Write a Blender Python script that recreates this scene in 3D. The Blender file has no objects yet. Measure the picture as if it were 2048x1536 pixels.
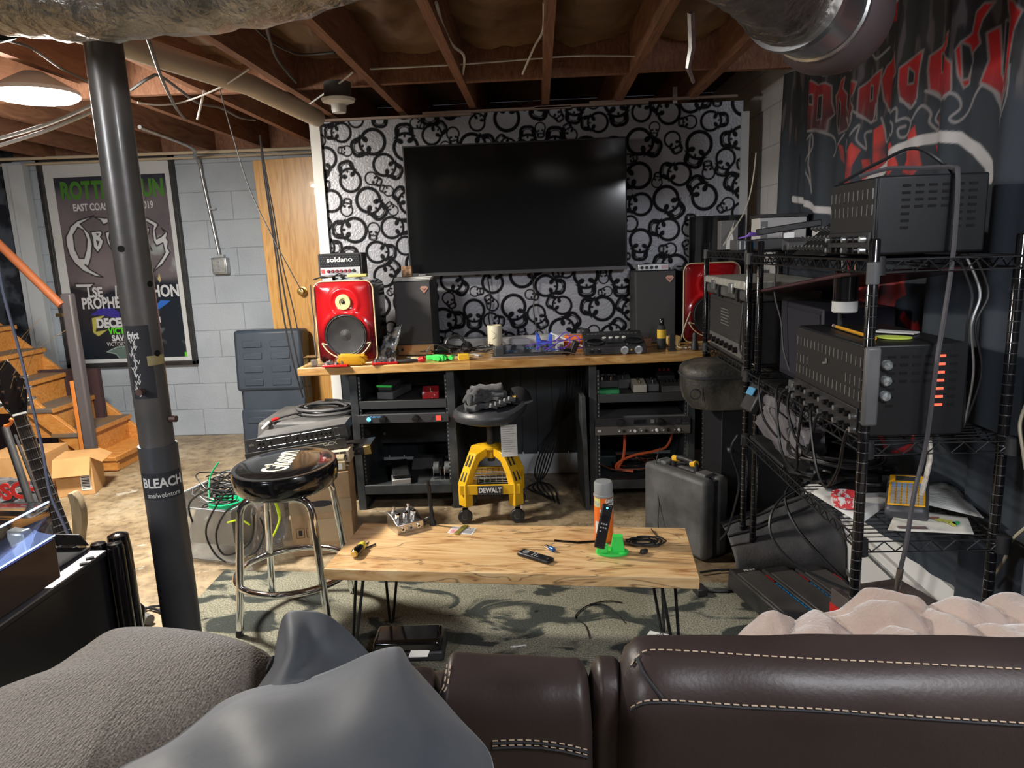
import bpy, math, random
import numpy as np
from math import sin, cos, pi, radians, sqrt, atan2
from mathutils import Vector, Matrix, noise
S = bpy.context.scene
COL = S.collection
rnd = random.Random(7)
# ---------------------------------------------------------------- camera
FPX, PITCH, YAW, ROLL, EYE = 1420.0, radians(10.89), radians(2.52), radians(-2.14), 1.35
_f = np.array([-sin(YAW)*cos(PITCH), cos(YAW)*cos(PITCH), -sin(PITCH)])
_r = np.array([cos(YAW), sin(YAW), 0.0]); _u = np.cross(_r, _f)
_r2 = _r*cos(ROLL)+_u*sin(ROLL); _u2 = _u*cos(ROLL)-_r*sin(ROLL)
cam = bpy.data.objects.new('camera', bpy.data.cameras.new('camera'))
COL.objects.link(cam)
m = Matrix.Identity(4)
for i in range(3):
    m[i][0], m[i][1], m[i][2] = _r2[i], _u2[i], -_f[i]
m[0][3], m[1][3], m[2][3] = 0, 0, EYE
cam.matrix_world = m
cam.data.sensor_width = 36.0
cam.data.lens = 36.0*FPX/2048
cam.data.clip_start = 0.02
S.camera = cam
# ---------------------------------------------------------------- light and exposure
w = bpy.data.worlds.new('world'); S.world = w; w.use_nodes = True
w.node_tree.nodes['Background'].inputs[0].default_value = (0.55, 0.62, 0.75, 1)
w.node_tree.nodes['Background'].inputs[1].default_value = 0.05
S.view_settings.view_transform = 'Standard'
S.view_settings.look = 'None'
S.view_settings.gamma = 1.0
S.view_settings.use_curve_mapping = False
S.view_settings.exposure = 0.7
def light(name, kind, loc, power, color, size=0.3, aim=None, sy=None):
    d = bpy.data.lights.new(name, kind); d.energy = power; d.color = color
    if kind == 'AREA':
        d.shape = 'RECTANGLE' if sy else 'DISK'; d.size = size
        if sy: d.size_y = sy
    else: d.shadow_soft_size = size
    o = bpy.data.objects.new(name, d); COL.objects.link(o); o.location = loc
    if aim is not None:
        o.rotation_euler = (Vector(aim)-Vector(loc)).to_track_quat('-Z', 'Y').to_euler()
    return o
light('lamp_stair_side', 'AREA', (-2.0, 2.95, 1.99), 62, (1.0, 0.93, 0.82), 0.29, (-2.0, 2.95, 0))
light('lamp_stair_bulb', 'POINT', (-2.0, 2.93, 1.93), 34, (1.0, 0.93, 0.82), 0.12)
light('fill_behind_left', 'AREA', (-2.4, -0.3, 2.05), 30, (0.95, 0.96, 1.0), 0.6, (-0.6, 1.6, 0.4))  # added fill light behind the camera, out of view, no fixture modelled
light('fill_overhead_right', 'AREA', (0.95, 0.15, 2.08), 15, (0.93, 0.95, 1.0), 0.35, (0.5, 1.6, 0.5))  # added unseen overhead fill, set aside so the television doesn't mirror it
# ---------------------------------------------------------------- helpers
def at(u, v, x=None, y=None, z=None):
    """World point seen at photograph pixel (u, v) on the plane x=, y= or z=."""
    d = _r2*((u-1024)/FPX)+_u2*((768-v)/FPX)+_f
    t = x/d[0] if x is not None else y/d[1] if y is not None else (z-EYE)/d[2]
    return Vector((d[0]*t, d[1]*t, EYE+d[2]*t))
def fr(o, xd=(1, 0, 0), yd=(0, 0, 1)):
    """Frame: local x, y along xd, yd; z = x cross y."""
    x = Vector(xd).normalized(); y = Vector(yd); y = (y-x*y.dot(x)).normalized(); z = x.cross(y)
    M = Matrix.Identity(4)
    for i in range(3): M[i][0], M[i][1], M[i][2], M[i][3] = x[i], y[i], z[i], o[i]
    return M
def T(x, y, z, rz=0, rx=0, ry=0):
    return Matrix.Translation((x, y, z)) @ Matrix.Rotation(rz, 4, 'Z') @ Matrix.Rotation(ry, 4, 'Y') @ Matrix.Rotation(rx, 4, 'X')
I4 = Matrix.Identity(4)
class MB:
    def __init__(s): s.v = []; s.f = []; s.m = []
    def add(s, vs, fs, m=0, M=None):
        n = len(s.v)
        s.v += [tuple(M @ Vector(p)) for p in vs] if M is not None else [tuple(p) for p in vs]
        s.f += [tuple(i+n for i in f) for f in fs]; s.m += [m]*len(fs); return s
    def box(s, x0, x1, y0, y1, z0, z1, m=0, M=None, tx=0, ty=0):
        """tx, ty shrink the top face on each side (taper)."""
        a = [(x0, y0, z0), (x1, y0, z0), (x1, y1, z0), (x0, y1, z0), (x0+tx, y0+ty, z1), (x1-tx, y0+ty, z1), (x1-tx, y1-ty, z1), (x0+tx, y1-ty, z1)]
        return s.add(a, [(0, 3, 2, 1), (4, 5, 6, 7), (0, 1, 5, 4), (1, 2, 6, 5), (2, 3, 7, 6), (3, 0, 4, 7)], m, M)
    def cbox(s, sx, sy, sz, m=0, M=None):
        return s.box(-sx/2, sx/2, -sy/2, sy/2, -sz/2, sz/2, m, M)
    def prism(s, pts, z0, z1, m=0, M=None, caps=True):
        n = len(pts); a = [(p[0], p[1], z0) for p in pts]+[(p[0], p[1], z1) for p in pts]
        ar = sum(pts[i][0]*pts[(i+1) % n][1]-pts[(i+1) % n][0]*pts[i][1] for i in range(n))
        fs = [(i, (i+1) % n, n+(i+1) % n, n+i) for i in range(n)]
        if caps: fs += [tuple(range(n-1, -1, -1)), tuple(range(n, 2*n))]
        if ar*(z1-z0) < 0: fs = [tuple(reversed(f)) for f in fs]
        return s.add(a, fs, m, M)
    def tube(s, pts, r, n=8, m=0, M=None, closed=False):
        P = [Vector(p) for p in pts]; k = len(P); R = r if isinstance(r, (list, tuple)) else [r]*k
        t0 = (P[1]-P[0]).normalized(); up = Vector((0, 0, 1)) if abs(t0.z) < .9 else Vector((1, 0, 0))
        nx = t0.cross(up).normalized(); vs = []
        for i in range(k):
            if closed: t = (P[(i+1) % k]-P[i-1])
            else: t = P[min(i+1, k-1)]-P[max(i-1, 0)]
            if t.length < 1e-9: t = t0
            t.normalize(); nx = (nx-t*nx.dot(t))
            if nx.length < 1e-6: nx = t.orthogonal()
            nx.normalize(); ny = t.cross(nx)
            for j in range(n):
                a = 2*pi*j/n; vs.append(P[i]+(nx*cos(a)+ny*sin(a))*R[i])
        fs = []
        for i in range(k if closed else k-1):
            for j in range(n):
                a = i*n+j; b = i*n+(j+1) % n; c = ((i+1) % k)*n+(j+1) % n; d = ((i+1) % k)*n+j
                fs.append((a, b, c, d))
        if not closed: fs += [tuple(range(n-1, -1, -1)), tuple(range((k-1)*n, k*n))]
        return s.add(vs, fs, m, M)
    def cyl(s, p0, p1, r, r1=None, n=20, m=0, M=None):
        return s.tube([p0, p1], [r, r if r1 is None else r1], n, m, M)
    def lathe(s, prof, n=28, m=0, M=None, a0=0, a1=2*pi):
        """prof: (radius, z) from bottom outside to top; full turn by default."""
        full = abs(a1-a0-2*pi) < 1e-6; k = n if full else n+1; vs = []; fs = []
        for (r, z) in prof:
            for j in range(k): a = a0+(a1-a0)*j/n; vs.append((r*cos(a), r*sin(a), z))
        for i in range(len(prof)-1):
            for j in range(n):
                b = (j+1) % k; fs.append((i*k+j, i*k+b, (i+1)*k+b, (i+1)*k+j))
        if full:
            if prof[0][0] > 1e-5: fs.append(tuple(range(k-1, -1, -1)))
            if prof[-1][0] > 1e-5: fs.append(tuple(range((len(prof)-1)*k, len(prof)*k)))
        return s.add(vs, fs, m, M)
    def grid(s, fn, nu, nv, m=0, M=None, flip=False):
        vs = [fn(i/nu, j/nv) for j in range(nv+1) for i in range(nu+1)]
        fs = []
        for j in range(nv):
            for i in range(nu):
                a = j*(nu+1)+i; q = (a, a+1, a+nu+2, a+nu+1)
                fs.append(q[::-1] if flip else q)
        return s.add(vs, fs, m, M)
    def text(s, txt, size, M, m=0, ext=0.0004, align='CENTER', sx=1.0, bold=0.0, shear=0.0):
        c = bpy.data.curves.new('t', 'FONT'); c.body = txt; c.size = size; c.extrude = ext; c.align_x = align
        c.align_y = 'CENTER'; c.resolution_u = 3; c.offset = bold; c.shear = shear
        o = bpy.data.objects.new('t', c); me = bpy.data.meshes.new_from_object(o)
        k = Matrix.Diagonal((sx, 1, 1, 1))
        s.add([k @ v.co for v in me.vertices], [tuple(p.vertices) for p in me.polygons], m, M)
        bpy.data.objects.remove(o); bpy.data.curves.remove(c); bpy.data.meshes.remove(me); return s
    def build(s, name, mats, parent=None, bevel=0, seg=2, sharp=38, sub=0, world=True, solid=0):
        me = bpy.data.meshes.new(name); vs = s.v
        if parent is not None and world:
            p = parent
            while p.parent is not None: p = p.parent
            L = p.matrix_basis.inverted(); vs = [tuple(L @ Vector(v)) for v in vs]
        me.from_pydata(vs, [], s.f)
        mats = mats if isinstance(mats, (list, tuple)) else [mats]
        for a in mats: me.materials.append(a)
        me.polygons.foreach_set('material_index', s.m); me.polygons.foreach_set('use_smooth', [True]*len(s.f))
        me.set_sharp_from_angle(angle=radians(sharp)); me.update()
        o = bpy.data.objects.new(name, me); COL.objects.link(o)
        if parent is not None: o.parent = parent
        if solid:
            d = o.modifiers.new('s', 'SOLIDIFY'); d.thickness = solid; d.offset = -1
        if bevel:
            d = o.modifiers.new('b', 'BEVEL'); d.width = bevel; d.segments = seg; d.limit_method = 'ANGLE'; d.angle_limit = radians(40)
        if sub:
            d = o.modifiers.new('u', 'SUBSURF'); d.levels = sub; d.render_levels = sub
        return o
def tag(o, label=None, cat=None, group=None, kind=None):
    if label: o['label'] = label
    if cat: o['category'] = cat
    if group: o['group'] = group
    if kind: o['kind'] = kind
    return o
def thing(name, label, cat, loc, rz=0, group=None, rx=0, ry=0):
    o = bpy.data.objects.new(name, None); COL.objects.link(o); o.empty_display_size = .05
    o.matrix_basis = T(loc[0], loc[1], loc[2], rz, rx, ry)
    return tag(o, label, cat, group)
def struct(name, mb, mats, **k):
    o = mb.build(name, mats, **k); o['kind'] = 'structure'; return o
def copy_tree(o, parent=None):
    c = o.copy(); COL.objects.link(c)
    if parent is not None: c.parent = parent
    for ch in [x for x in bpy.data.objects if x.parent == o]: copy_tree(ch, c)
    return c
def spl(pts, k=8, closed=False):
    """Catmull-Rom through pts."""
    P = [Vector(p) for p in pts]; n = len(P); out = []
    rng = range(n if closed else n-1)
    for i in rng:
        if closed: a, b, c, d = P[i-1], P[i], P[(i+1) % n], P[(i+2) % n]
        else: a, b, c, d = P[max(i-1, 0)], P[i], P[i+1], P[min(i+2, n-1)]
        for j in range(k):
            t = j/k; out.append(.5*((2*b)+(c-a)*t+(2*a-5*b+4*c-d)*t*t+(3*b-3*c+d-a)*t**3))
    if not closed: out.append(P[-1])
    return out
def wire(name, pts, r, mat, label=None, cat='cable', group=None, parent=None, k=8, n=6):
    o = MB().tube(spl(pts, k), r, n).build(name, mat, parent)
    if parent is None: tag(o, label, cat, group)
    return o
def coil(c, rad, r, turns, jit, seed, zr=0.01, flat=1.0, k=14):
    """A loose loop of cable: list of points for a tube."""
    q = random.Random(seed); out = []; ph = q.random()*6
    for i in range(int(turns*k)):
        a = ph+2*pi*i/k; rr = rad*(1+jit*sin(a*.37+seed)+jit*.5*q.uniform(-1, 1))
        out.append((c[0]+rr*cos(a)+jit*rad*.6*sin(a*.21+seed), c[1]+flat*rr*sin(a)+jit*rad*.5*cos(a*.17), c[2]+r+zr*i/(turns*k)+abs(q.gauss(0, zr*.15))))
    return out
# ---------------------------------------------------------------- materials
def mat(name, c, rough=.5, metal=0, c2=None, sc=6, detail=4, stretch=None, lo=.35, hi=.65, bump=0, bsc=60, coat=0, trans=0, ior=1.45, emit=None, alpha=None, sheen=0, c3=None, attr=False, spec=None, r2=None):
    a = bpy.data.materials.new(name); a.use_nodes = True; N = a.node_tree.nodes; L = a.node_tree.links; b = N['Principled BSDF']
    def put(k, v): b.inputs[k].default_value = v
    put('Base Color', (*c, 1)); put('Roughness', rough); put('Metallic', metal)
    if coat: put('Coat Weight', coat); put('Coat Roughness', .08)
    if trans: put('Transmission Weight', trans); put('IOR', ior)
    if sheen: put('Sheen Weight', sheen)
    if alpha is not None: put('Alpha', alpha)
    if spec is not None: put('Specular IOR Level', spec)
    if emit: put('Emission Color', (*emit[0], 1)); put('Emission Strength', emit[1])
    tc = N.new('ShaderNodeTexCoord'); src = tc.outputs['Object']
    if stretch:
        mp = N.new('ShaderNodeMapping'); mp.inputs['Scale'].default_value = stretch; L.new(src, mp.inputs[0]); src = mp.outputs[0]
    if attr:
        at_ = N.new('ShaderNodeAttribute'); at_.attribute_name = 'print'; L.new(at_.outputs['Color'], b.inputs['Base Color'])
    elif c2 is not None:
        n = N.new('ShaderNodeTexNoise'); n.inputs['Scale'].default_value = sc; n.inputs['Detail'].default_value = detail; L.new(src, n.inputs['Vector'])
        r = N.new('ShaderNodeValToRGB'); e = r.color_ramp.elements; e[0].position = lo; e[1].position = hi
        e[0].color = (*c, 1); e[1].color = (*c2, 1)
        if c3 is not None: q = e.new((lo+hi)/2); q.color = (*c3, 1)
        L.new(n.outputs['Fac'], r.inputs[0]); L.new(r.outputs[0], b.inputs['Base Color'])
        if r2 is not None:
            mr = N.new('ShaderNodeMapRange'); mr.inputs[1].default_value = lo; mr.inputs[2].default_value = hi; mr.inputs[3].default_value = rough; mr.inputs[4].default_value = r2
            L.new(n.outputs['Fac'], mr.inputs[0]); L.new(mr.outputs[0], b.inputs['Roughness'])
    if bump:
        n = N.new('ShaderNodeTexNoise'); n.inputs['Scale'].default_value = bsc; n.inputs['Detail'].default_value = 5; L.new(src, n.inputs['Vector'])
        q = N.new('ShaderNodeBump'); q.inputs['Strength'].default_value = bump; q.inputs['Distance'].default_value = .01
        L.new(n.outputs['Fac'], q.inputs['Height']); L.new(q.outputs[0], b.inputs['Normal'])
    return a
K = {}
K['black'] = mat('black_plastic', (.018, .018, .02), .45, c2=(.035, .035, .037), sc=14, bump=.05, bsc=200)
K['blackgloss'] = mat('gloss_black', (.006, .006, .007), .12, coat=.6)
K['blackmetal'] = mat('black_powder_coat', (.015, .016, .018), .38, metal=.2, c2=(.03, .03, .032), sc=20)
K['rackmetal'] = mat('dusty_black_metal', (.02, .024, .028), .5, metal=.1, c2=(.055, .06, .062), sc=9)
K['tolex'] = mat('black_vinyl', (.022, .022, .024), .6, bump=.5, bsc=500, c2=(.04, .04, .042), sc=8)
K['rubber'] = mat('black_rubber', (.02, .02, .02), .7)
K['cable'] = mat('black_cable', (.018, .018, .02), .4)
K['greycable'] = mat('grey_cable', (.09, .09, .095), .5)
K['chrome'] = mat('chrome', (.85, .86, .88), .08, 1)
K['steel'] = mat('brushed_steel', (.55, .54, .52), .3, 1, c2=(.68, .66, .63), sc=8, stretch=(2, 40, 40))
K['galv'] = mat('galvanised_steel', (.42, .44, .45), .4, .9, c2=(.58, .6, .6), sc=30)
K['brass'] = mat('brass', (.6, .43, .18), .3, 1)
K['gold'] = mat('copper_trim', (.72, .46, .24), .28, .85)
K['white'] = mat('white_plastic', (.72, .72, .7), .5)
K['paper'] = mat('paper', (.74, .74, .7), .8, c2=(.62, .62, .6), sc=5)
K['ink'] = mat('dark_ink', (.03, .03, .035), .8)
K['cream'] = mat('cream_print', (.8, .76, .55), .6)
K['red'] = mat('red_plastic', (.55, .012, .012), .35, coat=.3)
K['lens'] = mat('red_switch', (.6, .02, .02), .3, emit=((1, .05, .03), 1.2))
K['bluelamp'] = mat('blue_indicator', (.05, .4, .7), .3, emit=((.1, .6, 1), 1.5))
K['green'] = mat('green_print_plastic', (.05, .72, .11), .42, bump=.2, bsc=300)
K['blue'] = mat('blue_print_plastic', (.05, .13, .72), .45)
K['orange'] = mat('orange_plastic', (.85, .2, .03), .45)
K['yellow'] = mat('yellow_powder_coat', (.83, .48, .015), .32, c2=(.75, .42, .015), sc=9, coat=.2)
K['lime'] = mat('lime_cable', (.62, .8, .03), .4)
K['greencable'] = mat('green_cable', (.01, .55, .22), .4)
K['violet'] = mat('violet_cable', (.2, .1, .7), .4)
K['card'] = mat('cardboard', (.34, .22, .12), .85, c2=(.44, .3, .17), sc=7, bump=.15, bsc=120)
K['card2'] = mat('cardboard_bright', (.5, .27, .1), .85, c2=(.6, .34, .14), sc=7)
K['tape'] = mat('packing_tape', (.36, .27, .17), .25, coat=.4)
K['label'] = mat('label_paper', (.78, .77, .72), .7)
K['greyplastic'] = mat('dusty_grey_case', (.05, .052, .054), .55, c2=(.12, .12, .118), sc=7, bump=.15, bsc=150)
K['slate'] = mat('slate_blue_plastic', (.024, .036, .056), .5, c2=(.035, .05, .073), sc=5)
K['greycase'] = mat('grey_case_plastic', (.075, .08, .085), .5, c2=(.13, .13, .13), sc=6)
K['acrylic'] = mat('clear_acrylic', (.9, .95, 1), .04, trans=1, ior=1.2)
K['bin'] = mat('clear_bin_plastic', (.93, .96, 1), .07, trans=.96, ior=1.2)
K['bag'] = mat('clear_poly_bag', (.8, .82, .86), .15, trans=.93, ior=1.15)
K['amber'] = mat('amber_film', (.9, .55, .05), .15, trans=.6, ior=1.2)
K['silver'] = mat('silver_paint', (.55, .55, .56), .35, .7)
K['knob'] = mat('knob_black', (.012, .012, .013), .3)
K['tan'] = mat('tan_sticker', (.5, .42, .32), .6)
# ---------------------------------------------------------------- room shell
YW, YB, XR, ZJ, ZC = 4.14, 5.28, 1.25, 2.11, 2.36
def floor_mat():
    a = bpy.data.materials.new('old_concrete'); a.use_nodes = True; N = a.node_tree.nodes; L = a.node_tree.links; b = N['Principled BSDF']
    tc = N.new('ShaderNodeTexCoord')
    def ns(sc, det, rg=.6):
        n = N.new('ShaderNodeTexNoise'); n.inputs['Scale'].default_value = sc; n.inputs['Detail'].default_value = det; n.inputs['Roughness'].default_value = rg
        L.new(tc.outputs['Object'], n.inputs['Vector']); return n
    def ramp(src, *st):
        r = N.new('ShaderNodeValToRGB'); e = r.color_ramp.elements
        e[0].position, e[0].color = st[0][0], (*st[0][1], 1); e[1].position, e[1].color = st[-1][0], (*st[-1][1], 1)
        for p, c in st[1:-1]: q = e.new(p); q.color = (*c, 1)
        L.new(src, r.inputs[0]); return r
    n1 = ns(2.6, 9, .68); n2 = ns(14, 8, .7); n3 = ns(5, 6, .75)
    r1 = ramp(n1.outputs[0], (.3, (.17, .125, .075)), (.45, (.3, .225, .135)), (.56, (.4, .315, .2)), (.72, (.5, .44, .33)))
    r2 = ramp(n2.outputs[0], (.36, (.35, .3, .24)), (.52, (1, 1, 1)), (.7, (1.25, 1.2, 1.1)))
    mx = N.new('ShaderNodeMix'); mx.data_type = 'RGBA'; mx.blend_type = 'MULTIPLY'; mx.inputs[0].default_value = .75
    L.new(r1.outputs[0], mx.inputs[6]); L.new(r2.outputs[0], mx.inputs[7])
    r3 = ramp(n3.outputs[0], (.61, (0, 0, 0)), (.65, (1, 1, 1)))
    m2 = N.new('ShaderNodeMix'); m2.data_type = 'RGBA'; L.new(r3.outputs[0], m2.inputs[0]); L.new(mx.outputs[2], m2.inputs[6]); m2.inputs[7].default_value = (.5, .46, .38, 1)
    L.new(m2.outputs[2], b.inputs['Base Color'])
    bp = N.new('ShaderNodeBump'); bp.inputs['Strength'].default_value = .7; bp.inputs['Distance'].default_value = .012
    L.new(n2.outputs[0], bp.inputs['Height']); L.new(bp.outputs[0], b.inputs['Normal'])
    b.inputs['Roughness'].default_value = .42; b.inputs['Specular IOR Level'].default_value = .6
    return a
def block_mat(nm, c1, c2, mortar, sx=1.0):
    a = bpy.data.materials.new(nm); a.use_nodes = True; N = a.node_tree.nodes; L = a.node_tree.links; b = N['Principled BSDF']
    tc = N.new('ShaderNodeTexCoord'); sp = N.new('ShaderNodeSeparateXYZ'); cb = N.new('ShaderNodeCombineXYZ'); ad = N.new('ShaderNodeMath'); ad.operation = 'ADD'
    L.new(tc.outputs['Object'], sp.inputs[0]); L.new(sp.outputs[0], ad.inputs[0]); L.new(sp.outputs[1], ad.inputs[1])
    L.new(ad.outputs[0], cb.inputs[0]); L.new(sp.outputs[2], cb.inputs[1])
    br = N.new('ShaderNodeTexBrick'); L.new(cb.outputs[0], br.inputs[0])
    br.inputs['Scale'].default_value = 1; br.inputs['Brick Width'].default_value = .406; br.inputs['Row Height'].default_value = .2032
    br.inputs['Mortar Size'].default_value = .004; br.inputs['Mortar Smooth'].default_value = .6; br.inputs['Bias'].default_value = 0
    br.inputs['Color1'].default_value = (*c1, 1); br.inputs['Color2'].default_value = (*c2, 1); br.inputs['Mortar'].default_value = (*mortar, 1)
    n = N.new('ShaderNodeTexNoise'); n.inputs['Scale'].default_value = 3; n.inputs['Detail'].default_value = 8; L.new(tc.outputs['Object'], n.inputs['Vector'])
    r = N.new('ShaderNodeValToRGB'); r.color_ramp.elements[0].position = .3; r.color_ramp.elements[0].color = (.78, .78, .8, 1); r.color_ramp.elements[1].position = .6; r.color_ramp.elements[1].color = (1, 1, 1, 1)
    L.new(n.outputs[0], r.inputs[0])
    mx = N.new('ShaderNodeMix'); mx.data_type = 'RGBA'; mx.blend_type = 'MULTIPLY'; mx.inputs[0].default_value = .7
    L.new(br.outputs[0], mx.inputs[6]); L.new(r.outputs[0], mx.inputs[7]); L.new(mx.outputs[2], b.inputs['Base Color'])
    bp = N.new('ShaderNodeBump'); bp.invert = True; bp.inputs['Strength'].default_value = .5; bp.inputs['Distance'].default_value = .01
    L.new(br.outputs['Fac'], bp.inputs['Height'])
    n2 = N.new('ShaderNodeTexNoise'); n2.inputs['Scale'].default_value = 90; L.new(tc.outputs['Object'], n2.inputs['Vector'])
    b2 = N.new('ShaderNodeBump'); b2.inputs['Strength'].default_value = .25; b2.inputs['Distance'].default_value = .01
    L.new(n2.outputs[0], b2.inputs['Height']); L.new(bp.outputs[0], b2.inputs['Normal']); L.new(b2.outputs[0], b.inputs['Normal'])
    b.inputs['Roughness'].default_value = .55
    return a
def wood_mat(nm, stops, scale=(1.2, 14, 14), rough=.4, coat=0, dist=2.2, streak=None, bump=.1, sc=3.0, stave=None):
    a = bpy.data.materials.new(nm); a.use_nodes = True; N = a.node_tree.nodes; L = a.node_tree.links; b = N['Principled BSDF']
    tc = N.new('ShaderNodeTexCoord'); mp = N.new('ShaderNodeMapping'); mp.inputs['Scale'].default_value = scale; L.new(tc.outputs['Object'], mp.inputs[0])
    n = N.new('ShaderNodeTexNoise'); n.inputs['Scale'].default_value = sc; n.inputs['Detail'].default_value = 7; n.inputs['Distortion'].default_value = dist; L.new(mp.outputs[0], n.inputs['Vector'])
    r = N.new('ShaderNodeValToRGB'); e = r.color_ramp.elements
    e[0].position, e[0].color = stops[0][0], (*stops[0][1], 1); e[1].position, e[1].color = stops[-1][0], (*stops[-1][1], 1)
    for p, c in stops[1:-1]: q = e.new(p); q.color = (*c, 1)
    L.new(n.outputs[0], r.inputs[0]); out = r.outputs[0]
    if stave:
        br = N.new('ShaderNodeTexBrick'); L.new(tc.outputs['Object'], br.inputs[0]); br.inputs['Scale'].default_value = 1
        br.inputs['Brick Width'].default_value = stave[0]; br.inputs['Row Height'].default_value = stave[1]; br.inputs['Mortar Size'].default_value = .0012
        br.inputs['Color1'].default_value = (1, 1, 1, 1); br.inputs['Color2'].default_value = (.5, .42, .36, 1); br.inputs['Mortar'].default_value = (.3, .2, .12, 1); br.inputs['Bias'].default_value = -.1
        mx = N.new('ShaderNodeMix'); mx.data_type = 'RGBA'; mx.blend_type = 'MULTIPLY'; mx.inputs[0].default_value = .8
        L.new(out, mx.inputs[6]); L.new(br.outputs[0], mx.inputs[7]); out = mx.outputs[2]
    if streak:
        m2 = N.new('ShaderNodeMapping'); m2.inputs['Scale'].default_value = (.8, 5, 5); m2.inputs['Rotation'].default_value = (0, 0, .12); L.new(tc.outputs['Object'], m2.inputs[0])
        k = N.new('ShaderNodeTexNoise'); k.inputs['Scale'].default_value = 2.1; k.inputs['Detail'].default_value = 3; k.inputs['Distortion'].default_value = 1.2; L.new(m2.outputs[0], k.inputs['Vector'])
        rr = N.new('ShaderNodeValToRGB'); q = rr.color_ramp.elements; q[0].position = .47; q[0].color = (0, 0, 0, 1); q[1].position = .485; q[1].color = (.8, .8, .8, 1); z = q.new(.5); z.color = (0, 0, 0, 1)
        L.new(k.outputs[0], rr.inputs[0])
        mx = N.new('ShaderNodeMix'); mx.data_type = 'RGBA'; L.new(rr.outputs[0], mx.inputs[0]); L.new(out, mx.inputs[6]); mx.inputs[7].default_value = (*streak, 1); out = mx.outputs[2]
    L.new(out, b.inputs['Base Color'])
    bp = N.new('ShaderNodeBump'); bp.inputs['Strength'].default_value = bump; bp.inputs['Distance'].default_value = .004; L.new(n.outputs[0], bp.inputs['Height']); L.new(bp.outputs[0], b.inputs['Normal'])
    b.inputs['Roughness'].default_value = rough
    if coat: b.inputs['Coat Weight'].default_value = coat
    return a
M_floor = floor_mat()
M_block = block_mat('painted_block', (.37, .42, .48), (.39, .44, .50), (.28, .32, .37))
M_blockw = block_mat('white_block', (.62, .62, .63), (.64, .64, .65), (.5, .5, .5))
M_joist = wood_mat('joist_pine', [(.3, (.17, .075, .042)), (.5, (.25, .115, .065)), (.7, (.32, .16, .09))], (16, .9, 5), .75)
M_stairw = wood_mat('orange_pine', [(.3, (.42, .15, .03)), (.5, (.55, .23, .05)), (.7, (.62, .3, .08))], (3, 10, 10), .5)
M_deck = wood_mat('subfloor', [(.3, (.06, .03, .018)), (.7, (.12, .06, .035))], (6, 1, 1), .8)
M_dark = mat('dark_wall_paint', (.03, .034, .045), .7, c2=(.05, .055, .07), sc=4)
M_damask = mat('damask_wallpaper', (.012, .016, .024), .5, c2=(.075, .09, .12), sc=5.5, detail=9, lo=.46, hi=.56)
X0, X1, Y0, Y1 = -5.2, XR, -1.9, YB
def fl(u, v):
    x = X0+(X1-X0)*u; y = Y0+(Y1-Y0)*v
    return (x, y, -.004*max(0, noise.noise((x*1.3, y*1.3, 0)))*1.0-.0005)
struct('floor', MB().grid(fl, 60, 66), M_floor)
struct('ceiling', MB().box(X0, X1, Y0, Y1+.02, ZC, ZC+.03), M_deck)
struct('wall_back', MB().box(-3.84, X1+.2, YB, YB+.1, 0, 2.1), M_block)
struct('wall_left_back', MB().box(X0, -3.84, YB, YB+.1, 0, ZC), M_damask)
struct('wall_left', MB().box(X0-.1, X0, Y0, YB+.1, 0, ZC), M_dark)
struct('wall_right', MB().box(XR, XR+.1, Y0, YB+.1, 0, ZC), M_blockw)
struct('wall_front', MB().box(X0, X1, Y0-.1, Y0, 0, ZC), mat('front_wall_paint', (.3, .3, .32), .7))
struct('trim_rim_board', MB().box(-3.84, XR, YB+.03, YB+.1, 2.1, ZC), M_joist)
# joists, blocking, insulation
jx = [-.34+.4*k for k in range(-12, 4)]
for i, x in enumerate(jx):
    struct('ceiling_joist', MB().box(x-.019, x+.019, Y0, YB+.03, ZJ, ZC, 0), M_joist)
for i in range(len(jx)-1):
    a, b = jx[i]+.019, jx[i+1]-.019
    o = MB().box(a, b, 3.50, 3.538, ZJ+.005+.004*(i % 3), ZC); struct('trim_blocking', o, M_joist)
struct('trim_blocking', MB().box(jx[-1]+.019, XR, 3.50, 3.538, ZJ, ZC), M_joist)
M_kraft = mat('kraft_insulation', (.13, .07, .035), .5, c2=(.27, .17, .09), sc=3.5, detail=6, bump=.5, bsc=14, coat=.15)
def batt(x0, x1, y0, y1, seed):
    def f(u, v):
        x = x0+(x1-x0)*u; y = y0+(y1-y0)*v
        sag = .045*sin(pi*u)+.03*noise.noise((x*5, y*2.2, seed))+.02*noise.noise((x*14, y*9, seed))+.012*abs(sin(y*23+3*noise.noise((x*3, y*3, 1))))
        return (x, y, ZC-.07-max(sag, -.04))
    return f
for i in range(len(jx)-1):
    if jx[i] > -3.4:
        mb = MB().grid(batt(jx[i]+.02, jx[i+1]-.02, Y0+.02, 3.49, i), 14, 130, 0, None, True)
        if i in (11, 12, 13):
            for (dx, dy) in ((.1, 2.62), (.17, 2.62), (.26, 2.64)):
                pass
        o = mb.build('insulation_batt', M_kraft); tag(o, 'wrinkled brown kraft-faced insulation between ceiling joists', 'insulation', 'insulation batts between the joists')
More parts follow.
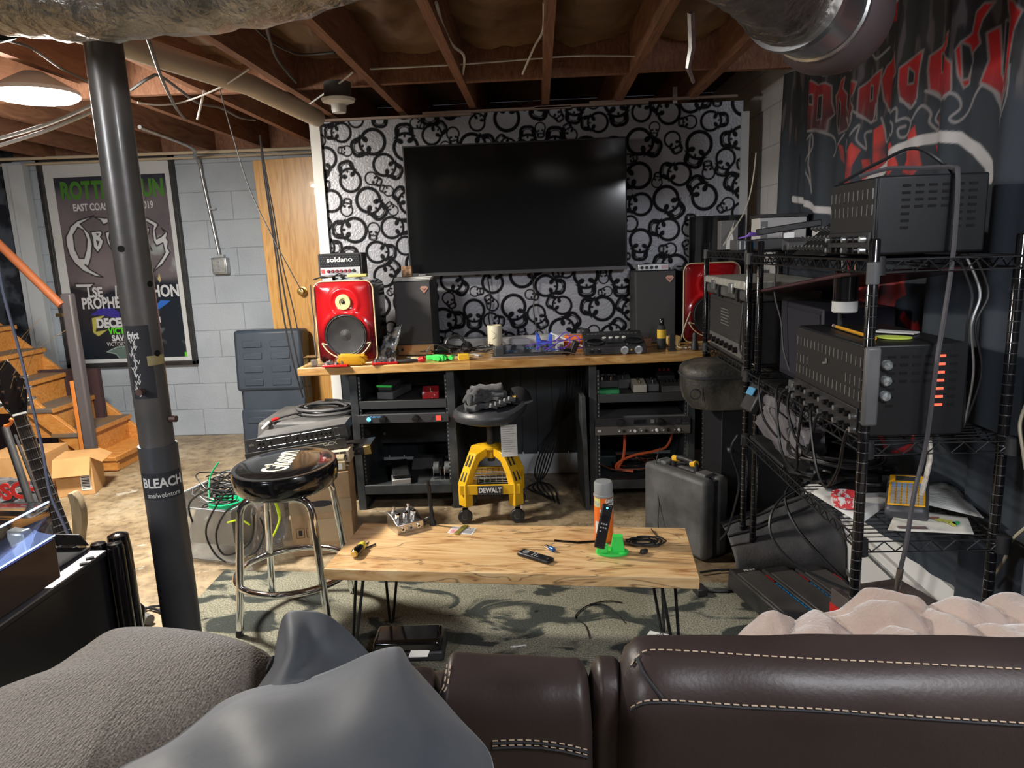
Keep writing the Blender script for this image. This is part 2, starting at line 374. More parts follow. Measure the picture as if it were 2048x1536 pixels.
# skull partition ------------------------------------------------
def raster_grid(name, fn, nu, nv, col, mats, parent=None, flip=False):
    """A fine mesh whose printed colours are stored per vertex (nu+1 x nv+1)."""
    o = MB().grid(fn, nu, nv, 0, None, flip)
    ob = o.build(name, mats, parent, sharp=180)
    at_ = ob.data.color_attributes.new('print', 'FLOAT_COLOR', 'POINT')
    c = np.ones(((nu+1)*(nv+1), 4), dtype=np.float32); c[:, :3] = col.reshape(-1, 3); at_.data.foreach_set('color', c.ravel())
    return ob
def blend(img, a, colr):
    a = np.clip(a, 0, 1)[..., None]; img[:] = img*(1-a)+np.array(colr)*a
def poly_sd(X, Y, P):
    """signed distance (negative inside) to polygon P, arrays X, Y."""
    d = np.full(X.shape, 1e9); ins = np.zeros(X.shape, bool); n = len(P)
    for i in range(n):
        ax, ay = P[i]; bx, by = P[(i+1) % n]; ex, ey = bx-ax, by-ay
        t = np.clip(((X-ax)*ex+(Y-ay)*ey)/(ex*ex+ey*ey+1e-12), 0, 1)
        d = np.minimum(d, np.hypot(X-ax-t*ex, Y-ay-t*ey))
        c = ((ay > Y) != (by > Y)) & (X < (bx-ax)*(Y-ay)/((by-ay) if abs(by-ay) > 1e-12 else 1e-12)+ax); ins ^= c
    return np.where(ins, -d, d)
def line_d(X, Y, P):
    d = np.full(X.shape, 1e9)
    for i in range(len(P)-1):
        ax, ay = P[i]; bx, by = P[i+1]; ex, ey = bx-ax, by-ay
        t = np.clip(((X-ax)*ex+(Y-ay)*ey)/(ex*ex+ey*ey+1e-12), 0, 1); d = np.minimum(d, np.hypot(X-ax-t*ex, Y-ay-t*ey))
    return d
PX0, PX1, PZ0 = -1.215, 1.138, .74
def skull_print(nx, nz, x0, x1, z0, z1):
    xs = np.linspace(x0, x1, nx+1); zs = np.linspace(z0, z1, nz+1); Xg, Zg = np.meshgrid(xs, zs)
    k = np.ones(Xg.shape); rr = random.Random(11); circ = []; sk = []
    for s, tries in ((.098, 160), (.086, 700), (.074, 1800), (.062, 3500), (.05, 7000), (.041, 12000)):
        for _ in range(tries):
            x = rr.uniform(x0-.05, x1+.05); z = rr.uniform(z0-.05, z1+.05); a = rr.uniform(0, 2*pi)
            if rr.random() < .35: a = rr.choice((0, pi/2, pi, -pi/2))+rr.uniform(-.15, .15)
            cs = [(x+.3*s*-sin(a), z+.3*s*cos(a), .70*s), (x-.48*s*-sin(a), z-.48*s*cos(a), .52*s)]
            if all((cx-ox)**2+(cz-oz)**2 > (cr+orr+.001)**2 for cx, cz, cr in cs for ox, oz, orr in circ):
                circ += cs; sk.append((x, z, a, s))
    dx = xs[1]-xs[0]
    for x, z, a, s in sk:
        i0, i1 = np.searchsorted(xs, [x-1.3*s, x+1.3*s]); j0, j1 = np.searchsorted(zs, [z-1.3*s, z+1.3*s])
        if i1 <= i0 or j1 <= j0: continue
        A = Xg[j0:j1, i0:i1]-x; B = Zg[j0:j1, i0:i1]-z; u = (A*cos(a)+B*sin(a))/s; v = (-A*sin(a)+B*cos(a))/s
        px = dx/s
        cr = np.hypot(u, v-.28)-.70
        jaw = np.maximum(np.hypot(u, np.maximum(0, -(v+.52)))-.46, v-.3); jaw = np.maximum(np.abs(u)-.46, np.maximum(-(v+.98), v-.2)); jaw = np.minimum(jaw, 1)
        q = np.hypot(np.maximum(np.abs(u)-.12, 0), np.maximum(np.abs(v+.45)-.2, 0))-.36; head = np.minimum(cr, q)
        def ell(cx, cy, ra, rb, an, uu=None):
            uu = u if uu is None else uu
            p_ = (uu-cx)*cos(an)+(v-cy)*sin(an); q_ = -(uu-cx)*sin(an)+(v-cy)*cos(an); return (np.hypot(p_/ra, q_/rb)-1)*min(ra, rb)
        au = np.abs(u)
        ink = np.abs(head+.02)-.1
        ink = np.minimum(ink, ell(.29, -.1, .2, .15, -.5, au)); ink = np.minimum(ink, ell(0, -.36, .075, .095, 0))
        chk = np.maximum(np.maximum(head, -(ell(0, -.55, .25, .42, 0))), np.maximum(v+.36, -(v+.8))); chk = np.maximum(chk, -(au-.2)); ink = np.minimum(ink, chk)
        ink = np.minimum(ink, np.maximum(np.maximum(cr-.17, -(cr-.0)), np.maximum(v+.25, -(v+.7))))
        ink = np.minimum(ink, np.maximum(np.abs(ell(0, -.62, .33, .24, 0))-.03, np.maximum(v+.66, -.0*v-1)))
        cov = np.clip(.5-ink/px, 0, 1); sub = k[j0:j1, i0:i1]; sub[:] = np.minimum(sub, 1-cov)
    for (cx, cz, cr_) in circ[::2][:0]: pass
    return k
nx, nz = 720, 412
kk = skull_print(nx, nz, PX0, PX1, PZ0, 2.09)
c = np.zeros((nz+1, nx+1, 3)); c[:] = np.array((.004, .004, .006)); blend(c, kk, (.33, .335, .365))
M_skull = mat('flocked_foil_wallpaper', (.3, .3, .3), .45, attr=True, bump=.25, bsc=80, spec=.12)
_N = M_skull.node_tree.nodes; _q = _N.new('ShaderNodeMath'); _q.operation = 'MULTIPLY'; _q.inputs[1].default_value = 1.6; _q.use_clamp = True
M_skull.node_tree.links.new([n for n in _N if n.type == 'ATTRIBUTE'][0].outputs['Color'], _q.inputs[0]); M_skull.node_tree.links.new(_q.outputs[0], _N['Principled BSDF'].inputs['Metallic'])
part_ = struct('wall_partition', MB().box(PX0-.01, PX1, YW, YW+.09, 0, 2.09), M_dark)
ob = raster_grid('wall_partition_paper', lambda u, v: (PX0+(PX1-PX0)*u, YW-.0015, PZ0+(2.09-PZ0)*v), nx, nz, c, M_skull); ob['kind'] = 'structure'
# beadboard under the desk
def bead():
    mb = MB(); n = 26; wdt = (PX1-PX0)/n
    for i in range(n):
        x = PX0+i*wdt; mb.box(x+.004, x+wdt-.004, YW-.014, YW-.002, .12, PZ0)
    mb.box(PX0, PX1, YW-.006, YW-.001, .12, PZ0, 0); return mb
struct('wall_partition_board', bead(), mat('dark_beadboard', (.018, .024, .03), .5))
struct('baseboard_back', MB().box(PX0, PX1, YW-.018, YW-.001, 0, .125).box(PX0, PX1, YW-.013, YW-.001, .125, .135), mat('baseboard_paint', (.55, .58, .6), .5))
struct('trim_1', MB().box(PX0-.045, PX0+.012, YW-.02, YW+.1, .0, 2.1), mat('white_trim', (.7, .7, .68), .5))
struct('trim_2', MB().box(PX1-.012, PX1+.03, YW-.02, YW+.1, .0, 2.03), mat('grey_trim', (.45, .45, .46), .5))
for x0_, x1_, z_ in ((-1.2, -.35, 2.087), (-.62, .2, 2.1), (.0, .62, 2.105), (.3, 1.1, 2.118)):
    struct('trim_ledge', MB().box(x0_, x1_, YW-.03, YW-.004, z_-.012, z_+.0), mat('raw_trim_strip', (.3, .22, .18), .6))
# corner board beside the poster
tb = MB(); a = at(45, 330, y=5.25); b = at(112, 808, y=5.25)
tb.box(-3.86, -3.72, 5.2, 5.275, .25, 2.08).box(-3.80, -3.69, 5.17, 5.21, .25, 2.06)
struct('trim_3', tb, mat('blue_grey_trim', (.5, .55, .6), .5))
# floor-level heater along the right wall
hb = thing('baseboard_heater', 'long white metal baseboard heater along the curtained wall', 'heater', (1.2, 2.7, 0))
MB().box(1.17, 1.245, 1.5, 3.72, .02, .24).build('body', K['white'], hb, bevel=.006)
MB().prism([(1.185, .245), (1.245, .245), (1.245, .29), (1.215, .29)], -3.72, -1.5, 0, fr((0, 0, 0), (1, 0, 0), (0, 0, 1))).build('hood', K['white'], hb)
MB().box(1.16, 1.172, 1.5, 3.72, .05, .07).box(1.16, 1.172, 1.5, 3.72, .2, .212).build('fin_slot', K['galv'], hb)
# door leaning open behind the partition
dr = thing('door_1', 'orange-brown flush wooden door with a brass knob behind the partition', 'door', (-1.66, 4.9, 0))
dr['kind'] = 'structure'
Dm = Matrix.Translation((-1.5, 4.93, 0)) @ Matrix.Rotation(radians(-1.6), 4, 'Y')
MB().box(-.36, .45, -.0, .036, .01, 2.0, 0, Dm).build('panel', wood_mat('birch_door', [(.3, (.42, .2, .045)), (.5, (.56, .3, .085)), (.7, (.62, .36, .12))], (9, 9, .9), .35, .3), dr, bevel=.002)
kp = at(603, 583, y=4.9)
kb = MB().lathe([(.004, .052), (.02, .05), (.028, .04), (.028, .032), (.014, .02), (.012, .006), (.032, .004), (.032, 0)][::-1], 24, 0, fr(kp+Vector((0, .03, 0)), (1, 0, 0), (0, 0, 1)))
kb.build('knob', K['brass'], dr)
# ---------------------------------------------------------------- curtain (flag) on the right wall
CY0, CY1, CZ0, CZ1 = 1.15, 3.62, .30, 2.10
def cx(y, z):
    fo = .016*sin(y*19+1.2*sin(y*3.1)+.25*z)+.009*sin(y*41+z*.8)+.012*noise.noise((y*4, z*1.1, 3))
    return 1.196+fo*(1.05-.15*z)
nu, nv = 620, 440
ys = np.linspace(CY0, CY1, nu+1); zs = np.linspace(CZ0, CZ1, nv+1); Yg, Zg = np.meshgrid(ys, zs)
img = np.zeros((nv+1, nu+1, 3)); img[:] = np.array((.034, .045, .060))
def smooth_noise(fn, A, B, st):
    a, b = A[::st], B[::st]; q = np.array([[fn(y, z) for y in a] for z in b])
    q = np.array([np.interp(A, a, r) for r in q]); return np.array([np.interp(B, b, c) for c in q.T]).T
nz_ = smooth_noise(lambda y, z: noise.noise((y*9, z*9, 1))+.5*noise.noise((y*26, z*26, 4)), ys, zs, 4)
drip_ = smooth_noise(lambda y, z: noise.noise((y*38, z*7, 9))+.4*noise.noise((y*70, z*20, 5)), ys, zs, 3)
top_ = np.interp(ys, [1.15, 1.6, 2.2, 3.3, 3.62], [1.62, 1.66, 1.72, 1.78, 1.80])
band_ = np.clip((Zg-top_[None, :]+.08*drip_)/.05, 0, 1)
blend(img, band_*.8, (.022, .02, .021)); blend(img, band_*np.clip((drip_-.18)*4, 0, 1)*.55, (.16, .14, .15))
def q_(pts, ox=0, oy=0, sc=1):
    return [((p := at(u, v, x=1.196)).y, p.z) for u, v in pts]
RED = (.5, .015, .018); RED2 = (.62, .06, .05); GRY = (.26, .24, .24); WHT = (.62, .61, .62)
def sub(P, pad=.03):
    a = min(p[0] for p in P)-pad; b = max(p[0] for p in P)+pad; c_ = min(p[1] for p in P)-pad; d = max(p[1] for p in P)+pad
    i0, i1 = np.searchsorted(ys, [a, b]); j0, j1 = np.searchsorted(zs, [c_, d]); return slice(j0, j1), slice(i0, i1)
def fillp(pts, col, outline=None, ow=.004, noisy=0, fade=None):
    P = q_(pts); s_ = sub(P)
    if Yg[s_].size == 0: return
    d = poly_sd(Yg[s_], Zg[s_], P); a = np.clip(.5-d/.004, 0, 1)
    if noisy: a = a*np.clip(.75+noisy*nz_[s_]*2, 0, 1)
    if fade: a = a*np.clip((Zg[s_]-fade[0])/(fade[1]-fade[0]), .12, 1)
    blend(img[s_], a, col)
    if outline: blend(img[s_], np.clip(.5-(np.abs(d)-ow)/.004, 0, 1)*.85, outline)
def strokep(pts, wd, col, op=1):
    P = q_(pts); s_ = sub(P)
    if Yg[s_].size == 0: return
    d = line_d(Yg[s_], Zg[s_], P); blend(img[s_], np.clip(.5-(d-wd)/.004, 0, 1)*op, col)
# red figure and lower letters
for P in ([(1685, 395), (1690, 330), (1712, 285), (1722, 300), (1712, 330), (1708, 365), (1712, 385)], [(1722, 320), (1738, 318), (1742, 345), (1738, 380), (1718, 372), (1724, 350)],
          [(1745, 260), (1758, 248), (1762, 330), (1750, 355), (1742, 340)], [(1765, 290), (1790, 285), (1800, 330), (1785, 350), (1768, 345)],
          [(1818, 265), (1832, 250), (1838, 330), (1826, 352), (1806, 345), (1815, 320)], [(1676, 288), (1683, 292), (1688, 330), (1680, 318)],
          [(1868, 232), (1880, 228), (1874, 258), (1866, 262)], [(1858, 292), (1864, 290), (1862, 304)],
          [(1758, 560), (1790, 548), (1810, 560), (1812, 590), (1795, 600), (1784, 640), (1776, 655), (1760, 640), (1758, 600)], [(1700, 555), (1755, 548), (1752, 640), (1728, 645), (1705, 610)]):
    fillp(P, RED2, None, noisy=.6)
for P in ([(1802, 634), (1808, 622), (1818, 648), (1822, 642), (1827, 662), (1813, 660)], [(1650, 820), (1660, 828), (1678, 830), (1678, 845), (1664, 842)], [(1706, 828), (1712, 826), (1712, 880), (1704, 890), (1702, 860)],
          [(1742, 826), (1760, 826), (1780, 895), (1774, 898)], [(1812, 824), (1825, 824), (1826, 852), (1830, 874), (1822, 868), (1812, 892), (1798, 908), (1784, 905), (1802, 890), (1812, 865)], [(1742, 826), (1760, 826), (1748, 832), (1740, 850)]):
    fillp(P, (.75, .05, .06))
# white ring arc
strokep([(1585, 398), (1620, 408), (1634, 418), (1668, 424)], .014, WHT)
strokep([(1705, 378), (1730, 366), (1752, 345), (1775, 318), (1800, 298), (1840, 280), (1880, 272), (1920, 275), (1950, 298), (1968, 330), (1973, 356)], .016, WHT)
strokep([(1626, 270), (1624, 300), (1622, 330), (1624, 345), (1625, 372), (1626, 385)], .005, GRY)
# blackletter band logo, traced letter by letter
LET = [
 [(1618, 168), (1627, 160), (1640, 170), (1654, 165), (1660, 172), (1659, 205), (1662, 228), (1655, 240), (1653, 262), (1632, 258), (1614, 264), (1620, 226), (1618, 200)],
 [(1664, 192), (1676, 166), (1688, 154), (1684, 176), (1692, 190), (1690, 214), (1700, 240), (1698, 255), (1676, 268), (1666, 250)],
 [(1699, 180), (1712, 160), (1722, 164), (1718, 184), (1710, 198), (1716, 214), (1706, 250), (1692, 240), (1698, 212)],
 [(1724, 176), (1742, 156), (1760, 138), (1756, 170), (1752, 200), (1750, 240), (1740, 246), (1720, 232), (1722, 200)],
 [(1758, 160), (1766, 132), (1782, 110), (1796, 104), (1800, 146), (1780, 182), (1776, 212), (1768, 224), (1760, 200)],
 [(1806, 136), (1822, 120), (1848, 100), (1844, 124), (1840, 148), (1836, 196), (1826, 214), (1806, 202), (1804, 170)],
 [(1855, 112), (1880, 86), (1908, 62), (1904, 90), (1890, 106), (1912, 124), (1910, 180), (1900, 196), (1880, 198), (1852, 180), (1852, 140)],
 [(1918, 100), (1926, 84), (1944, 66), (1952, 24), (1968, 6), (1984, 4), (1964, 40), (1956, 66), (1960, 86), (1946, 104), (1938, 168), (1928, 176), (1920, 150)],
 [(1970, 66), (1990, 52), (1992, 110), (1992, 148), (2000, 162), (2010, 150), (2016, 40), (2006, 20), (2004, 0), (2040, 0), (2060, 20), (2044, 60), (2034, 120), (2026, 180), (2010, 218), (1998, 222), (1988, 190), (1958, 166), (1972, 120)]]
for P in LET: fillp(P, RED, GRY, .0035, fade=(at(P[0][0], 260, x=1.196).z, at(P[0][0], 130, x=1.196).z))
HOLE = [[(1640, 192), (1650, 190), (1648, 238), (1636, 240)], [(1670, 196), (1680, 206), (1678, 262), (1668, 250)], [(1740, 170), (1746, 172), (1744, 200), (1738, 202)], [(1820, 135), (1832, 145), (1830, 166), (1818, 168)],
        [(1872, 106), (1884, 110), (1884, 142), (1872, 146)], [(1926, 84), (1940, 92), (1946, 120), (1936, 158), (1926, 160)], [(2000, 40), (2014, 42), (2008, 140), (2000, 156), (1994, 140)], [(1622, 190), (1630, 188), (1630, 210), (1624, 208)]]
for P in HOLE: fillp(P, (.02, .022, .026), GRY, .003)
DRIP = [[(1616, 262), (1640, 262), (1656, 270), (1664, 285), (1666, 300), (1660, 312), (1668, 300), (1686, 268)], [(1606, 275), (1618, 280), (1628, 268), (1628, 296), (1614, 330), (1622, 356), (1626, 385)],
        [(1690, 236), (1698, 256), (1710, 248), (1714, 224)], [(1716, 222), (1742, 246), (1750, 208)], [(1710, 270), (1722, 250), (1718, 280), (1730, 298), (1728, 268), (1742, 262)], [(1692, 280), (1690, 302), (1700, 296), (1702, 278)],
        [(1766, 220), (1782, 230), (1800, 216), (1800, 240)], [(1756, 236), (1760, 262), (1762, 284), (1770, 270), (1784, 244), (1794, 250), (1790, 270), (1780, 262)], [(1800, 242), (1812, 236), (1824, 244), (1816, 270), (1804, 274), (1802, 258), (1814, 252)],
        [(1806, 196), (1822, 216), (1834, 204)], [(1826, 240), (1842, 212), (1852, 226), (1850, 246), (1862, 260), (1878, 248), (1880, 222), (1866, 222), (1858, 240), (1868, 250)], [(1848, 182), (1878, 200), (1884, 170)],
        [(1876, 222), (1888, 200), (1908, 186), (1920, 196), (1922, 216), (1906, 236), (1916, 244), (1936, 224), (1950, 190), (1962, 170), (1976, 182), (1984, 200), (1996, 222)], [(1996, 250), (2010, 224), (2018, 180), (2010, 168), (1998, 190), (1998, 220)],
        [(1960, 168), (1985, 190), (1996, 222), (1998, 246), (2014, 230), (2030, 190), (2036, 130)], [(1640, 130), (1650, 150), (1664, 140), (1668, 120)], [(1690, 118), (1696, 140), (1712, 130)], [(1740, 100), (1752, 118), (1770, 96)]]
for P in DRIP: strokep([tuple(v) for v in spl([(u, v, 0) for u, v in P], 5) and [(q.x, q.y) for q in spl([(u, v, 0) for u, v in P], 5)]], .0042, (.3, .29, .3), .9)
fillp([(1750, 60), (1768, 20), (1790, 0), (1804, 0), (1790, 40), (1772, 46), (1762, 62)], (.4, .015, .02))
fillp([(1590, 490), (2060, 1000), (2060, 1010), (1585, 505)], (.02, .028, .04))
M_flag = mat('printed_flag_cloth', (.02, .02, .03), .75, attr=True, bump=.08, bsc=300)
fl_ = raster_grid('band_flag', lambda u, v: (cx(CY0+(CY1-CY0)*u, CZ0+(CZ1-CZ0)*v), CY0+(CY1-CY0)*u, CZ0+(CZ1-CZ0)*v), nu, nv, img, M_flag, None, True)
tag(fl_, 'black wall flag hanging in folds with a red spiky logo and white ring', 'flag'); fl_['kind'] = 'thing'
# ---------------------------------------------------------------- poster
PU = [at(78, 320, y=5.25), at(345, 308, y=5.25), at(397, 727, y=5.25), at(138, 735, y=5.25)]
px0, px1, pz0, pz1 = -3.635, -2.625, .565, 2.105
po = thing('poster', 'large framed grey concert poster with a white band logo behind the steel column', 'poster', (-3.13, 5.26, .56))
fm = MB()
for a in ((px0, px1, pz0, pz0+.03), (px0, px1, pz1-.03, pz1), (px0, px0+.03, pz0, pz1), (px1-.03, px1, pz0, pz1)): fm.box(a[0], a[1], 5.235, 5.279, a[2], a[3])
fm.build('frame', K['black'], po, bevel=.003)
MB().box(px0+.02, px1-.02, 5.262, 5.275, pz0+.02, pz1-.02).build('mat_board', mat('poster_mat', (.55, .58, .6), .6), po)
qx0, qx1, qz0, qz1 = px0+.10, px1-.075, pz0+.06, pz1-.135
nu, nv = 300, 440
ys2 = np.linspace(qx0, qx1, nu+1); zs2 = np.linspace(qz0, qz1, nv+1); Xp, Zp = np.meshgrid(ys2, zs2); pim = np.zeros((nv+1, nu+1, 3))
ng = smooth_noise(lambda x, z: noise.fractal((x*3.2, z*3.2, 2), 1, 2, 4), ys2, zs2, 3)
pim[:] = np.array((.115, .10, .12)); blend(pim, .3+ng*.6, (.2, .175, .19)); blend(pim, (1-(Zp-qz0)/(qz1-qz0)-.55-.05*ng)/.05, (.012, .018, .028)); blend(pim, ((Zp-qz0)/(qz1-qz0)-.9)/.06, (.03, .035, .05))
blend(pim, (ng-.22)*3*(Xp > qx1-.2), (.35, .4, .42))
def pp(pts): return [((q := at(u, v, y=5.25)).x, q.z) for u, v in pts]
def pz_(pts): return [(90+u/6.4, 320+v/6.4) for u, v in pts]
def pfill(pts, col, outline=None, ow=.005):
    P = pp(pts); d = poly_sd(Xp, Zp, P); blend(pim, .5-d/.004, col)
    if outline: blend(pim, .5-(np.abs(d)-ow)/.004, outline)
SILV = (.55, .58, .62)
OB = [[(310, 860), (400, 780), (615, 710), (540, 760), (440, 820), (560, 950), (595, 1080), (580, 1250), (545, 1365), (500, 1340), (560, 1400), (735, 1500), (640, 1490), (480, 1420), (370, 1320), (305, 1220), (265, 1090), (255, 990), (300, 900)],
      [(620, 730), (850, 750), (860, 800), (800, 800), (740, 830), (700, 770)], [(575, 920), (700, 905), (725, 940), (700, 985), (740, 1040), (715, 1120), (665, 1185), (610, 1110), (600, 1000)], [(760, 930), (820, 905), (810, 1000), (850, 1160), (790, 1060)],
      [(1250, 720), (1410, 800), (1440, 830), (1400, 900), (1420, 1010), (1480, 980), (1530, 930), (1480, 870), (1560, 930), (1545, 1000), (1570, 1040), (1560, 1130), (1595, 1180), (1500, 1330), (1360, 1445), (1440, 1330), (1500, 1240), (1530, 1180), (1500, 1060), (1420, 1100), (1380, 1030), (1370, 900), (1380, 840), (1260, 770)],
      [(1270, 870), (1330, 870), (1320, 940), (1290, 990), (1360, 1160), (1300, 1090), (1275, 1000)], [(900, 760), (1100, 730), (1240, 740), (1240, 780), (1100, 770), (900, 800)]]
for P in OB: pfill(pz_(P), SILV, (.03, .03, .035))
pfill(pz_([(350, 960), (410, 860), (480, 900), (530, 1020), (520, 1150), (490, 1260), (430, 1260), (370, 1140)]), (.17, .15, .165), (.03, .03, .035))
for P in ([(640, 935), (690, 940), (660, 975)], [(640, 1020), (690, 1040), (665, 1110)]): pfill(pz_(P), (.05, .05, .055))
def pz2(pts): return [(90+u/6.61, 540+v/6.61) for u, v in pts]
pfill(pz2([(385, 185), (645, 178), (590, 235), (400, 235)]), SILV, (.03, .03, .035)); pfill(pz2([(590, 600), (700, 520), (860, 495), (980, 560), (970, 640), (800, 610), (700, 600)]), (.03, .03, .28))
pfill(pz2([(610, 640), (780, 600), (690, 690), (660, 820), (820, 790), (700, 880), (630, 830)]), (.42, .4, .1)); pfill(pz2([(1450, 480), (1520, 400), (1650, 405), (1600, 450), (1500, 520), (1450, 500)]), (.03, .14, .55))
pfill(pz2([(810, 1085), (950, 1020), (1150, 1000), (1150, 1180), (990, 1180), (930, 1110)]), (.1, .16, .15), (.3, .4, .36), .003); pfill(pz2([(1840, 1085), (1895, 1085), (1900, 1160), (1845, 1160)]), (.1, .6, .02))
pfill(pz2([(1480, 120), (1500, 40), (1525, 130), (1510, 165)]), (.5, .42, .2)); pfill(pz2([(915, 210), (935, 210), (950, 490), (930, 480)]), SILV)
raster_grid('print', lambda u, v: (qx0+(qx1-qx0)*u, 5.259, qz0+(qz1-qz0)*v), nu, nv, pim, mat('poster_print', (.2, .2, .2), .35, attr=True, coat=.4), po)
def ptext(mb, t, u, v, h, m_, sx=1, bold=0, align='CENTER'):
    p = at(u, v, y=5.257); mb.text(t, h*1.35, fr((p.x, 5.257, p.z)), m_, .0003, align, sx, bold)
tx = MB()
ptext(tx, 'ROTTING RUN', 224, 380, .125, 0, .68, .007); ptext(tx, 'EAST COAST ROTTIN 2019', 226, 413, .052, 1, .72, .002); ptext(tx, 'RAGE', 252, 470, .01, 1)
ptext(tx, 'LSE', 190, 586, .075, 1, .8, .004); ptext(tx, 'PROPHET', 208, 607, .085, 1, .7, .004); ptext(tx, 'EHON', 325, 583, .09, 1, .75, .004)
ptext(tx, 'DECEMBER', 193, 648, .072, 1, .8, .005, 'LEFT'); ptext(tx, 'VICTORY', 217, 663, .05, 2, .85, .003, 'LEFT'); ptext(tx, 'SAVANNAH', 224, 677, .045, 1, .9, .003, 'LEFT'); ptext(tx, 'VICTORYNORTH', 214, 689, .03, 1, .9, 0, 'LEFT'); ptext(tx, 'H', 316, 640, .05, 1)
tx.build('lettering', [mat('poster_green', (.06, .2, .025), .5), mat('poster_silver', SILV, .5), mat('poster_lime', (.1, .62, .03), .5)], po)
# conduit, box and pipes
cn = thing('electrical_conduit', 'bent galvanised conduit running down the grey block wall', 'conduit', (-2.35, 5.25, 1.3))
P = spl([(-2.16, 4.0, 2.07), (-2.22, 4.7, 2.06), (-2.40, 5.12, 2.06)], 6)+spl([(-2.42, 5.2, 2.05), (-2.425, 5.25, 2.0), (-2.42, 5.255, 1.9), (-2.36, 5.255, 1.36)], 6)
MB().tube(P, .011, 10).build('tube', K['galv'], cn); MB().box(-2.40, -2.35, 5.24, 5.28, 1.70, 1.71).box(-2.37, -2.325, 5.24, 5.28, 1.355, 1.375).build('strap', K['galv'], cn)
bx = thing('outlet_box', 'galvanised square outlet box at the foot of the conduit', 'electrical box', (-2.355, 5.26, 1.29))
MB().box(-2.415, -2.30, 5.225, 5.279, 1.235, 1.355).build('body', K['galv'], bx, bevel=.006); ob_ = MB().box(-2.405, -2.31, 5.218, 5.226, 1.245, 1.345)
for z in (1.265, 1.295, 1.325): ob_.cyl((-2.357, 5.212, z), (-2.357, 5.22, z), .006, n=10)
ob_.build('cover', K['galv'], bx, bevel=.003)
o = MB().tube([(-5.1, 5.2, 2.115), (-1.3, 5.2, 2.09)], .012, 10).build('water_pipe', mat('cream_pipe', (.6, .5, .36), .5)); tag(o, 'upper thin cream pipe along the top of the block wall', 'pipe')
o = MB().tube([(-5.1, 5.235, 2.075), (-1.25, 5.235, 2.065)], .010, 10).build('water_pipe', mat('cream_pipe_low', (.5, .42, .31), .5)); tag(o, 'lower thin cream pipe along the top of the block wall', 'pipe')
o = MB().tube([at(-60, -18, z=2.04), at(300, 105, z=2.04), at(500, 170, z=2.04), at(634, 236, z=2.02)], .043, 18).build('drain_pipe', mat('cream_pvc', (.55, .47, .36), .4)); tag(o, 'thick cream drain pipe slung diagonally under the joists', 'pipe')
# ceiling lamp (stair side)
lp = thing('ceiling_lamp', 'bright round glowing ceiling lamp near the stairs', 'lamp', (-2.0, 2.93, 2.11))
MB().lathe([(.0, 0), (.14, .0), (.155, .010), (.155, .016)], 40, 0, T(-2.0, 2.95, 2.004)).build('diffuser', mat('lit_diffuser', (1, 1, 1), .5, emit=((1, .97, .93), 12)), lp)
MB().lathe([(.157, 0), (.157, .015), (.10, .05), (.04, .085)], 40, 0, T(-2.0, 2.95, 2.021)).build('housing', K['white'], lp)
# lampholder on joist
lh = thing('lampholder', 'empty white porcelain lampholder hanging under the joists', 'lampholder', (-.95, 3.62, 2.09))
c_ = at(677, 205, z=2.03); c_ = Vector((c_.x, c_.y, 0))
MB().lathe([(.03, 1.985), (.034, 2.0), (.034, 2.02), (.072, 2.032), (.078, 2.045), (.05, 2.052)], 24, 0, Matrix.Translation(c_)).build('socket', K['white'], lh)
MB().lathe([(.062, 2.05), (.062, 2.115)], 24, 0, Matrix.Translation(c_)).build('junction_box', mat('dark_box', (.07, .065, .06), .6), lh)
# steel column
cl = thing('steel_column', 'grey adjustable steel column with bolt holes and stickers in front of the poster', 'column', (-1.03, 1.8, 0))
M_col = mat('column_paint', (.10, .095, .088), .36, metal=.2, c2=(.14, .13, .12), sc=7, coat=.15, bump=.05, bsc=40)
MB().lathe([(.0435, .79), (.0435, 2.05)], 40, 0, T(-1.035, 1.8, 0)).build('upper_tube', M_col, cl)
MB().lathe([(.049, .01), (.049, .868), (.0445, .868)], 40, 0, T(-1.035, 1.8, 0)).build('lower_tube', mat('column_lower_paint', (.085, .087, .092), .42, metal=.15, c2=(.065, .067, .07), sc=5), cl)
MB().box(-1.12, -.95, 1.71, 1.89, 2.05, 2.062).box(-1.12, -.95, 1.71, 1.89, 0, .012).build('plate', K['blackmetal'], cl)
def on_col(u, v, r=.0435):
    p = at(u, v, y=1.8); dx = max(-.98, min(.98, (p.x+1.035)/r)); a = math.asin(dx)-.52*0
    # rotate into the view direction of the camera
    b = atan2(1.035, 1.8); a2 = a+b; return (-1.035+r*sin(a2), 1.8-r*cos(a2), p.z), a2
for u, v in ((245, 498), (296, 568), (311, 705), (242, 498)):
    (x, y, z), a = on_col(u, v); d = Vector((sin(a), -cos(a), 0))
    if (u, v) != (242, 498): MB().cyl(Vector((x, y, z))-d*.002, Vector((x, y, z))+d*.0008, .0085, n=18).build('bolt_hole', mat('hole_black', (.002, .002, .002), .9), cl)
for u, v in ((284, 776), (338, 837)):
    (x, y, z), a = on_col(u, v, .049); d = Vector((sin(a), -cos(a), 0))
    MB().cyl(Vector((x, y, z))-d*.004, Vector((x, y, z))+d*.014, .009, n=8).build('bolt', mat('rusty_bolt', (.12, .07, .06), .6, metal=.4), cl)
def sticker(z0, z1, a0, a1, r, name, m_):
    mb = MB().grid(lambda u, v: (-1.035+r*sin(a0+(a1-a0)*u), 1.8-r*cos(a0+(a1-a0)*u), z0+(z1-z0)*v), 14, 4); return mb.build(name, m_, cl)
B0 = atan2(1.035, 1.8)
sticker(1.0, 1.19, B0-1.0, B0+.35, .0441, 'sticker', K['ink']).__setitem__('label', 'black band sticker with white lettering')
sticker(.727, .80, B0-1.25, B0+1.1, .0496, 'sticker', K['ink']).__setitem__('label', 'black web shop sticker')
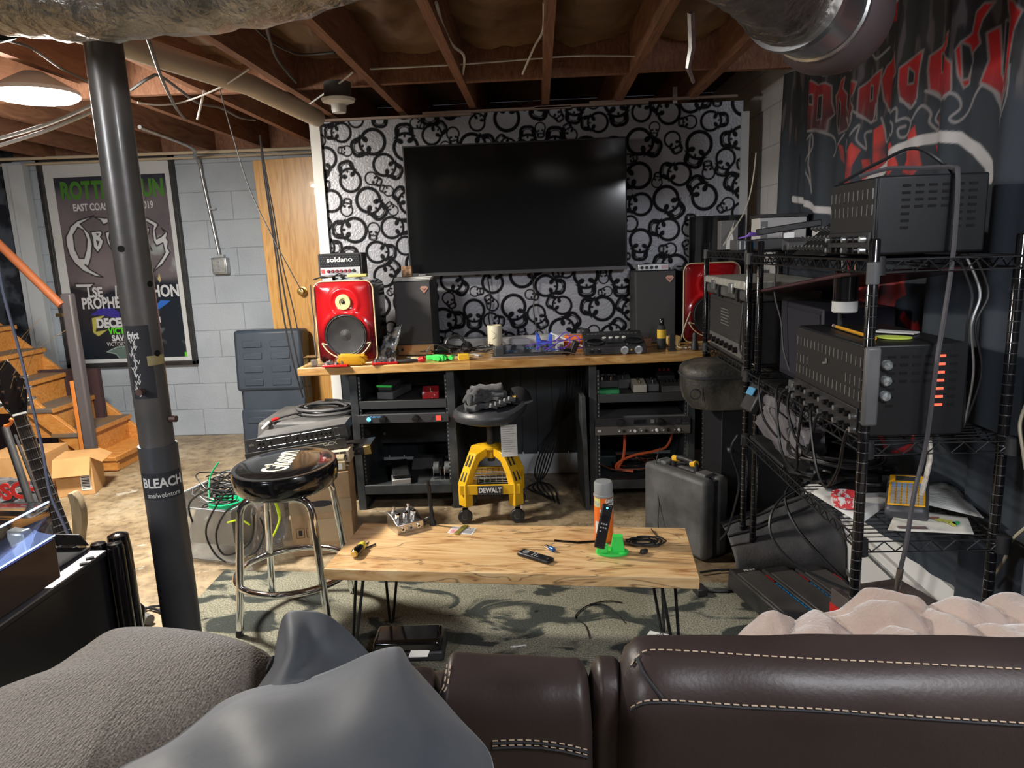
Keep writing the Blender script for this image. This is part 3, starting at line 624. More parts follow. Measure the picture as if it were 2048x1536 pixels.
sticker(1.085, 1.11, B0+.05, B0+1.2, .0442, 'tape', mat('yellowed_tape', (.4, .33, .15), .4))
def wraptext(mb, t, size, z, a_mid, r, sx=1, bold=0):
    q = MB().text(t, size, I4, 0, .0002, 'CENTER', sx, bold); q.v = [(-1.035+(r+v[2])*sin(a_mid+v[0]/r), 1.8-(r+v[2])*cos(a_mid+v[0]/r), z+v[1]) for v in q.v]
    n = len(mb.v); mb.v += q.v; mb.f += [tuple(i+n for i in f) for f in q.f]; mb.m += q.m
st = MB(); wraptext(st, 'ans/webstore', .019, .739, B0, .0504, .85); wraptext(st, 'BLEACH', .036, .772, B0, .0504, .85, .001)
wraptext(st, 'Evict', .026, 1.165, B0-.55, .0448, .6, .001)
for i in range(16):
    zz = 1.15-.009*i; aa = B0-.62+.12*sin(i*1.3)
    wraptext(st, '\u00a7' if i % 2 else 'W', .016, zz, aa, .0448, 1.1)
st.build('lettering', K['label'], cl)
# ducts
M_foil = mat('crinkled_foil', (.5, .48, .45), .34, 1, c2=(.3, .28, .25), sc=14, bump=1.0, bsc=45)
def duct(name, path, r, label, seed, cb=1.0):
    P = spl(path, 14); n = 26; vs = []
    mb = MB().tube(P, [r*(1+.018*sin(i*1.7)) for i in range(len(P))], n)
    out = []
    for i, v in enumerate(mb.v):
        q = Vector(v); k = i//n; c0 = P[min(k, len(P)-1)]; d = (q-c0); ln = 1+.09*noise.noise(q*9+Vector((seed, 0, 0)))+.05*noise.noise(q*30); out.append(tuple(c0+d*ln))
    mb.v = out; return mb
d1 = thing('flexible_duct', 'silver foil insulated flexible duct across the top left of the ceiling', 'duct', (-.9, 1.45, 1.96))
duct('d', [(-2.3, 1.60, 1.96), (-1.7, 1.58, 1.93), (-1.36, 1.56, 1.94), (-1.14, 1.54, 1.965), (-.9, 1.55, 1.935), (-.6, 1.54, 1.945), (-.3, 1.5, 1.985), (-.1, 1.4, 2.05)], .13, '', 1).build('sleeve', M_foil, d1)
MB().tube([(-1.14+.02*cos(t), 1.54+.138*cos(t), 1.965+.138*sin(t)) for t in [2*pi*i/24 for i in range(24)]], .018, 6, 0, None, True).build('strap', K['blackmetal'], d1)
d2 = thing('flexible_duct', 'crinkled foil duct ending in a metal boot above the shelving rack', 'duct', (.6, 1.9, 1.97))
duct('e', [(.1, 1.0, 2.06), (.25, 1.35, 2.01), (.42, 1.62, 1.965), (.6, 1.9, 1.955), (.68, 2.02, 1.955)], .118, '', 5).build('sleeve', M_foil, d2)
ax = (Vector((.86, 2.2, 1.955))-Vector((.68, 2.0, 1.955))).normalized(); Mx = fr((.66, 1.98, 1.955), ax.cross(Vector((0, 0, 1))), (0, 0, 1)); 
Mx = fr((.66, 1.98, 1.955), ax.cross(Vector((0, 0, 1))), (0, 0, 1))
if (Mx.to_3x3() @ Vector((0, 0, 1))).dot(ax) < 0: Mx = fr((.66, 1.98, 1.955), -ax.cross(Vector((0, 0, 1))), (0, 0, 1))
MB().lathe([(.135, 0), (.138, .02), (.13, .03), (.13, .16), (.136, .165), (.136, .18), (.12, .185)], 40, 0, Mx).build('collar', mat('smooth_galvanised', (.5, .5, .5), .28, .9), d2)
MB().lathe([(.128, .18), (.145, .2), (.16, .25), (.15, .32), (.10, .345), (0, .35)], 40, 0, Mx).build('boot', mat('dull_duct_boot', (.16, .12, .125), .45, .3), d2)
lq = at(1565, 78, y=1.86); MB().box(-.03, .03, -.012, .012, -.001, .001, 0, fr((.66, 1.87, 1.86), ax, Vector((.25, -.3, .5)))).build('label_tag', mat('duct_label', (.62, .5, .33), .6), d2)
o = MB().tube([at(1382, 25, z=2.09), at(1384, 95, z=2.0), at(1376, 135, z=1.94), at(1387, 165, z=1.9)], [.012, .012, .009, .006], 4).build('hanging_strip', K['galv']); tag(o, 'grey strip hanging from the ceiling left of the duct boot', 'strip')
o = MB().box(-.012, .012, -.002, .002, -.045, .045, 0, T(at(1350, 185, y=4.16).x, 4.16, 2.135, 0)).build('paper_tag', K['paper']); tag(o, 'small white tag above the television wall top edge', 'tag')
# loose wires on ceiling
def cw(px, r, m_, label, zz=2.095):
    pts = [at(u, v, z=z if z else zz) for u, v, z in px]; return wire('loose_wire', pts, r, m_, label, 'wire')
cw([(605, 218, 2.1), (680, 165, 2.1), (705, 145, 2.09)], .004, K['white'], 'white wire feeding the porcelain lampholder')
cw([(872, 5, 2.14), (885, 50, 2.15), (905, 90, 2.15), (928, 112, 2.14), (925, 150, 2.13)], .006, K['paper'], 'pale cable running down the second joist bay')
cw([(1088, 5, 2.15), (1086, 60, 2.16), (1068, 95, 2.17), (1045, 148, 2.12)], .005, K['paper'], 'pale cable beside the middle joist')
cw([(740, 138, 2.14), (900, 130, 2.14), (1010, 122, 2.16), (1150, 112, 2.15), (1270, 112, 2.14)], .004, K['paper'], 'thin pale cable stapled across three joist bays')
cw([(280, 32, 2.04), (300, 90, 2.0), (325, 160, 1.98), (352, 215, 1.96), (370, 238, 1.95)], .006, K['greycable'], 'dark loose cable end hanging near the column')
cw([(262, 180, 2.0), (300, 155, 2.03), (325, 155, 2.04), (395, 205, 2.0), (440, 215, 2.02), (480, 235, 2.02), (510, 240, 2.04)], .006, K['greycable'], 'dark cable sagging under the drain pipe')
cw([(395, 238, 1.93), (403, 205, 1.97), (408, 182, 2.02)], .005, K['white'], 'short white wire stub below the drain pipe')
cw([(275, 205, 1.95), (320, 210, 1.95), (370, 203, 1.98), (440, 175, 2.0), (498, 138, 2.04)], .0035, K['white'], 'thin pale wire crossing the drain pipe')
cw([(0, 78, 2.1), (60, 95, 2.07), (120, 135, 2.05), (165, 158, 2.03), (250, 200, 2.03)], .005, K['greycable'], 'grey cable bundle above the glowing lamp')
cw([(500, 45, 2.16), (545, 85, 2.14), (600, 108, 2.16), (670, 105, 2.15)], .005, K['cable'], 'black cable drooping in the first insulated bay')
cw([(532, 50, 2.14), (550, 110, 2.1), (575, 145, 2.05), (593, 165, 2.02)], .006, K['greycable'], 'brown loose cable end near the lampholder')
tb = MB()
for (a, b, c_) in (((-30, 285), (90, 250), (188, 208)), ((-30, 300), (90, 262), (192, 220))): tb = MB().tube(spl([at(a[0], a[1], y=2.35), at(b[0], b[1], y=2.3), at(c_[0], c_[1], y=2.25)], 8), .006, 8); o = tb.build('power_lead', K['white']); tag(o, 'lower glossy white cord stretched below the lamp' if a[1] == 300 else 'upper glossy white cord stretched below the lamp', 'cord')
# black cables dropping in front of the block wall
for i, (du, lab) in enumerate(((0, 'left'), (9, 'middle'), (20, 'right'))):
    wire('hanging_cable', [at(520, 270, y=3.9), at(527+du*.2, 340, y=3.9), at(540+du*.4, 430, y=3.9), at(553+du*.5, 520, y=3.9), at(565+du*1.1, 620, y=3.86), at(585+du*1.1, 720, y=3.84), at(606+du*.7, 795, y=3.86)], .0048 if i < 2 else .0035, K['cable'], '%s of the black cables dropping past the wooden door' % lab)
wire('hanging_cable', [at(440, 180, y=3.3), at(465, 270, y=3.4), at(500, 380, y=3.5), at(548, 480, y=3.55), at(603, 582, y=3.62)], .003, K['greycable'], 'thin grey cord running diagonally to the red monitor')
# ---------------------------------------------------------------- desk, screen and what stands on the desk
M_desk = wood_mat('acacia_top', [(.3, (.36, .17, .045)), (.5, (.58, .33, .11)), (.7, (.7, .46, .2))], (1.2, 9, 9), .3, .3, stave=(.6, .055))
def dz(x): return .795+.0085*(x+.27)
DT = .795
dk = thing('desk', 'long acacia wood desktop standing on two black rack frames', 'desk', (-.06, 3.8, 0))
Dk = Matrix.Translation((-.06, 3.82, .775)) @ Matrix.Rotation(-math.asin(.0085), 4, 'Y')
MB().box(-1.185, 1.19, -.305, .30, -.021, .021, 0, Dk).build('tabletop', M_desk, dk, bevel=.004)
def rack_frame(x0, x1, y0, y1, zs_, lab):
    t = thing('equipment_rack', lab, 'rack', ((x0+x1)/2, y0, 0), 0, 'black rack frames under the desk')
    for x in (x0, x1-.04):
        MB().box(x, x+.04, y0, y1, .0 if x == x0 else .0, .752).build('side_panel', K['rackmetal'], t, bevel=.002)
        xx = x+.042 if x == x0 else x-.012; r = MB().box(xx, xx+.012, y0+.012, y0+.03, .13, .72)
        for k in range(26): r.box(xx+.003, xx+.009, y0+.0105, y0+.0125, .16+.021*k, .168+.021*k, 1)
        r.build('rack_rail', [K['rackmetal'], K['galv']], t)
    MB().box(x0+.04, x1-.04, y0+.02, y1, .10, .13).box(x0+.04, x1-.04, y0+.0, y0+.02, .085, .135).build('bottom_shelf', K['rackmetal'], t, bevel=.002)
    s_ = MB().box(x0+.045, x1-.045, y0+.01, y1-.05, .585, .59).box(x0+.045, x1-.045, y0, y0+.012, .55, .592)
    s_.build('shelf', mat('shelf_grey', (.05, .052, .055), .45, metal=.3), t, bevel=.0015)
    MB().box(x0+.04, x1-.04, y1-.02, y1-.012, .24, .43).build('back_panel', K['rackmetal'], t)
    for x in (x0+.06, x1-.06):
        MB().cyl((x, y1-.02, .3), (x, y1-.03, .3), .008, n=10).build('bolt', K['galv'], t)
    for k in range(2): MB().box((x0, x1-.05)[k], (x0+.05, x1)[k], y0+.02, y1-.02, -.0, .012).build('foot', K['rubber'], t)
    return t
rack_frame(-1.0, -.455, 3.57, 4.05, None, 'left black rack frame holding up the desk')
rack_frame(.235, .775, 3.57, 4.05, None, 'right black rack frame holding up the desk')
# television
tv = thing('television', 'large switched-off flat television on the skull wallpaper', 'television', (-.12, 4.08, 1.56), 0)
TV0, TV1 = -.733, .492
Tm = T(0, 0, 0, 0, 0, 0)
MB().box(TV0, TV1, 4.045, 4.085, 1.208, 1.916).build('body', K['black'], tv, bevel=.004)
MB().box(TV0+.008, TV1-.008, 4.0425, 4.0455, 1.226, 1.908).build('screen', mat('tv_glass', (.004, .005, .006), .11, spec=.7), tv)
MB().box(TV0+.002, TV1-.002, 4.040, 4.046, 1.206, 1.224).build('bezel', mat('tv_bezel', (.09, .09, .095), .3, .6), tv)
MB().box(TV0+.05, TV0+.09, 4.039, 4.0405, 1.212, 1.219).build('logo_plate', K['silver'], tv)
MB().box(-.35, .15, 4.085, 4.135, 1.4, 1.7).build('wall_bracket', K['blackmetal'], tv)
# red studio monitors
M_burst = bpy.data.materials.new('cherry_burst'); M_burst.use_nodes = True
def _burst(a):
    N = a.node_tree.nodes; L = a.node_tree.links; b = N['Principled BSDF']; tc = N.new('ShaderNodeTexCoord')
    mp = N.new('ShaderNodeMapping'); mp.inputs['Location'].default_value = (0, 0, -1.25); mp.inputs['Scale'].default_value = (5.2, .001, 4.4); L.new(tc.outputs['Object'], mp.inputs[0])
    g = N.new('ShaderNodeVectorMath'); g.operation = 'LENGTH'; L.new(mp.outputs[0], g.inputs[0])
    r = N.new('ShaderNodeValToRGB'); e = r.color_ramp.elements; e[0].position = .3; e[0].color = (.62, .008, .012, 1); e[1].position = 1.0; e[1].color = (.09, .002, .004, 1)
    L.new(g.outputs['Value'], r.inputs[0]); L.new(r.outputs[0], b.inputs['Base Color']); b.inputs['Roughness'].default_value = .22; b.inputs['Coat Weight'].default_value = .9; b.inputs['Coat Roughness'].default_value = .03
_burst(M_burst)
def rrect(w_, h_, r_, n=6):
    P = []
    for cx_, cz_, a0 in ((w_/2-r_, h_-r_, 0), (-w_/2+r_, h_-r_, pi/2), (-w_/2+r_, r_, pi), (w_/2-r_, r_, 1.5*pi)):
        for i in range(n+1): a = a0+pi/2*i/n; P.append((cx_+r_*cos(a), cz_+r_*sin(a)))
    return P
def monitor(loc, rz, lab):
    t = thing('studio_monitor', lab, 'speaker', loc, rz, 'cherry red studio monitors'); w_, h_ = .305, .425
    F = fr((0, 0, 0), (1, 0, 0), (0, 0, 1))
    P = rrect(w_, h_, .045)
    MB().prism(P, -.26, 0, 0, F).build('cabinet', K['blackgloss'], t, world=False, bevel=.003)
    # domed burst front
    n = 22
    def f(u, v):
        x = (u-.5)*(w_-.004); z = .002+v*(h_-.004); d = min(min(u, 1-u)*w_, min(v, 1-v)*h_)
        dep = .016*(1-math.exp(-d/.02))
        rr_ = .045; 
        cxx = max(abs(x)-(w_/2-rr_), 0); czz = max(abs(z-h_/2)-(h_/2-rr_), 0); q = math.hypot(cxx, czz)
        if q > rr_: s_ = rr_/q; x = math.copysign((w_/2-rr_)+cxx*s_, x) if cxx else x; z = h_/2+math.copysign((h_/2-rr_)+czz*s_, z-h_/2) if czz else z; dep = 0
        ring = .008*math.exp(-((math.hypot(x, z-.15)-.118)/.012)**2)+.006*math.exp(-((math.hypot(x, z-.315)-.07)/.014)**2)
        return (x, -.004-dep-ring, z)
    MB().grid(f, 40, 52).build('front_panel', M_burst, t, world=False, sharp=180)
    MB().tube([(p[0], -.006, p[1]) for p in P], .0035, 8, 0, None, True).build('binding', mat('cream_binding', (.75, .62, .38), .4), t, world=False)
    Wf = fr((0, -.022, .15), (1, 0, 0), (0, 0, 1))
    MB().lathe([(.104, -.004), (.104, .006), (.1, .01), (.094, .004), (.062, -.0), (.02, .008), (0, .012)], 44, 0, Wf).build('woofer', mat('woofer_mesh', (.05, .05, .052), .35, .4, bump=.3, bsc=400), t, world=False)
    MB().lathe([(.1, .006), (.108, .010), (.108, .0), (.1, -.001)], 44, 0, Wf).build('grille_ring', K['black'], t, world=False)
    Tf = fr((0, -.024, .318), (1, 0, 0), (0, 0, 1))
    MB().lathe([(.04, -.004), (.04, .004), (.037, .007), (.02, .007), (.017, .002)], 36, 0, Tf).build('tweeter_ring', mat('cream_ring', (.68, .6, .28), .4), t, world=False)
    MB().lathe([(.018, .001), (.014, .0), (.008, .004), (.004, .01), (0, .012)], 24, 0, Tf).build('tweeter', K['black'], t, world=False)
    for s_ in (-1, 1):
        po_ = []
        for i in range(9): a = pi*(1.13+.27*i/8); po_.append((s_*-.145*cos(a+.0)*-1 if False else s_*.138*cos(a), .165+.138*sin(a)))
        for i in range(9): a = pi*(1.40-.27*i/8); k_ = 1-.3*sin(pi*i/8); po_.append((s_*.138*k_*cos(a), .165+.138*k_*sin(a)))
        MB().prism(po_, .018, .0250, 0, F).build('port', K['ink'], t, world=False)
        MB().tube([(p[0], -.0245, p[1]) for p in po_], .0034, 6, 0, None, True).build('port_trim', mat('cream_trim', (.7, .58, .36), .4), t, world=False)
    MB().box(-.03, .03, -.0335, -.032, .285-.012-.15, .292-.014-.15).build('name_plate', K['silver'], t, world=False) if False else None
    return t
mon = monitor((-1.003, 3.62, dz(-1.0)), 0, 'cherry red studio monitor at the left end of the desk under a small amplifier')
m2 = monitor((.925, 3.90, dz(.9)), radians(4), 'cherry red studio monitor at the right end of the desk behind the rack post')
# mini amplifier on the monitor
am = thing('mini_amplifier', 'mini black soldano-lettered amplifier head standing on the red monitor'.replace('soldano-lettered ', ''), 'amplifier', (-1.015, 3.72, 1.226))
F = lambda x, y, z: fr((x, y, z))
A0, A1, AY, AZ = -1.13, -.905, 3.65, 1.235
MB().prism(rrect(A1-A0, .118, .01), -.11, 0, 0, fr(((A0+A1)/2, AY, AZ))).build('cabinet', K['tolex'], am)
MB().box(A0+.01, A1-.01, AY-.004, AY, AZ+.05, AZ+.11).build('grille_panel', mat('amp_mesh', (.012, .012, .013), .4, .5), am)
gr = MB()
for i in range(16):
    for j in range(5):
        x = A0+.018+.0125*i+(.006 if j % 2 else 0); z = AZ+.057+.0105*j; gr.prism([(x-.0045, z), (x, z+.004), (x+.0045, z), (x, z-.004)], .0042, .005, 0, fr((0, AY, 0)))
tag(gr.build('grille', mat('amp_mesh_hole', (.06, .06, .065), .4, .6), am), kind='stuff')
MB().box(A0+.01, A1-.01, AY-.004, AY, AZ+.008, AZ+.047).build('control_panel', K['silver'], am)
MB().text('soldano', .034, fr(((A0+A1)/2, AY-.0065, AZ+.085)), 0, .0005, 'CENTER', 1.25, .0006).build('lettering', K['white'], am)
for i in range(7):
    MB().lathe([(.0085, 0), (.007, .012), (0, .012)], 14, 0, fr((A0+.05+.022*i, AY-.004, AZ+.028))).build('knob', K['knob'] if i > 5 else mat('dark_red_knob', (.2, .03, .04), .4), am)
MB().box(A0+.014, A0+.03, AY-.007, AY-.004, AZ+.018, AZ+.038).build('switch', K['lens'], am)
MB().box(A0+.0, A0+.02, AY+.02, AY+.09, AZ-.009, AZ).box(A1-.03, A1-.01, AY+.02, AY+.09, AZ-.009, AZ).build('foot', K['rubber'], am)
o = MB().cbox(.10, .05, .016, 0, T(-.93, 3.64, 1.2375, .1)).build('snack_packet', mat('yellow_packet', (.6, .58, .22), .4), bevel=.004); tag(o, 'small yellow packet lying on top of the red monitor', 'packet')
wire('cable', [(-1.15, 3.60, 1.225), (-1.1, 3.615, 1.238), (-1.05, 3.61, 1.236), (-1.02, 3.63, 1.25), (-.99, 3.61, 1.236)], .004, K['cable'], 'black cable on top of the red monitor, in front of the mini amplifier')
wire('cable', [(-1.165, 3.60, 1.20), (-1.168, 3.6, 1.1), (-1.166, 3.61, 1.0), (-1.17, 3.6, .92), (-1.16, 3.58, .82)], .0035, K['greycable'], 'grey cable hanging down the left side of the red monitor')
# tower-style bookshelf speakers
def bookshelf(x0, x1, y, zb, h, trim, lab, d=.24):
    t = thing('bookshelf_speaker', lab, 'speaker', ((x0+x1)/2, y, zb), 0, 'charcoal bookshelf speakers')
    MB().box(x0, x1, y+.012, y+d, zb, zb+h).build('cabinet', mat('black_ash', (.018, .018, .019), .5), t, bevel=.003)
    MB().box(x0+.004, x1-.004, y-.006, y+.012, zb+(.062 if trim else .004), zb+h-.003).build('grille', mat('charcoal_cloth', (.06, .06, .063), .9, bump=.3, bsc=700), t, bevel=.003)
    if trim:
        MB().box(x0+.002, x1-.002, y-.002, y+.012, zb+.004, zb+.06).build('trim_panel', K['gold'], t, bevel=.001)
        for k in (0, 1): MB().lathe([(.008, 0), (.008, .004), (0, .004)], 16, 0, fr((x0+.03+.04*k, y-.002, zb+.034))).build('port', K['ink'] if k == 0 else K['brass'], t)
    cxm, czm = x1-.035, zb+h-.045
    MB().prism([(cxm-.022, czm+.006), (cxm-.014, czm+.018), (cxm+.014, czm+.018), (cxm+.022, czm+.006), (cxm, czm-.02)], .006, .009, 0, fr((0, y, 0))).build('badge', mat('badge_copper', (.7, .38, .3), .3, .6), t)
    MB().tube([(cxm-.010, y-.0095, czm+.006), (cxm, y-.0095, czm-.004), (cxm+.010, y-.0095, czm+.006)], .0016, 5).build('badge_mark', K['ink'], t)
    return t
bookshelf(-.785, -.582, 3.80, dz(-.7), .40, True, 'charcoal bookshelf speaker with copper trim, left of the television')
bookshelf(.515, .735, 3.90, dz(.6), .395, False, 'charcoal bookshelf speaker under a small interface, right of the television')
o = MB()
for k, (a, b) in enumerate(((0, .02), (.007, -.01), (.014, .015))): o.cbox(.20, .10, .006, 0, T(-.685+.004*k, 3.86, dz(-.7)+.4045+.007*k, b))
o = o.build('folded_paper', K['paper'], bevel=.003); tag(o, 'folded white papers on top of the left bookshelf speaker', 'paper')
o = MB().cbox(.055, .05, .055, 0, T(-.715, 3.86, dz(-.7)+.451, .1)).build('patterned_box', mat('patterned_wood_box', (.08, .04, .02), .5, c2=(.45, .27, .14), sc=60), bevel=.003); tag(o, 'tiny brown patterned box standing on the folded papers', 'box')
it = thing('audio_interface', 'small silver audio interface on top of the right bookshelf speaker', 'interface', (.62, 4.0, dz(.6)+.395))
zi = dz(.6)+.3965; MB().box(.535, .70, 3.92, 4.02, zi, zi+.034).build('case', K['galv'], it, bevel=.003)
for k in range(4): MB().lathe([(.009, 0), (.009, .004), (.005, .005), (0, .003)], 14, 0, fr((.555+.026*k, 3.92, zi+.017))).build('jack', K['black'], it)
MB().box(.66, .695, 3.918, 3.92, zi+.008, zi+.026).build('panel', mat('interface_pink', (.5, .35, .38), .5), it)
# white ledge at the back of the desk
o = MB().box(-.56, .50, 4.02, 4.11, dz(-.5)+.002, dz(-.5)+.045).box(-.56, .50, 4.03, 4.12, dz(-.5)+.045, dz(-.5)+.052).build('monitor_shelf', mat('pale_ledge', (.5, .5, .5), .45), bevel=.002); tag(o, 'long low white riser along the back of the desk', 'riser')
# cream canister
cu = thing('canister', 'cream cylindrical canister with a hairline crack on the desk', 'canister', (-.25, 3.93, dz(-.25)))
MB().lathe([(.04, 0), (.041, .002), (.041, .13), (.039, .133), (.036, .133), (.036, .004), (0, .004)], 36, 0, T(-.258, 3.93, dz(-.25)+.001)).build('body', mat('cream_ceramic', (.72, .66, .48), .5), cu)
wire('crack', [(-.29, 3.905, .92), (-.272, 3.892, .90), (-.25, 3.888, .88), (-.262, 3.888, .86), (-.285, 3.90, .84), (-.288, 3.90, .81)], .0008, K['ink'], parent=cu)
# black plastic-covered tray (keypad)
ty = thing('pad_controller', 'flat black pad controller under a clear cover with blue markings', 'controller', (-.06, 3.72, dz(0)))
Ty = T(-.07, 3.74, dz(-.07)+.002, radians(-1), radians(3.5))
MB().box(-.185, .185, -.12, .12, .0, .02, 0, Ty).build('body', K['black'], ty, bevel=.006)
MB().box(-.165, .165, -.10, .10, .02, .0215, 0, Ty).build('pad_surface', mat('smoked_cover', (.03, .035, .04), .12, coat=.7), ty)
q = MB()
for i in range(90): a, b = rnd.gauss(0, .02), rnd.gauss(0, .008); c_ = (-.10, 0, .12)[i % 3]; q.box(c_+a, c_+a+.004, -.03+b*2-(.03 if i % 3 != 1 else -.03), -.027+b*2-(.03 if i % 3 != 1 else -.03), .0215, .0221, 0, Ty)
tag(q.build('markings', mat('blue_marks', (.03, .25, .55), .5), ty), kind='stuff')
MB().box(-.19, .19, -.128, -.118, .0, .006, 0, Ty).build('front_edge', K['silver'], ty)
# blue print
bp_ = MB().prism([(-.045, 0), (.045, 0), (.045, .085), (.03, .072), (.016, .035), (-.016, .035), (-.03, .072), (-.045, .085)], -.03, .03, 0, fr((.015, 3.93, dz(0)+.001))).build('printed_stand', K['blue'], bevel=.002)
tag(bp_, 'blue plastic saddle-shaped stand on the desk', 'stand')
# monitor controller
mc = thing('mixing_console', 'black sloped mixing controller with four white buttons', 'controller', (.38, 3.68, dz(.38)))
z0 = dz(.38)+.001; Mc = Matrix.Translation((.372, 3.56, z0)) @ Matrix.Rotation(radians(-.5), 4, 'Y')
MB().prism([(0, 0), (.25, 0), (.25, .085), (.235, .09), (.02, .042), (0, .036)], -.155, .155, 0, Mc @ Matrix(((0, 0, 1, 0), (1, 0, 0, 0), (0, 1, 0, 0), (0, 0, 0, 1)))).build('body', K['black'], mc, bevel=.003)
Tp = Mc @ fr((0, .02, .0425), (1, 0, 0), (0, .215, .048))
for k in range(4): MB().lathe([(.0105, 0), (.0105, .004), (0, .005)], 18, 0, Tp @ T(-.045+.034*k, .115, 0)).build('button', K['white'], mc)
for k in (-1, 1): MB().lathe([(.05, 0), (.05, .004), (.044, .006), (.036, .003), (0, .003)], 32, 0, Tp @ T(k*.098, .05, 0)).build('jog_wheel', K['blackgloss'], mc)
q = MB()
for k in range(10): q.box(-.13+.02*(k % 5)+(.17 if k > 4 else 0), -.118+.02*(k % 5)+(.17 if k > 4 else 0), .17, .18, 0, .002, 0, Tp)
tag(q.build('key_row', mat('grey_keys', (.12, .12, .125), .5), mc), kind='stuff')
MB().box(-.04, .04, .025, .04, 0, .002, 0, Tp).build('display', K['blackgloss'], mc); MB().text('console', .011, Tp @ T(0, .032, .0025), 0).v
for k, (x, r_) in enumerate(((-.12, .012), (-.085, .012), (.045, .02), (.115, .02))):
    MB().lathe([(r_, 0), (r_, .005), (r_*.7, .006), (r_*.7, .002), (0, .002)], 20, 0, Mc @ fr((x, 0, .019))).build('jack', K['galv'] if k > 1 else K['knob'], mc)
MB().lathe([(.006, 0), (.006, .01), (0, .011)], 12, 0, Mc @ fr((.078, 0, .019))).build('knob', K['brass'], mc)
# bottle
bo = thing('bottle', 'small black-capped bottle with a yellow label beside the mixing controller', 'bottle', (.625, 3.70, dz(.62)))
MB().lathe([(.021, 0), (.023, .003), (.023, .10), (.018, .115), (.012, .125)], 24, 0, T(.625, 3.70, dz(.62)+.001)).build('body', K['ink'], bo)
MB().lathe([(.0235, .055), (.0235, .1)], 24, 0, T(.625, 3.70, dz(.62)+.001)).build('label_band', mat('yellow_label', (.75, .5, .05), .5), bo)
MB().lathe([(.014, .122), (.014, .155), (.012, .158), (0, .158)], 20, 0, T(.625, 3.70, dz(.62)+.001)).build('cap', K['blackgloss'], bo)
o = MB().cbox(.07, .05, .05, 0, T(.70, 3.80, dz(.7)+.026, .15)).build('wood_block', mat('pale_wood', (.7, .48, .18), .5), bevel=.003); tag(o, 'pale wooden block behind the small bottle', 'block')
o = MB().cbox(.045, .05, .045, 0, T(.566, 3.80, dz(.57)+.0235, -.2)).build('wood_block', mat('brown_wood', (.35, .17, .1), .5), bevel=.003); tag(o, 'brown wooden block left of the small bottle', 'block')
ph = thing('phone_holder', 'black clamp holder standing on the desk right of the bottle', 'holder', (.665, 3.62, dz(.66)))
MB().box(.645, .685, 3.6, 3.64, dz(.66)+.001, dz(.66)+.008).build('base', K['black'], ph); MB().box(.65, .68, 3.61, 3.618, dz(.66)+.008, dz(.66)+.085).build('back', K['black'], ph, bevel=.002)
# orange boxes
for k, (x, y, a, l, zc) in enumerate(((.18, 3.90, .1, 'orange flat case behind the purple cable', 0), (.205, 3.86, -.15, 'orange flat case topmost of the pair behind the console', .034))):
    o = MB().cbox(.16, .07, .032, 0, T(x, y, dz(.2)+.018+zc, a)).build('tool_case', K['orange'], bevel=.004); tag(o, l, 'case')
wh = thing('white_device', 'white charger block lying by the purple cable', 'charger', (.13, 3.86, dz(.1)))
MB().cbox(.045, .03, .03, 0, T(.10, 3.85, dz(.1)+.055, .4, .3)).build('plug', K['white'], wh, bevel=.004); MB().tube([(.05, 3.82, dz(.1)+.09), (.22, 3.76, dz(.1)+.02)], .005, 8).build('cord', K['white'], wh); MB().cbox(.04, .04, .04, 0, T(.10, 3.85, dz(.1)+.021)).build('foot', K['white'], wh)
for k in range(3):
    x = .05+.05*k; wire('usb_cable', [(x-.13, 3.66, dz(0)+.045-.012*k), (x-.05, 3.70, dz(0)+.06), (x+.02, 3.74, dz(0)+.06), (x+.08, 3.76, dz(0)+.10-.02*k), (x+.10, 3.74, dz(0)+.05), (x+.05, 3.70, dz(0)+.02), (x-.04+.02*k, 3.67, dz(0)+.034)], .0028, K['violet'], 'purple cable looping over the pad controller, %s of three' % ('highest', 'middle', 'lowest')[k])
bl = thing('black_clamp', 'black plastic bracket between the pad controller and console', 'bracket', (.15, 3.6, dz(.15)))
MB().cbox(.03, .03, .07, 0, T(.165, 3.60, dz(.15)+.038, .3, .2, .35)).build('body', K['black'], bl, bevel=.004); MB().cyl((.13, 3.585, dz(.1)+.02), (.13, 3.60, dz(.1)+.02), .02, n=20).build('wheel', K['blackgloss'], bl); MB().tube([(.02, 3.585, dz(0)+.02), (.13, 3.58, dz(0)+.02), (.19, 3.585, dz(0)+.004)], .0025, 6).build('rod', K['steel'], bl)
o = MB().cbox(.05, .06, .03, 0, T(.24, 3.88, dz(.2)+.085, .2)).build('cable_reel', K['black'], bevel=.01); tag(o, 'black lump of electronics behind the console', 'device')
# left side clutter
for k, (x, y, a, lab) in enumerate(((-1.045, 3.53, .03, 'red circuit-board pedal at the foot of the left monitor'), (-.80, 3.55, .18, 'red circuit-board pedal between monitor and bookshelf speaker'))):
    t = thing('circuit_board', lab, 'circuit board', (x, y, dz(x)), a, 'red circuit boards on the desk')
    MB().box(-.065, .065, -.035, .04, .001, .012).build('base', K['red'], t, world=False, bevel=.002)
    q = MB()
    for i in range(46):
        xx, yy, h_ = rnd.uniform(-.055, .055), rnd.uniform(-.028, .034), rnd.uniform(.006, .02)
        q.box(xx-.004, xx+.004, yy-.003, yy+.003, .012, .012+h_, i % 2)
    tag(q.build('components', [K['silver'], K['greyplastic']], t, world=False), kind='stuff')
cz = dz(-1.2)+.001
ac = thing('acrylic_case', 'clear acrylic display case on the left corner of the desk', 'case', (-1.17, 3.57, cz))
MB().box(-1.215, -1.125, 3.53, 3.60, cz, cz+.05).build('shell', K['acrylic'], ac, solid=.002); MB().cbox(.03, .03, .03, 0, T(-1.17, 3.565, cz+.017, .5)).build('figure', K['tan'], ac, bevel=.004)
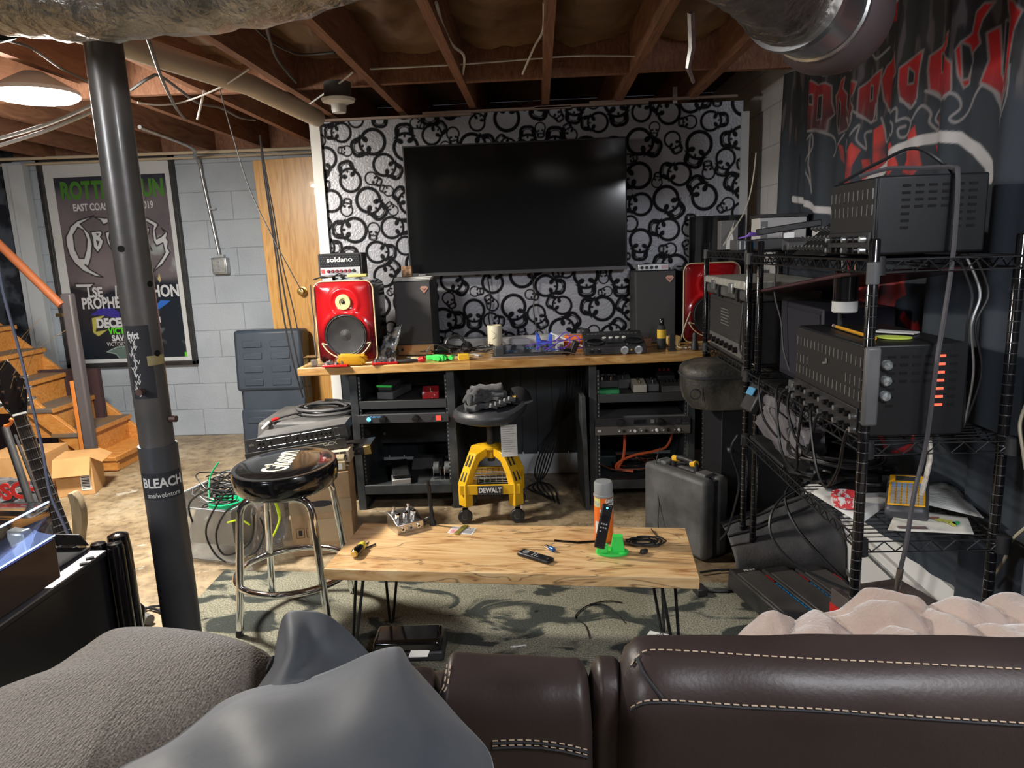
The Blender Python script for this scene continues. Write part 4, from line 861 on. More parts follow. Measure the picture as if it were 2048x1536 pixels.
ab = thing('amber_packet', 'amber film-wrapped packet in front of the left red monitor', 'packet', (-.965, 3.54, dz(-.97)))
def crumple(cx0, cy0, cz0, sx, sy, sz, seed, n=16, amp=.35):
    mb = MB(); vs = []; fs = []
    for j in range(n+1):
        for i in range(n*2):
            th = pi*j/n; ph = 2*pi*i/(n*2); d = Vector((sin(th)*cos(ph), sin(th)*sin(ph), cos(th)))
            q = [math.copysign(abs(c)**.55, c) for c in d]; k = 1+amp*noise.noise(d*2.6+Vector((seed, 0, 0)))+amp*.5*noise.noise(d*6+Vector((0, seed, 0)))
            vs.append((cx0+q[0]*sx*k, cy0+q[1]*sy*k, max(cz0+q[2]*sz*k, cz0-sz)))
    for j in range(n):
        for i in range(n*2): a = j*n*2+i; b = j*n*2+(i+1) % (n*2); fs.append((a, a+n*2, b+n*2, b))
    return mb.add(vs, fs)
crumple(-.965, 3.535, dz(-.97)+.03, .07, .025, .028, 3, 12, .25).build('wrapper', K['amber'], ab); MB().cbox(.11, .03, .03, 0, T(-.965, 3.535, dz(-.97)+.02)).build('filling', mat('amber_filling', (.7, .4, .04), .6), ab)
pb = thing('plastic_bag', 'crumpled silver and clear plastic bag leaning between the left speakers', 'bag', (-.82, 3.72, dz(-.82)))
def bagf(u, v):
    x = -.875+.10*u+.05*v+.012*noise.noise((u*6, v*5, 2)); return (x, 3.66+.03*v+.03*noise.noise((u*4, v*4, 7)), dz(-.85)+.002+v*.19*(1-.35*(1-u))+.01*noise.noise((u*5, v*9, 1)))
MB().grid(bagf, 14, 20).build('sheet', mat('pale_film', (.5, .53, .54), .25, metal=.35, c2=(.07, .075, .08), sc=22, lo=.45, hi=.55), pb, solid=.001)
crumple(-.83, 3.76, dz(-.85)+.05, .05, .04, .05, 8).build('bundle', K['black'], pb)
gp = thing('printed_bracket', 'bright green plastic clamp bracket near the desk front', 'bracket', (-.50, 3.6, dz(-.5)))
Gp = T(-.53, 3.60, dz(-.5)+.001, -.18)
MB().box(-.07, .03, .0, .03, 0, .022, 0, Gp).box(-.02, .05, -.03, .0, 0, .03, 0, Gp @ T(0, 0, 0, -.35)).build('arm', K['green'], gp, bevel=.003)
for k in range(3): MB().cyl((.01+.03*k, -.05+.012*k, .014), (.01+.03*k, -.02+.012*k, .014), .012, n=14, M=Gp).build('clamp', K['green'], gp)
yc = MB().box(-.028, .028, -.02, .02, 0, .03).build('yellow_clip', mat('yellow_plastic', (.85, .5, .03), .4), bevel=.003); yc.matrix_basis = T(-.40, 3.58, dz(-.4)+.001, .15); tag(yc, 'small yellow plastic block on the desk right of the green clamp', 'block')
sr = thing('screwdriver', 'screwdriver with a red and black handle at the desk front edge', 'screwdriver', (-.62, 3.55, dz(-.62)))
MB().tube([(-.74, 3.54, dz(-.7)+.010), (-.68, 3.545, dz(-.7)+.012), (-.63, 3.55, dz(-.7)+.013)], [.008, .011, .009], 10).build('handle', K['black'], sr); MB().tube([(-.63, 3.55, dz(-.6)+.013), (-.605, 3.552, dz(-.6)+.016), (-.59, 3.553, dz(-.6)+.013)], [.010, .016, .009], 12).build('grip', K['red'], sr)
for k in range(7):
    x, y = rnd.uniform(-.72, -.3), rnd.uniform(3.62, 3.75); 
    o = MB().cbox(rnd.uniform(.04, .09), rnd.uniform(.015, .04), .006, 0, T(x, y, dz(x)+.004, rnd.uniform(-1, 1))).build('wood_offcut' if k % 2 else 'card_scrap', mat('scrap_%d' % k, ((.62, .45, .2), (.5, .5, .5), (.75, .6, .3), (.08, .08, .08))[k % 4], .6)); tag(o, ('flat scrap strewn among the cables on the desk'), 'scrap', 'flat scraps strewn on the desk')
for k in range(9):
    x0_ = -.62+.055*k; wire('tangled_cable', [(x, y, z) for x, y, z in coil((x0_, 3.80+.03*(k % 3), dz(x0_)), .05+.012*(k % 4), .003, 1.6, .35, k, .03, .7)], .003, K['cable'] if k % 3 else K['greycable'], 'thin cable tangled on the desk between the canister and the left bookshelf speaker', 'cable', 'cables tangled on the desk', k=2)
hp = thing('headphones', 'black headphones lying among the desk cables', 'headphones', (-.47, 3.78, dz(-.47)))
MB().tube(spl([(-.52, 3.74, dz(-.5)+.02), (-.50, 3.76, dz(-.5)+.085), (-.45, 3.79, dz(-.5)+.10), (-.41, 3.80, dz(-.5)+.06)], 8), [.008]*25, 8).build('headband', K['black'], hp)
for p, a in (((-.525, 3.735, dz(-.5)+.034), 0), ((-.405, 3.80, dz(-.5)+.034), 1)): MB().lathe([(.03, -.012), (.034, 0), (.03, .014), (0, .016)], 22, 0, fr(p, (1, .3*a, 0), (0, 0, 1))).build('ear_cup', K['blackgloss'], hp)
wire('cable', [(-.60, 3.62, dz(-.6)+.01), (-.585, 3.62, dz(-.6)+.06), (-.54, 3.64, dz(-.6)+.075), (-.49, 3.68, dz(-.5)+.04), (-.47, 3.7, dz(-.5)+.01)], .0025, K['greycable'], 'thin cable arching over the green clamp')
bx2 = thing('black_box', 'small black speaker puck right of the canister', 'device', (-.215, 3.66, dz(-.2)))
MB().box(-.245, -.19, 3.62, 3.68, dz(-.2)+.001, dz(-.2)+.055).build('case', mat('smoked_puck', (.05, .055, .06), .2), bx2, bevel=.01)
wr = [(.79, 3.78, dz(.8)+.18), (.76, 3.78, dz(.8)+.1), (.735, 3.75, dz(.8)+.04), (.70, 3.66, dz(.8)+.012), (.74, 3.62, dz(.8)+.01)]
wire('braided_cable', wr, .004, mat('braided_pale', (.5, .45, .35), .7), 'pale braided cable beside the right red monitor')
for k in range(5): wire('tangled_cable', coil((.80+.03*k, 3.62+.02*(k % 2), dz(.8)), .04, .0032, 1.4, .3, 30+k, .012, .6), .0032, mat('pale_cord_%d' % k, (.42, .38, .33), .6), 'pale cord heaped on the desk at the right red monitor', 'cable', 'pale cords at the right end of the desk', k=2)
wire('tv_cable', [(-.30, 4.1, 1.21), (-.285, 4.11, 1.05), (-.30, 4.1, .95), (-.27, 4.0, .86), (-.23, 3.9, .81)], .004, K['cable'], 'left black cable hanging from under the television')
wire('tv_cable', [(-.05, 4.1, 1.21), (-.035, 4.12, 1.1), (-.04, 4.12, .98), (-.02, 4.1, .86)], .004, K['cable'], 'middle black cable hanging from under the television')
# wall sheet of black acoustic fabric right of the speaker
def drape(u, v):
    return (.83+.30*u, 4.02+.02*sin(u*22)+.012*noise.noise((u*6, v*3, 0)), .86+.62*v-.10*u*u*0)
o = MB().grid(drape, 40, 12).build('black_drape', mat('black_cloth', (.012, .013, .016), .85), solid=.003); tag(o, 'black pleated cloth hanging at the right end of the skull wall', 'cloth')
# soft black gig bag slumped over right monitor
# ---------------------------------------------------------------- under the desk
def rack_unit(x0, x1, y, z, d, m_face, lab, name='rack_unit', h=.0445):
    t = thing(name, lab, 'rack unit', ((x0+x1)/2, y, z))
    MB().box(x0+.02, x1-.02, y+.004, y+d, z+.002, z+h-.002).build('chassis', K['greycase'], t)
    MB().box(x0, x1, y-.002, y+.004, z, z+h).build('faceplate', m_face, t, bevel=.001)
    return t
ru = rack_unit(-.965, -.49, 3.555, .478, .3, mat('charcoal_face', (.06, .06, .065), .4, .3), 'slim rack power conditioner with a red switch and blue light')
for x in (-.83, -.66): MB().lathe([(.019, 0), (.016, .028), (0, .03)], 20, 0, fr((x, 3.553, .502))).build('knob', K['knob'], ru)
MB().lathe([(.011, 0), (.009, .006), (0, .007)], 18, 0, fr((-.907, 3.553, .50))).build('indicator', K['bluelamp'], ru)
MB().box(-.555, -.53, 3.549, 3.553, .487, .511).build('switch', K['lens'], ru); MB().box(-.588, -.573, 3.5505, 3.553, .494, .507).build('socket', K['ink'], ru)
MB().text('FURMAN', .014, fr((-.868, 3.5525, .512)), 0, .0004, 'CENTER', 1.1, .0004).build('lettering', mat('blue_print_ink', (.1, .3, .6), .5), ru)
u1 = rack_unit(.262, .748, 3.555, .428, .34, mat('dark_face', (.045, .045, .048), .4, .3), 'upper black rack processor with a dark display under the right shelf')
for x in (.395, .59): MB().lathe([(.02, 0), (.017, .026), (0, .028)], 20, 0, fr((x, 3.553, .449))).build('knob', K['knob'], u1)
MB().box(.46, .52, 3.5505, 3.553, .44, .462).build('display', K['blackgloss'], u1)
for x in (.325, .36, .555, .69): MB().box(x-.009, x+.009, 3.5505, 3.553, .441, .46).build('socket', K['galv'] if x == .555 else K['ink'], u1)
MB().text('MONSTER', .008, fr((.722, 3.5525, .437)), 0, .0003).build('lettering', K['silver'], u1)
u2 = rack_unit(.262, .748, 3.555, .383, .3, mat('bronze_face', (.17, .155, .135), .42, .4), 'lower bronze-grey rack headphone amplifier with a row of knobs')
for k in range(6):
    x = .385+.056*k; MB().lathe([(.008, 0), (.008, .005), (.004, .005), (0, .002)], 14, 0, fr((x, 3.553, .406))).build('jack', K['galv'], u2); MB().lathe([(.008, 0), (.007, .014), (0, .015)], 14, 0, fr((x+.024, 3.553, .404))).build('knob', K['knob'] if k % 2 == 0 else K['white'], u2)
MB().box(.275, .292, 3.5505, 3.553, .40, .412).build('switch', K['white'], u2)
# pedals
def stomp(x, y, z, a, w_, d_, h_, m_, lab, knobs=2, sw=1, kc='knob', name='effects_pedal', tilt=0):
    t = thing(name, lab, 'pedal', (x, y, z), a)
    MB().prism([(-d_/2, 0), (d_/2, 0), (d_/2, h_), (-d_/2, h_*.72)], -w_/2, w_/2, 0, Matrix(((0, 0, 1, 0), (1, 0, 0, 0), (0, 1, 0, 0), (0, 0, 0, 1)))).build('enclosure', m_, t, world=False, bevel=.003)
    for k in range(knobs):
        xx = (k-(knobs-1)/2)*w_*.8/max(knobs, 1); MB().lathe([(.008, 0), (.007, .014), (0, .015)], 14, 0, T(xx, d_*.28, h_*.92)).build('knob', K[kc], t, world=False)
    for k in range(sw):
        xx = (k-(sw-1)/2)*w_*.75/max(sw, 1); MB().lathe([(.008, 0), (.008, .003), (.005, .004), (.005, .016), (0, .018)], 14, 0, T(xx, -d_*.28, h_*.78)).build('footswitch', K['chrome'], t, world=False)
    return t
def treadle(x, y, z, a, L_, w_, h_, m1, m2_, lab):
    t = thing('wah_pedal', lab, 'pedal', (x, y, z), a)
    MB().box(-w_/2, w_/2, -L_/2, L_/2, 0, h_*.45).build('base', m1, t, world=False, bevel=.004)
    MB().box(-w_/2+.006, w_/2-.006, -L_/2+.004, L_/2-.004, 0, h_*.25, 0, T(0, 0, h_*.72, 0, radians(7))).build('treadle', m2_, t, world=False, bevel=.004)
    MB().box(-.012, .012, -.02, .02, h_*.4, h_*.72).build('pivot', K['steel'], t, world=False)
    return t
SZ = .591
t = treadle(-.80, 3.74, SZ, radians(-12), .26, .09, .085, K['greycase'], mat('treadle_black', (.03, .03, .032), .6), 'grey wah pedal with a green toe strip on the left rack shelf')
MB().box(-.042, .042, -.135, -.122, .066, .076).build('strip', K['green'], t, world=False)
stomp(-.59, 3.65, SZ, .1, .085, .10, .05, mat('red_striped_pedal', (.5, .02, .03), .3, c2=(.75, .7, .7), sc=40, lo=.62, hi=.64, coat=.4), 'small red pedal with a white stripe on the left rack shelf', 0, 1)
stomp(.33, 3.63, SZ, 0, .125, .09, .03, mat('green_enclosure', (.03, .25, .09), .4), 'green low pedal at the front of the right rack shelf', 0, 0)
stomp(.33, 3.645, SZ+.031, 0, .12, .09, .05, K['black'], 'black distortion pedal standing on the green one', 3, 2)
stomp(.335, 3.83, SZ, .05, .11, .12, .10, K['greycase'], 'tall grey pedal behind the green and black pair', 3, 0)
stomp(.425, 3.78, SZ, 0, .09, .11, .065, K['greyplastic'], 'dusty grey pedal left of the cream one', 2, 1)
stomp(.50, 3.66, SZ, 0, .068, .11, .055, mat('cream_enclosure', (.5, .47, .38), .5), 'cream stomp pedal in the middle of the right rack shelf', 1, 1)
stomp(.572, 3.68, SZ, 0, .06, .10, .05, K['greycase'], 'grey stomp pedal right of the cream one', 1, 1)
stomp(.66, 3.80, SZ, 0, .09, .09, .08, K['black'], 'black pedal with dark red knobs at the back of the right shelf', 3, 0, 'red')
stomp(.67, 3.635, SZ, 0, .12, .08, .045, K['greyplastic'], 'dark pedal with many small knobs at the right shelf edge', 5, 0)
# left rack bottom shelf
treadle(-.79, 3.69, .131, radians(14), .22, .10, .07, K['silver'], K['blackmetal'], 'dusty silver-edged volume pedal on the left rack bottom shelf')
ps = thing('power_supply', 'grey slotted power supply lying on the left rack bottom shelf', 'power supply', (-.66, 3.85, .131))
MB().box(-.76, -.57, 3.84, 3.95, .131, .195, 0, None, .01, .02).build('case', K['greyplastic'], ps, bevel=.004)
for k in range(5): MB().box(-.63+.012*k, -.625+.012*k, 3.845, 3.90, .1935, .197, 0, None).build('slot', K['ink'], ps)
ro = thing('roller_stand', 'pair of grey rollers on steel forks on the left rack bottom shelf', 'roller stand', (-.54, 3.66, .131))
for x in (-.585, -.525):
    MB().cyl((x-.014, 3.66, .20), (x+.014, 3.66, .20), .032, n=24).build('roller', K['greycase'], ro)
    for s_ in (-.018, .018): MB().box(x+s_-.0015, x+s_+.0015, 3.652, 3.668, .132, .205).build('fork', K['chrome'], ro)
MB().box(-.62, -.49, 3.64, 3.70, .131, .134).build('base', K['galv'], ro)
# right rack bottom shelf cables
for k in range(6): wire('coiled_cable', coil((.47+.03*(k % 3), 3.80, .131), .10+.014*(k % 4), .004, 1.8, .18, 50+k, .03, .85), .004, K['cable'] if k % 3 else mat('rust_cable_%d' % k, (.3, .09, .05), .5), 'thin cable coiled on the bottom shelf of the right rack', 'cable', 'cables coiled on the right rack bottom shelf', k=2)
M_oc = mat('orange_cord', (.75, .13, .04), .45)
wire('extension_cord', [(.43, 3.72, .38), (.43, 3.70, .30), (.42, 3.69, .22), (.40, 3.69, .18), (.39, 3.67, .165)], .008, M_oc, 'orange cord dropping straight from the rack units on the right')
wire('extension_cord', [(.68, 3.72, .38), (.685, 3.72, .33), (.65, 3.70, .27), (.58, 3.69, .25), (.48, 3.68, .235), (.40, 3.68, .20), (.385, 3.69, .16), (.47, 3.66, .15)], .007, M_oc, 'orange cord sweeping sideways above the coiled cables in the right rack')
pf = MB().box(.29, .40, 3.80, 3.92, .131, .20).build('adapter_block', mat('dark_teal_box', (.015, .03, .03), .5), bevel=.01); tag(pf, 'dark adapter block at the back of the right rack bottom shelf', 'adapter')
# leaning dark board
o = MB().box(-.012, .012, -.22, .12, 0, .60, 0, T(.205, 3.72, 0, radians(3), 0, radians(-1.5))).build('leaning_board', K['rackmetal'], bevel=.002); tag(o, 'dark board standing against the right rack frame', 'board')
for k in range(6):
    x = .10+.018*k; wire('hanging_cable', [(x+.04, 4.02, .70), (x+.03, 4.0, .55), (x+.01, 3.98, .46), (x-.03-.03*k, 3.96, .25), (x-.10-.03*k, 3.9, .06), (x-.2+.01*k, 3.84, .012), (x-.12, 3.72-.03*k, .01)], .0045, K['cable'], 'black cable hanging to the floor between the rack frames', 'cable', 'black cables hanging between the rack frames')
# ---------------------------------------------------------------- yellow work stool
ys_ = thing('work_stool', 'yellow steel rolling work stool with a black padded seat', 'stool', (-.275, 3.48, 0))
SX, SY = -.275, 3.50
def leg_box(p, q, w0, w1, name='leg'):
    pass
for sx in (-1, 1):
    for sy in (-1, 1):
        cxn, cyn = SX+sx*.135, SY+sy*.13
        ang = atan2(sy*.13, sx*.135); M_ = T(SX, SY, 0, ang)
        R_ = math.hypot(.135, .13)
        mb = MB()
        prof = [(.05, .36), (.12, .345), (.165, .27), (R_+.012, .20), (R_+.012, .085), (R_-.035, .085), (R_-.035, .19), (.13, .25), (.10, .30), (.05, .32)]
        mb.prism(prof, -.03, .03, 0, M_ @ Matrix(((1, 0, 0, 0), (0, 0, -1, 0), (0, 1, 0, 0), (0, 0, 0, 1))))
        lg = mb.build('leg', K['yellow'], ys_, bevel=.004)
        sl = MB()
        for (r0, z0_, r1, z1_) in ((.128, .335, .158, .285), (.17, .258, R_+.005, .215)):
            for w in (-.014, .010):
                dn = Vector((z0_-z1_, 0, r1-r0)).normalized()
                a = Vector((r0, w, z0_))+dn*.0015; b = Vector((r1, w, z1_))+dn*.0015
                sl.add([a, a+Vector((0, .007, 0)), b+Vector((0, .010, 0)), b-Vector((0, .003, 0))], [(0, 1, 2, 3)], 0, M_)
        sl.build('slot', K['ink'], lg)
        # caster
        cc = Vector((SX+sx*(.135-.004), SY+sy*(.13-.004), 0))
        ca = MB().cyl((cc.x, cc.y-.033, .036), (cc.x, cc.y-.007, .036), .036, n=26).build('caster', K['black'], ys_, bevel=.004)
        MB().cyl((cc.x, cc.y-.035, .036), (cc.x, cc.y-.005, .036), .016, n=20).build('hub', K['greycase'], ca)
        MB().box(cc.x-.01, cc.x+.014, cc.y-.041, cc.y-.037, .03, .088).box(cc.x-.01, cc.x+.014, cc.y-.003, cc.y+.001, .03, .088).box(cc.x-.01, cc.x+.014, cc.y-.041, cc.y+.001, .078, .088).build('fork', K['black'], ca)
for s_ in (-1, 1):
    MB().box(SX-.15, SX+.15, SY+s_*.148-.006, SY+s_*.148+.006, .15, .20).build('cross_bar', K['yellow'], ys_, bevel=.002)
    MB().box(SX+s_*.148-.006, SX+s_*.148+.006, SY-.14, SY+.14, .155, .195).build('cross_bar', K['yellow'], ys_, bevel=.002)
MB().box(SX-.062, SX+.062, SY-.160, SY-.154, .152, .196).build('name_plate', K['ink'], ys_)
MB().text('DEWALT', .034, fr((SX, SY-.1605, .174)), 0, .0005, 'CENTER', .82, .0014).build('lettering', K['white'], ys_)
MB().lathe([(.028, .30), (.03, .33), (.06, .352), (.06, .362), (.035, .37)], 28, 0, T(SX, SY, 0)).build('hub_cap', K['yellow'], ys_)
MB().cyl((SX, SY, .28), (SX, SY, .50), .019, n=20).build('post', K['black'], ys_)
bk = MB()
for k in range(9): bk.tube([(SX-.12, SY-.12+.03*k, .20), (SX+.12, SY-.12+.03*k, .20)], .0018, 5).tube([(SX-.12+.03*k, SY-.12, .20), (SX-.12+.03*k, SY+.12, .20)], .0018, 5)
for k in range(9): bk.tube([(SX-.12+.03*k, SY-.12, .20), (SX-.12+.03*k, SY-.12, .25)], .0018, 5)
for z_ in (.225, .25): bk.tube([(SX-.12, SY-.12, z_), (SX+.12, SY-.12, z_)], .0018, 5)
bk.build('wire_basket', K['galv'], ys_)
def seatf(u, v):
    a = 2*pi*u; back = max(0, sin(a-.35)) ; r = .185*v**.5 if v < .6 else .185*.6**.5+(.185-.185*.6**.5)*(v-.6)/.4*1.0
    r = .185*math.sin(min(v, 1)*pi/2)
    z = .52+.03*v*v*0+(.055*max(0, cos(a-.2))*(r/.185)**3)
    return (SX+r*cos(a)*1.02, SY+r*sin(a)*.95, z)
st_ = MB(); n = 44; prof = [(0, .0), (.10, .002), (.13, -.004), (.135, -.007), (.15, .0), (.17, .004), (.187, -.012), (.19, -.03), (.182, -.05), (.15, -.062), (.05, -.066), (0, -.066)]
vs = []; fs = []
for r, dz_ in prof:
    for j in range(n):
        a = 2*pi*j/n; lift = .055*max(0, cos(a-.5))*(r/.19)**2.5; vs.append((SX+.005+r*cos(a), SY+.95*r*sin(a), .556+dz_+lift))
for i in range(len(prof)-1):
    for j in range(n): fs.append((i*n+j, (i+1)*n+j, (i+1)*n+(j+1) % n, i*n+(j+1) % n))
st_.add(vs, fs).build('seat', mat('black_seat_vinyl', (.04, .042, .047), .38, bump=.1, bsc=200), ys_)
# care tag
o = MB().box(-.04, .04, -.0006, .0006, -.16, 0, 0, T(SX+.10, SY-.10, .49, .1, radians(-4))).build('paper_tag', K['paper'], ys_)
q = MB()
for k in range(12): q.box(-.033, .033-.012*(k % 3), -.0012, -.0006, -.012-.011*k, -.009-.011*k, 0, T(SX+.10, SY-.10, .49, .1, radians(-4)))
q.build('tag_print', K['silver'], o)
# folded clothes
fc = thing('folded_jeans', 'folded charcoal jeans and belt bundle on the yellow stool seat', 'jeans', (-.285, 3.48, .56))
M_denim = mat('charcoal_denim', (.035, .037, .042), .9, c2=(.075, .08, .085), sc=40, bump=.3, bsc=400, sheen=.3)
def foldlay(cx0, cy0, cz0, sx, sy, h, seed, ang):
    mb = MB(); n = 40; m_ = 10; vs = []; fs = []
    for i in range(n+1):
        t = i/n; x = (t-.5)*sx
        for j in range(m_):
            a = 2*pi*j/m_; p = Vector((x, cos(a)*sy*.5, sin(a)*h*.5)); k = noise.noise(p*28+Vector((seed, 0, 0)))
            p += Vector((0, k*.01, k*.009+.02*noise.noise((x*9, seed, 0)))); e = min(t, 1-t); 
            sc_ = min(1, (e/.05)**.5) if e < .05 else 1; vs.append((p.x, p.y*sc_, p.z*sc_))
    for i in range(n):
        for j in range(m_): fs.append((i*m_+j, i*m_+(j+1) % m_, (i+1)*m_+(j+1) % m_, (i+1)*m_+j))
    fs += [tuple(range(m_)), tuple(reversed(range(n*m_, (n+1)*m_)))]
    return mb.add(vs, fs, 0, T(cx0, cy0, cz0, ang))
q = MB()
for k, (x, y, z, sx, sy, h, a) in enumerate(((-.295, 3.49, .580, .21, .17, .034, .1), (-.30, 3.50, .606, .20, .15, .034, -.15), (-.29, 3.49, .632, .19, .13, .034, .2), (-.285, 3.50, .658, .17, .11, .034, .05), (-.27, 3.45, .625, .20, .05, .05, .5), (-.34, 3.44, .63, .12, .04, .06, 1.2), (-.30, 3.44, .655, .13, .04, .04, .9))):
    m_ = foldlay(x, y, z, sx, sy, h, k, a); n = len(q.v); q.v += m_.v; q.f += [tuple(i+n for i in f) for f in m_.f]; q.m += m_.m
q.build('bundle', M_denim, fc, sharp=180)
for k in range(5): MB().cbox(.05, .012, .022, 0, T(-.245+.022*k, 3.41+.01*k, .585+.006*k, .9, 0, .3)).build('belt_web', mat('grey_webbing_%d' % k, (.12, .12, .125), .9, c2=(.3, .3, .3), sc=160), fc, bevel=.002)
cp = thing('baseball_cap', 'black cap with a small gold emblem leaning behind the stool seat', 'cap', (-.13, 3.60, .56))
def dome(u, v):
    a = 2*pi*u; t = v*pi/2; r = .072*cos(t); return (-.13+r*cos(a), 3.545+r*sin(a)*1.1, .578+.075*sin(t))
MB().grid(dome, 28, 10).build('crown', mat('black_cotton', (.01, .01, .011), .9), cp); MB().prism([(.055*cos(a)*1.1, -.055-.05*sin(a)) for a in [pi*i/10 for i in range(11)]], 0, .004, 0, T(-.13, 3.545, .60, .4, .2)).build('brim', K['ink'], cp, bevel=.001)
MB().prism([(-.008, 0), (0, -.01), (.008, 0), (.009, .009), (.003, .003), (0, .01), (-.003, .003), (-.009, .009)], 0, .0012, 0, fr((-.145, 3.469, .615), (1, -.15, 0), (0, .3, 1))).build('emblem', K['yellow'], cp)
# ---------------------------------------------------------------- coffee table and its clutter
M_maple = wood_mat('spalted_maple', [(.28, (.40, .19, .07)), (.42, (.62, .37, .16)), (.58, (.76, .51, .25)), (.75, (.82, .6, .33))], (1.3, 5.5, 5.5), .32, .15, dist=2.6, streak=(.13, .07, .035))
RT = radians(-5.2); TO = Vector((-.705, 2.055, 0))
ct = thing('coffee_table', 'low maple coffee table on black hairpin legs', 'table', TO, RT)
TZ = .38
MB().box(0, 1.152, 0, .378, TZ-.036, TZ).build('tabletop', M_maple, ct, world=False, bevel=.002)
def hairpin(x, y, dx, dy):
    t = MB(); b = Vector((x+dx*.018, y+dy*.018, .006)); a1 = Vector((x-dx*.052, y, TZ-.042)); a2 = Vector((x, y-dy*.052, TZ-.042))
    a1 = Vector((x-dx*.045, y-dy*.0, TZ-.040)); a2 = Vector((x-dx*.0, y-dy*.06, TZ-.040))
    P = [a1, b+Vector((-dx*.010, 0, .012)), b+Vector((-dx*.005, -dy*.003, .0)), b+Vector((0, -dy*.010, .012)), a2]
    t.tube([P[0], P[1]]+[tuple(q) for q in spl(P[1:4], 5)][1:]+[P[4]], .0052, 8)
    t.box(min(x, x-dx*.06)-.006, max(x, x-dx*.06)+.006, min(y, y-dy*.07)-.006, max(y, y-dy*.07)+.006, TZ-.042, TZ-.036); return t
for x, y, dx, dy in ((.065, .055, -1, -1), (1.09, .055, 1, -1), (.105, .33, -1, 1), (1.06, .33, 1, 1)):
    hairpin(x, y, dx, dy).build('leg', K['blackmetal'], ct, world=False)
def tp(u, v): p = at(u, v, z=TZ); return p.x, p.y
def yawpx(a, b): p = at(*a, z=TZ); q = at(*b, z=TZ); return atan2(q.y-p.y, q.x-p.x)
# metal pedal
x, y = tp(808, 1062); ya = yawpx((782, 1083), (843, 1067))
mp = thing('metal_pedal', 'brushed steel guitar pedal with two footswitches on the coffee table', 'pedal', (x, y+.03, TZ), ya)
MB().prism([(-.048, 0), (.048, 0), (.048, .058), (-.005, .052), (-.034, .036), (-.048, .034)], -.05, .05, 0, Matrix(((0, 0, 1, 0), (1, 0, 0, 0), (0, 1, 0, 0), (0, 0, 0, 1)))).build('enclosure', K['steel'], mp, world=False, bevel=.002)
for k in (-1, 1): MB().lathe([(.008, 0), (.008, .004), (.0045, .005), (.0045, .012), (.006, .013), (.006, .02), (0, .021)], 16, 0, T(k*.028, .03, .0555)).build('footswitch', K['chrome'], mp, world=False)
for k in range(3): MB().lathe([(.0095, 0), (.009, .014), (0, .015)], 18, 0, T(-.03+.03*k, -.008, .048, 0, .2)).build('knob', K['chrome'], mp, world=False)
for k in range(3): MB().lathe([(.008, 0), (.008, .004), (.0045, .004), (.0045, .001), (0, .001)], 18, 0, fr((-.03+.03*k, -.048, .017))).build('jack', K['chrome'] if k != 1 else K['galv'], mp, world=False); MB().lathe([(.0044, .002), (0, .0021)], 14, 0, fr((-.03+.03*k, -.0485, .017))).build('jack_hole', K['ink'], mp, world=False)
MB().cbox(.016, .014, .014, 0, T(.058, -.03, .012)).build('plug', K['black'], mp, world=False, bevel=.003)
wire('patch_cable', [(x+.06, y+.03, TZ+.012), (x+.085, y+.07, TZ+.02), (x+.07, y+.09, TZ+.012), (x+.045, y+.085, TZ+.005)], .0025, K['cable'], 'short black cable behind the steel pedal')
# standing rod
x, y = tp(866, 1050); rd = thing('threaded_rod', 'dark metal rod standing upright at the back of the coffee table', 'rod', (x, y, TZ))
MB().lathe([(.012, 0), (.012, .012), (.007, .02), (.0065, .13), (.0085, .13), (.0085, .15), (.006, .15), (.006, .168), (0, .168)], 16, 0, T(x, y, TZ, 0, 0, radians(-3))).build('shaft', mat('dark_metal', (.05, .05, .052), .35, .8), rd)
# card and brass ruler
x, y = tp(924, 1062); ya = radians(-12)
cd = thing('printed_card', 'white card printed in pink and grey under a brass strip', 'card', (x, y, TZ), ya)
MB().box(-.045, .045, -.028, .032, .0005, .0012).build('sheet', K['label'], cd, world=False); MB().box(-.04, .005, -.024, .012, .0012, .0015).build('picture', mat('pink_picture', (.6, .2, .25), .6, c2=(.8, .6, .6), sc=50), cd, world=False); MB().box(.008, .04, -.02, .006, .0012, .0015).build('barcode', mat('grey_code', (.3, .3, .32), .6), cd, world=False)
MB().text('TRVT', .018, T(.018, .022, .0014), 0, .0002).build('lettering', K['ink'], cd, world=False)
st = MB().box(-.009, .009, -.035, .047, .0, .004).build('brass_strip', mat('olive_brass', (.38, .33, .07), .4, .5), None, bevel=.001); st.matrix_basis = T(x-.005, y, TZ+.0018, radians(-20)); tag(st, 'olive brass strip lying across the printed card', 'strip')
# pliers multitool
pl = thing('pliers', 'yellow and black handled screwdriver tool at the left of the coffee table', 'tool', (*tp(722, 1103), TZ), yawpx((710, 1118), (745, 1080)))
MB().tube([(-.052, 0, .015), (-.048, 0, .015), (-.02, 0, .015), (0, 0, .015)], [.012, .0145, .0145, .012], 14).build('handle', K['blackgloss'], pl, world=False)
MB().tube([(-.058, 0, .015), (-.052, 0, .015)], [.009, .012], 14).build('end_cap', mat('amber_handle', (.7, .42, .05), .2, coat=.5), pl, world=False)
MB().tube([(0, 0, .015), (.006, 0, .015), (.018, 0, .015), (.022, 0, .013)], [.012, .014, .013, .008], 14).build('collar', mat('yellow_handle', (.75, .62, .05), .25, coat=.5), pl, world=False)
MB().tube([(.02, .003, .012), (.035, .008, .012), (.055, .006, .010)], [.004, .004, .002], 8).tube([(.02, -.003, .012), (.04, -.01, .012), (.055, -.006, .010)], [.004, .004, .002], 8).build('jaw', K['steel'], pl, world=False)
MB().tube([(.01, -.004, .004), (.055, -.03, .004)], .003, 8).build('rod', K['black'], pl, world=False)
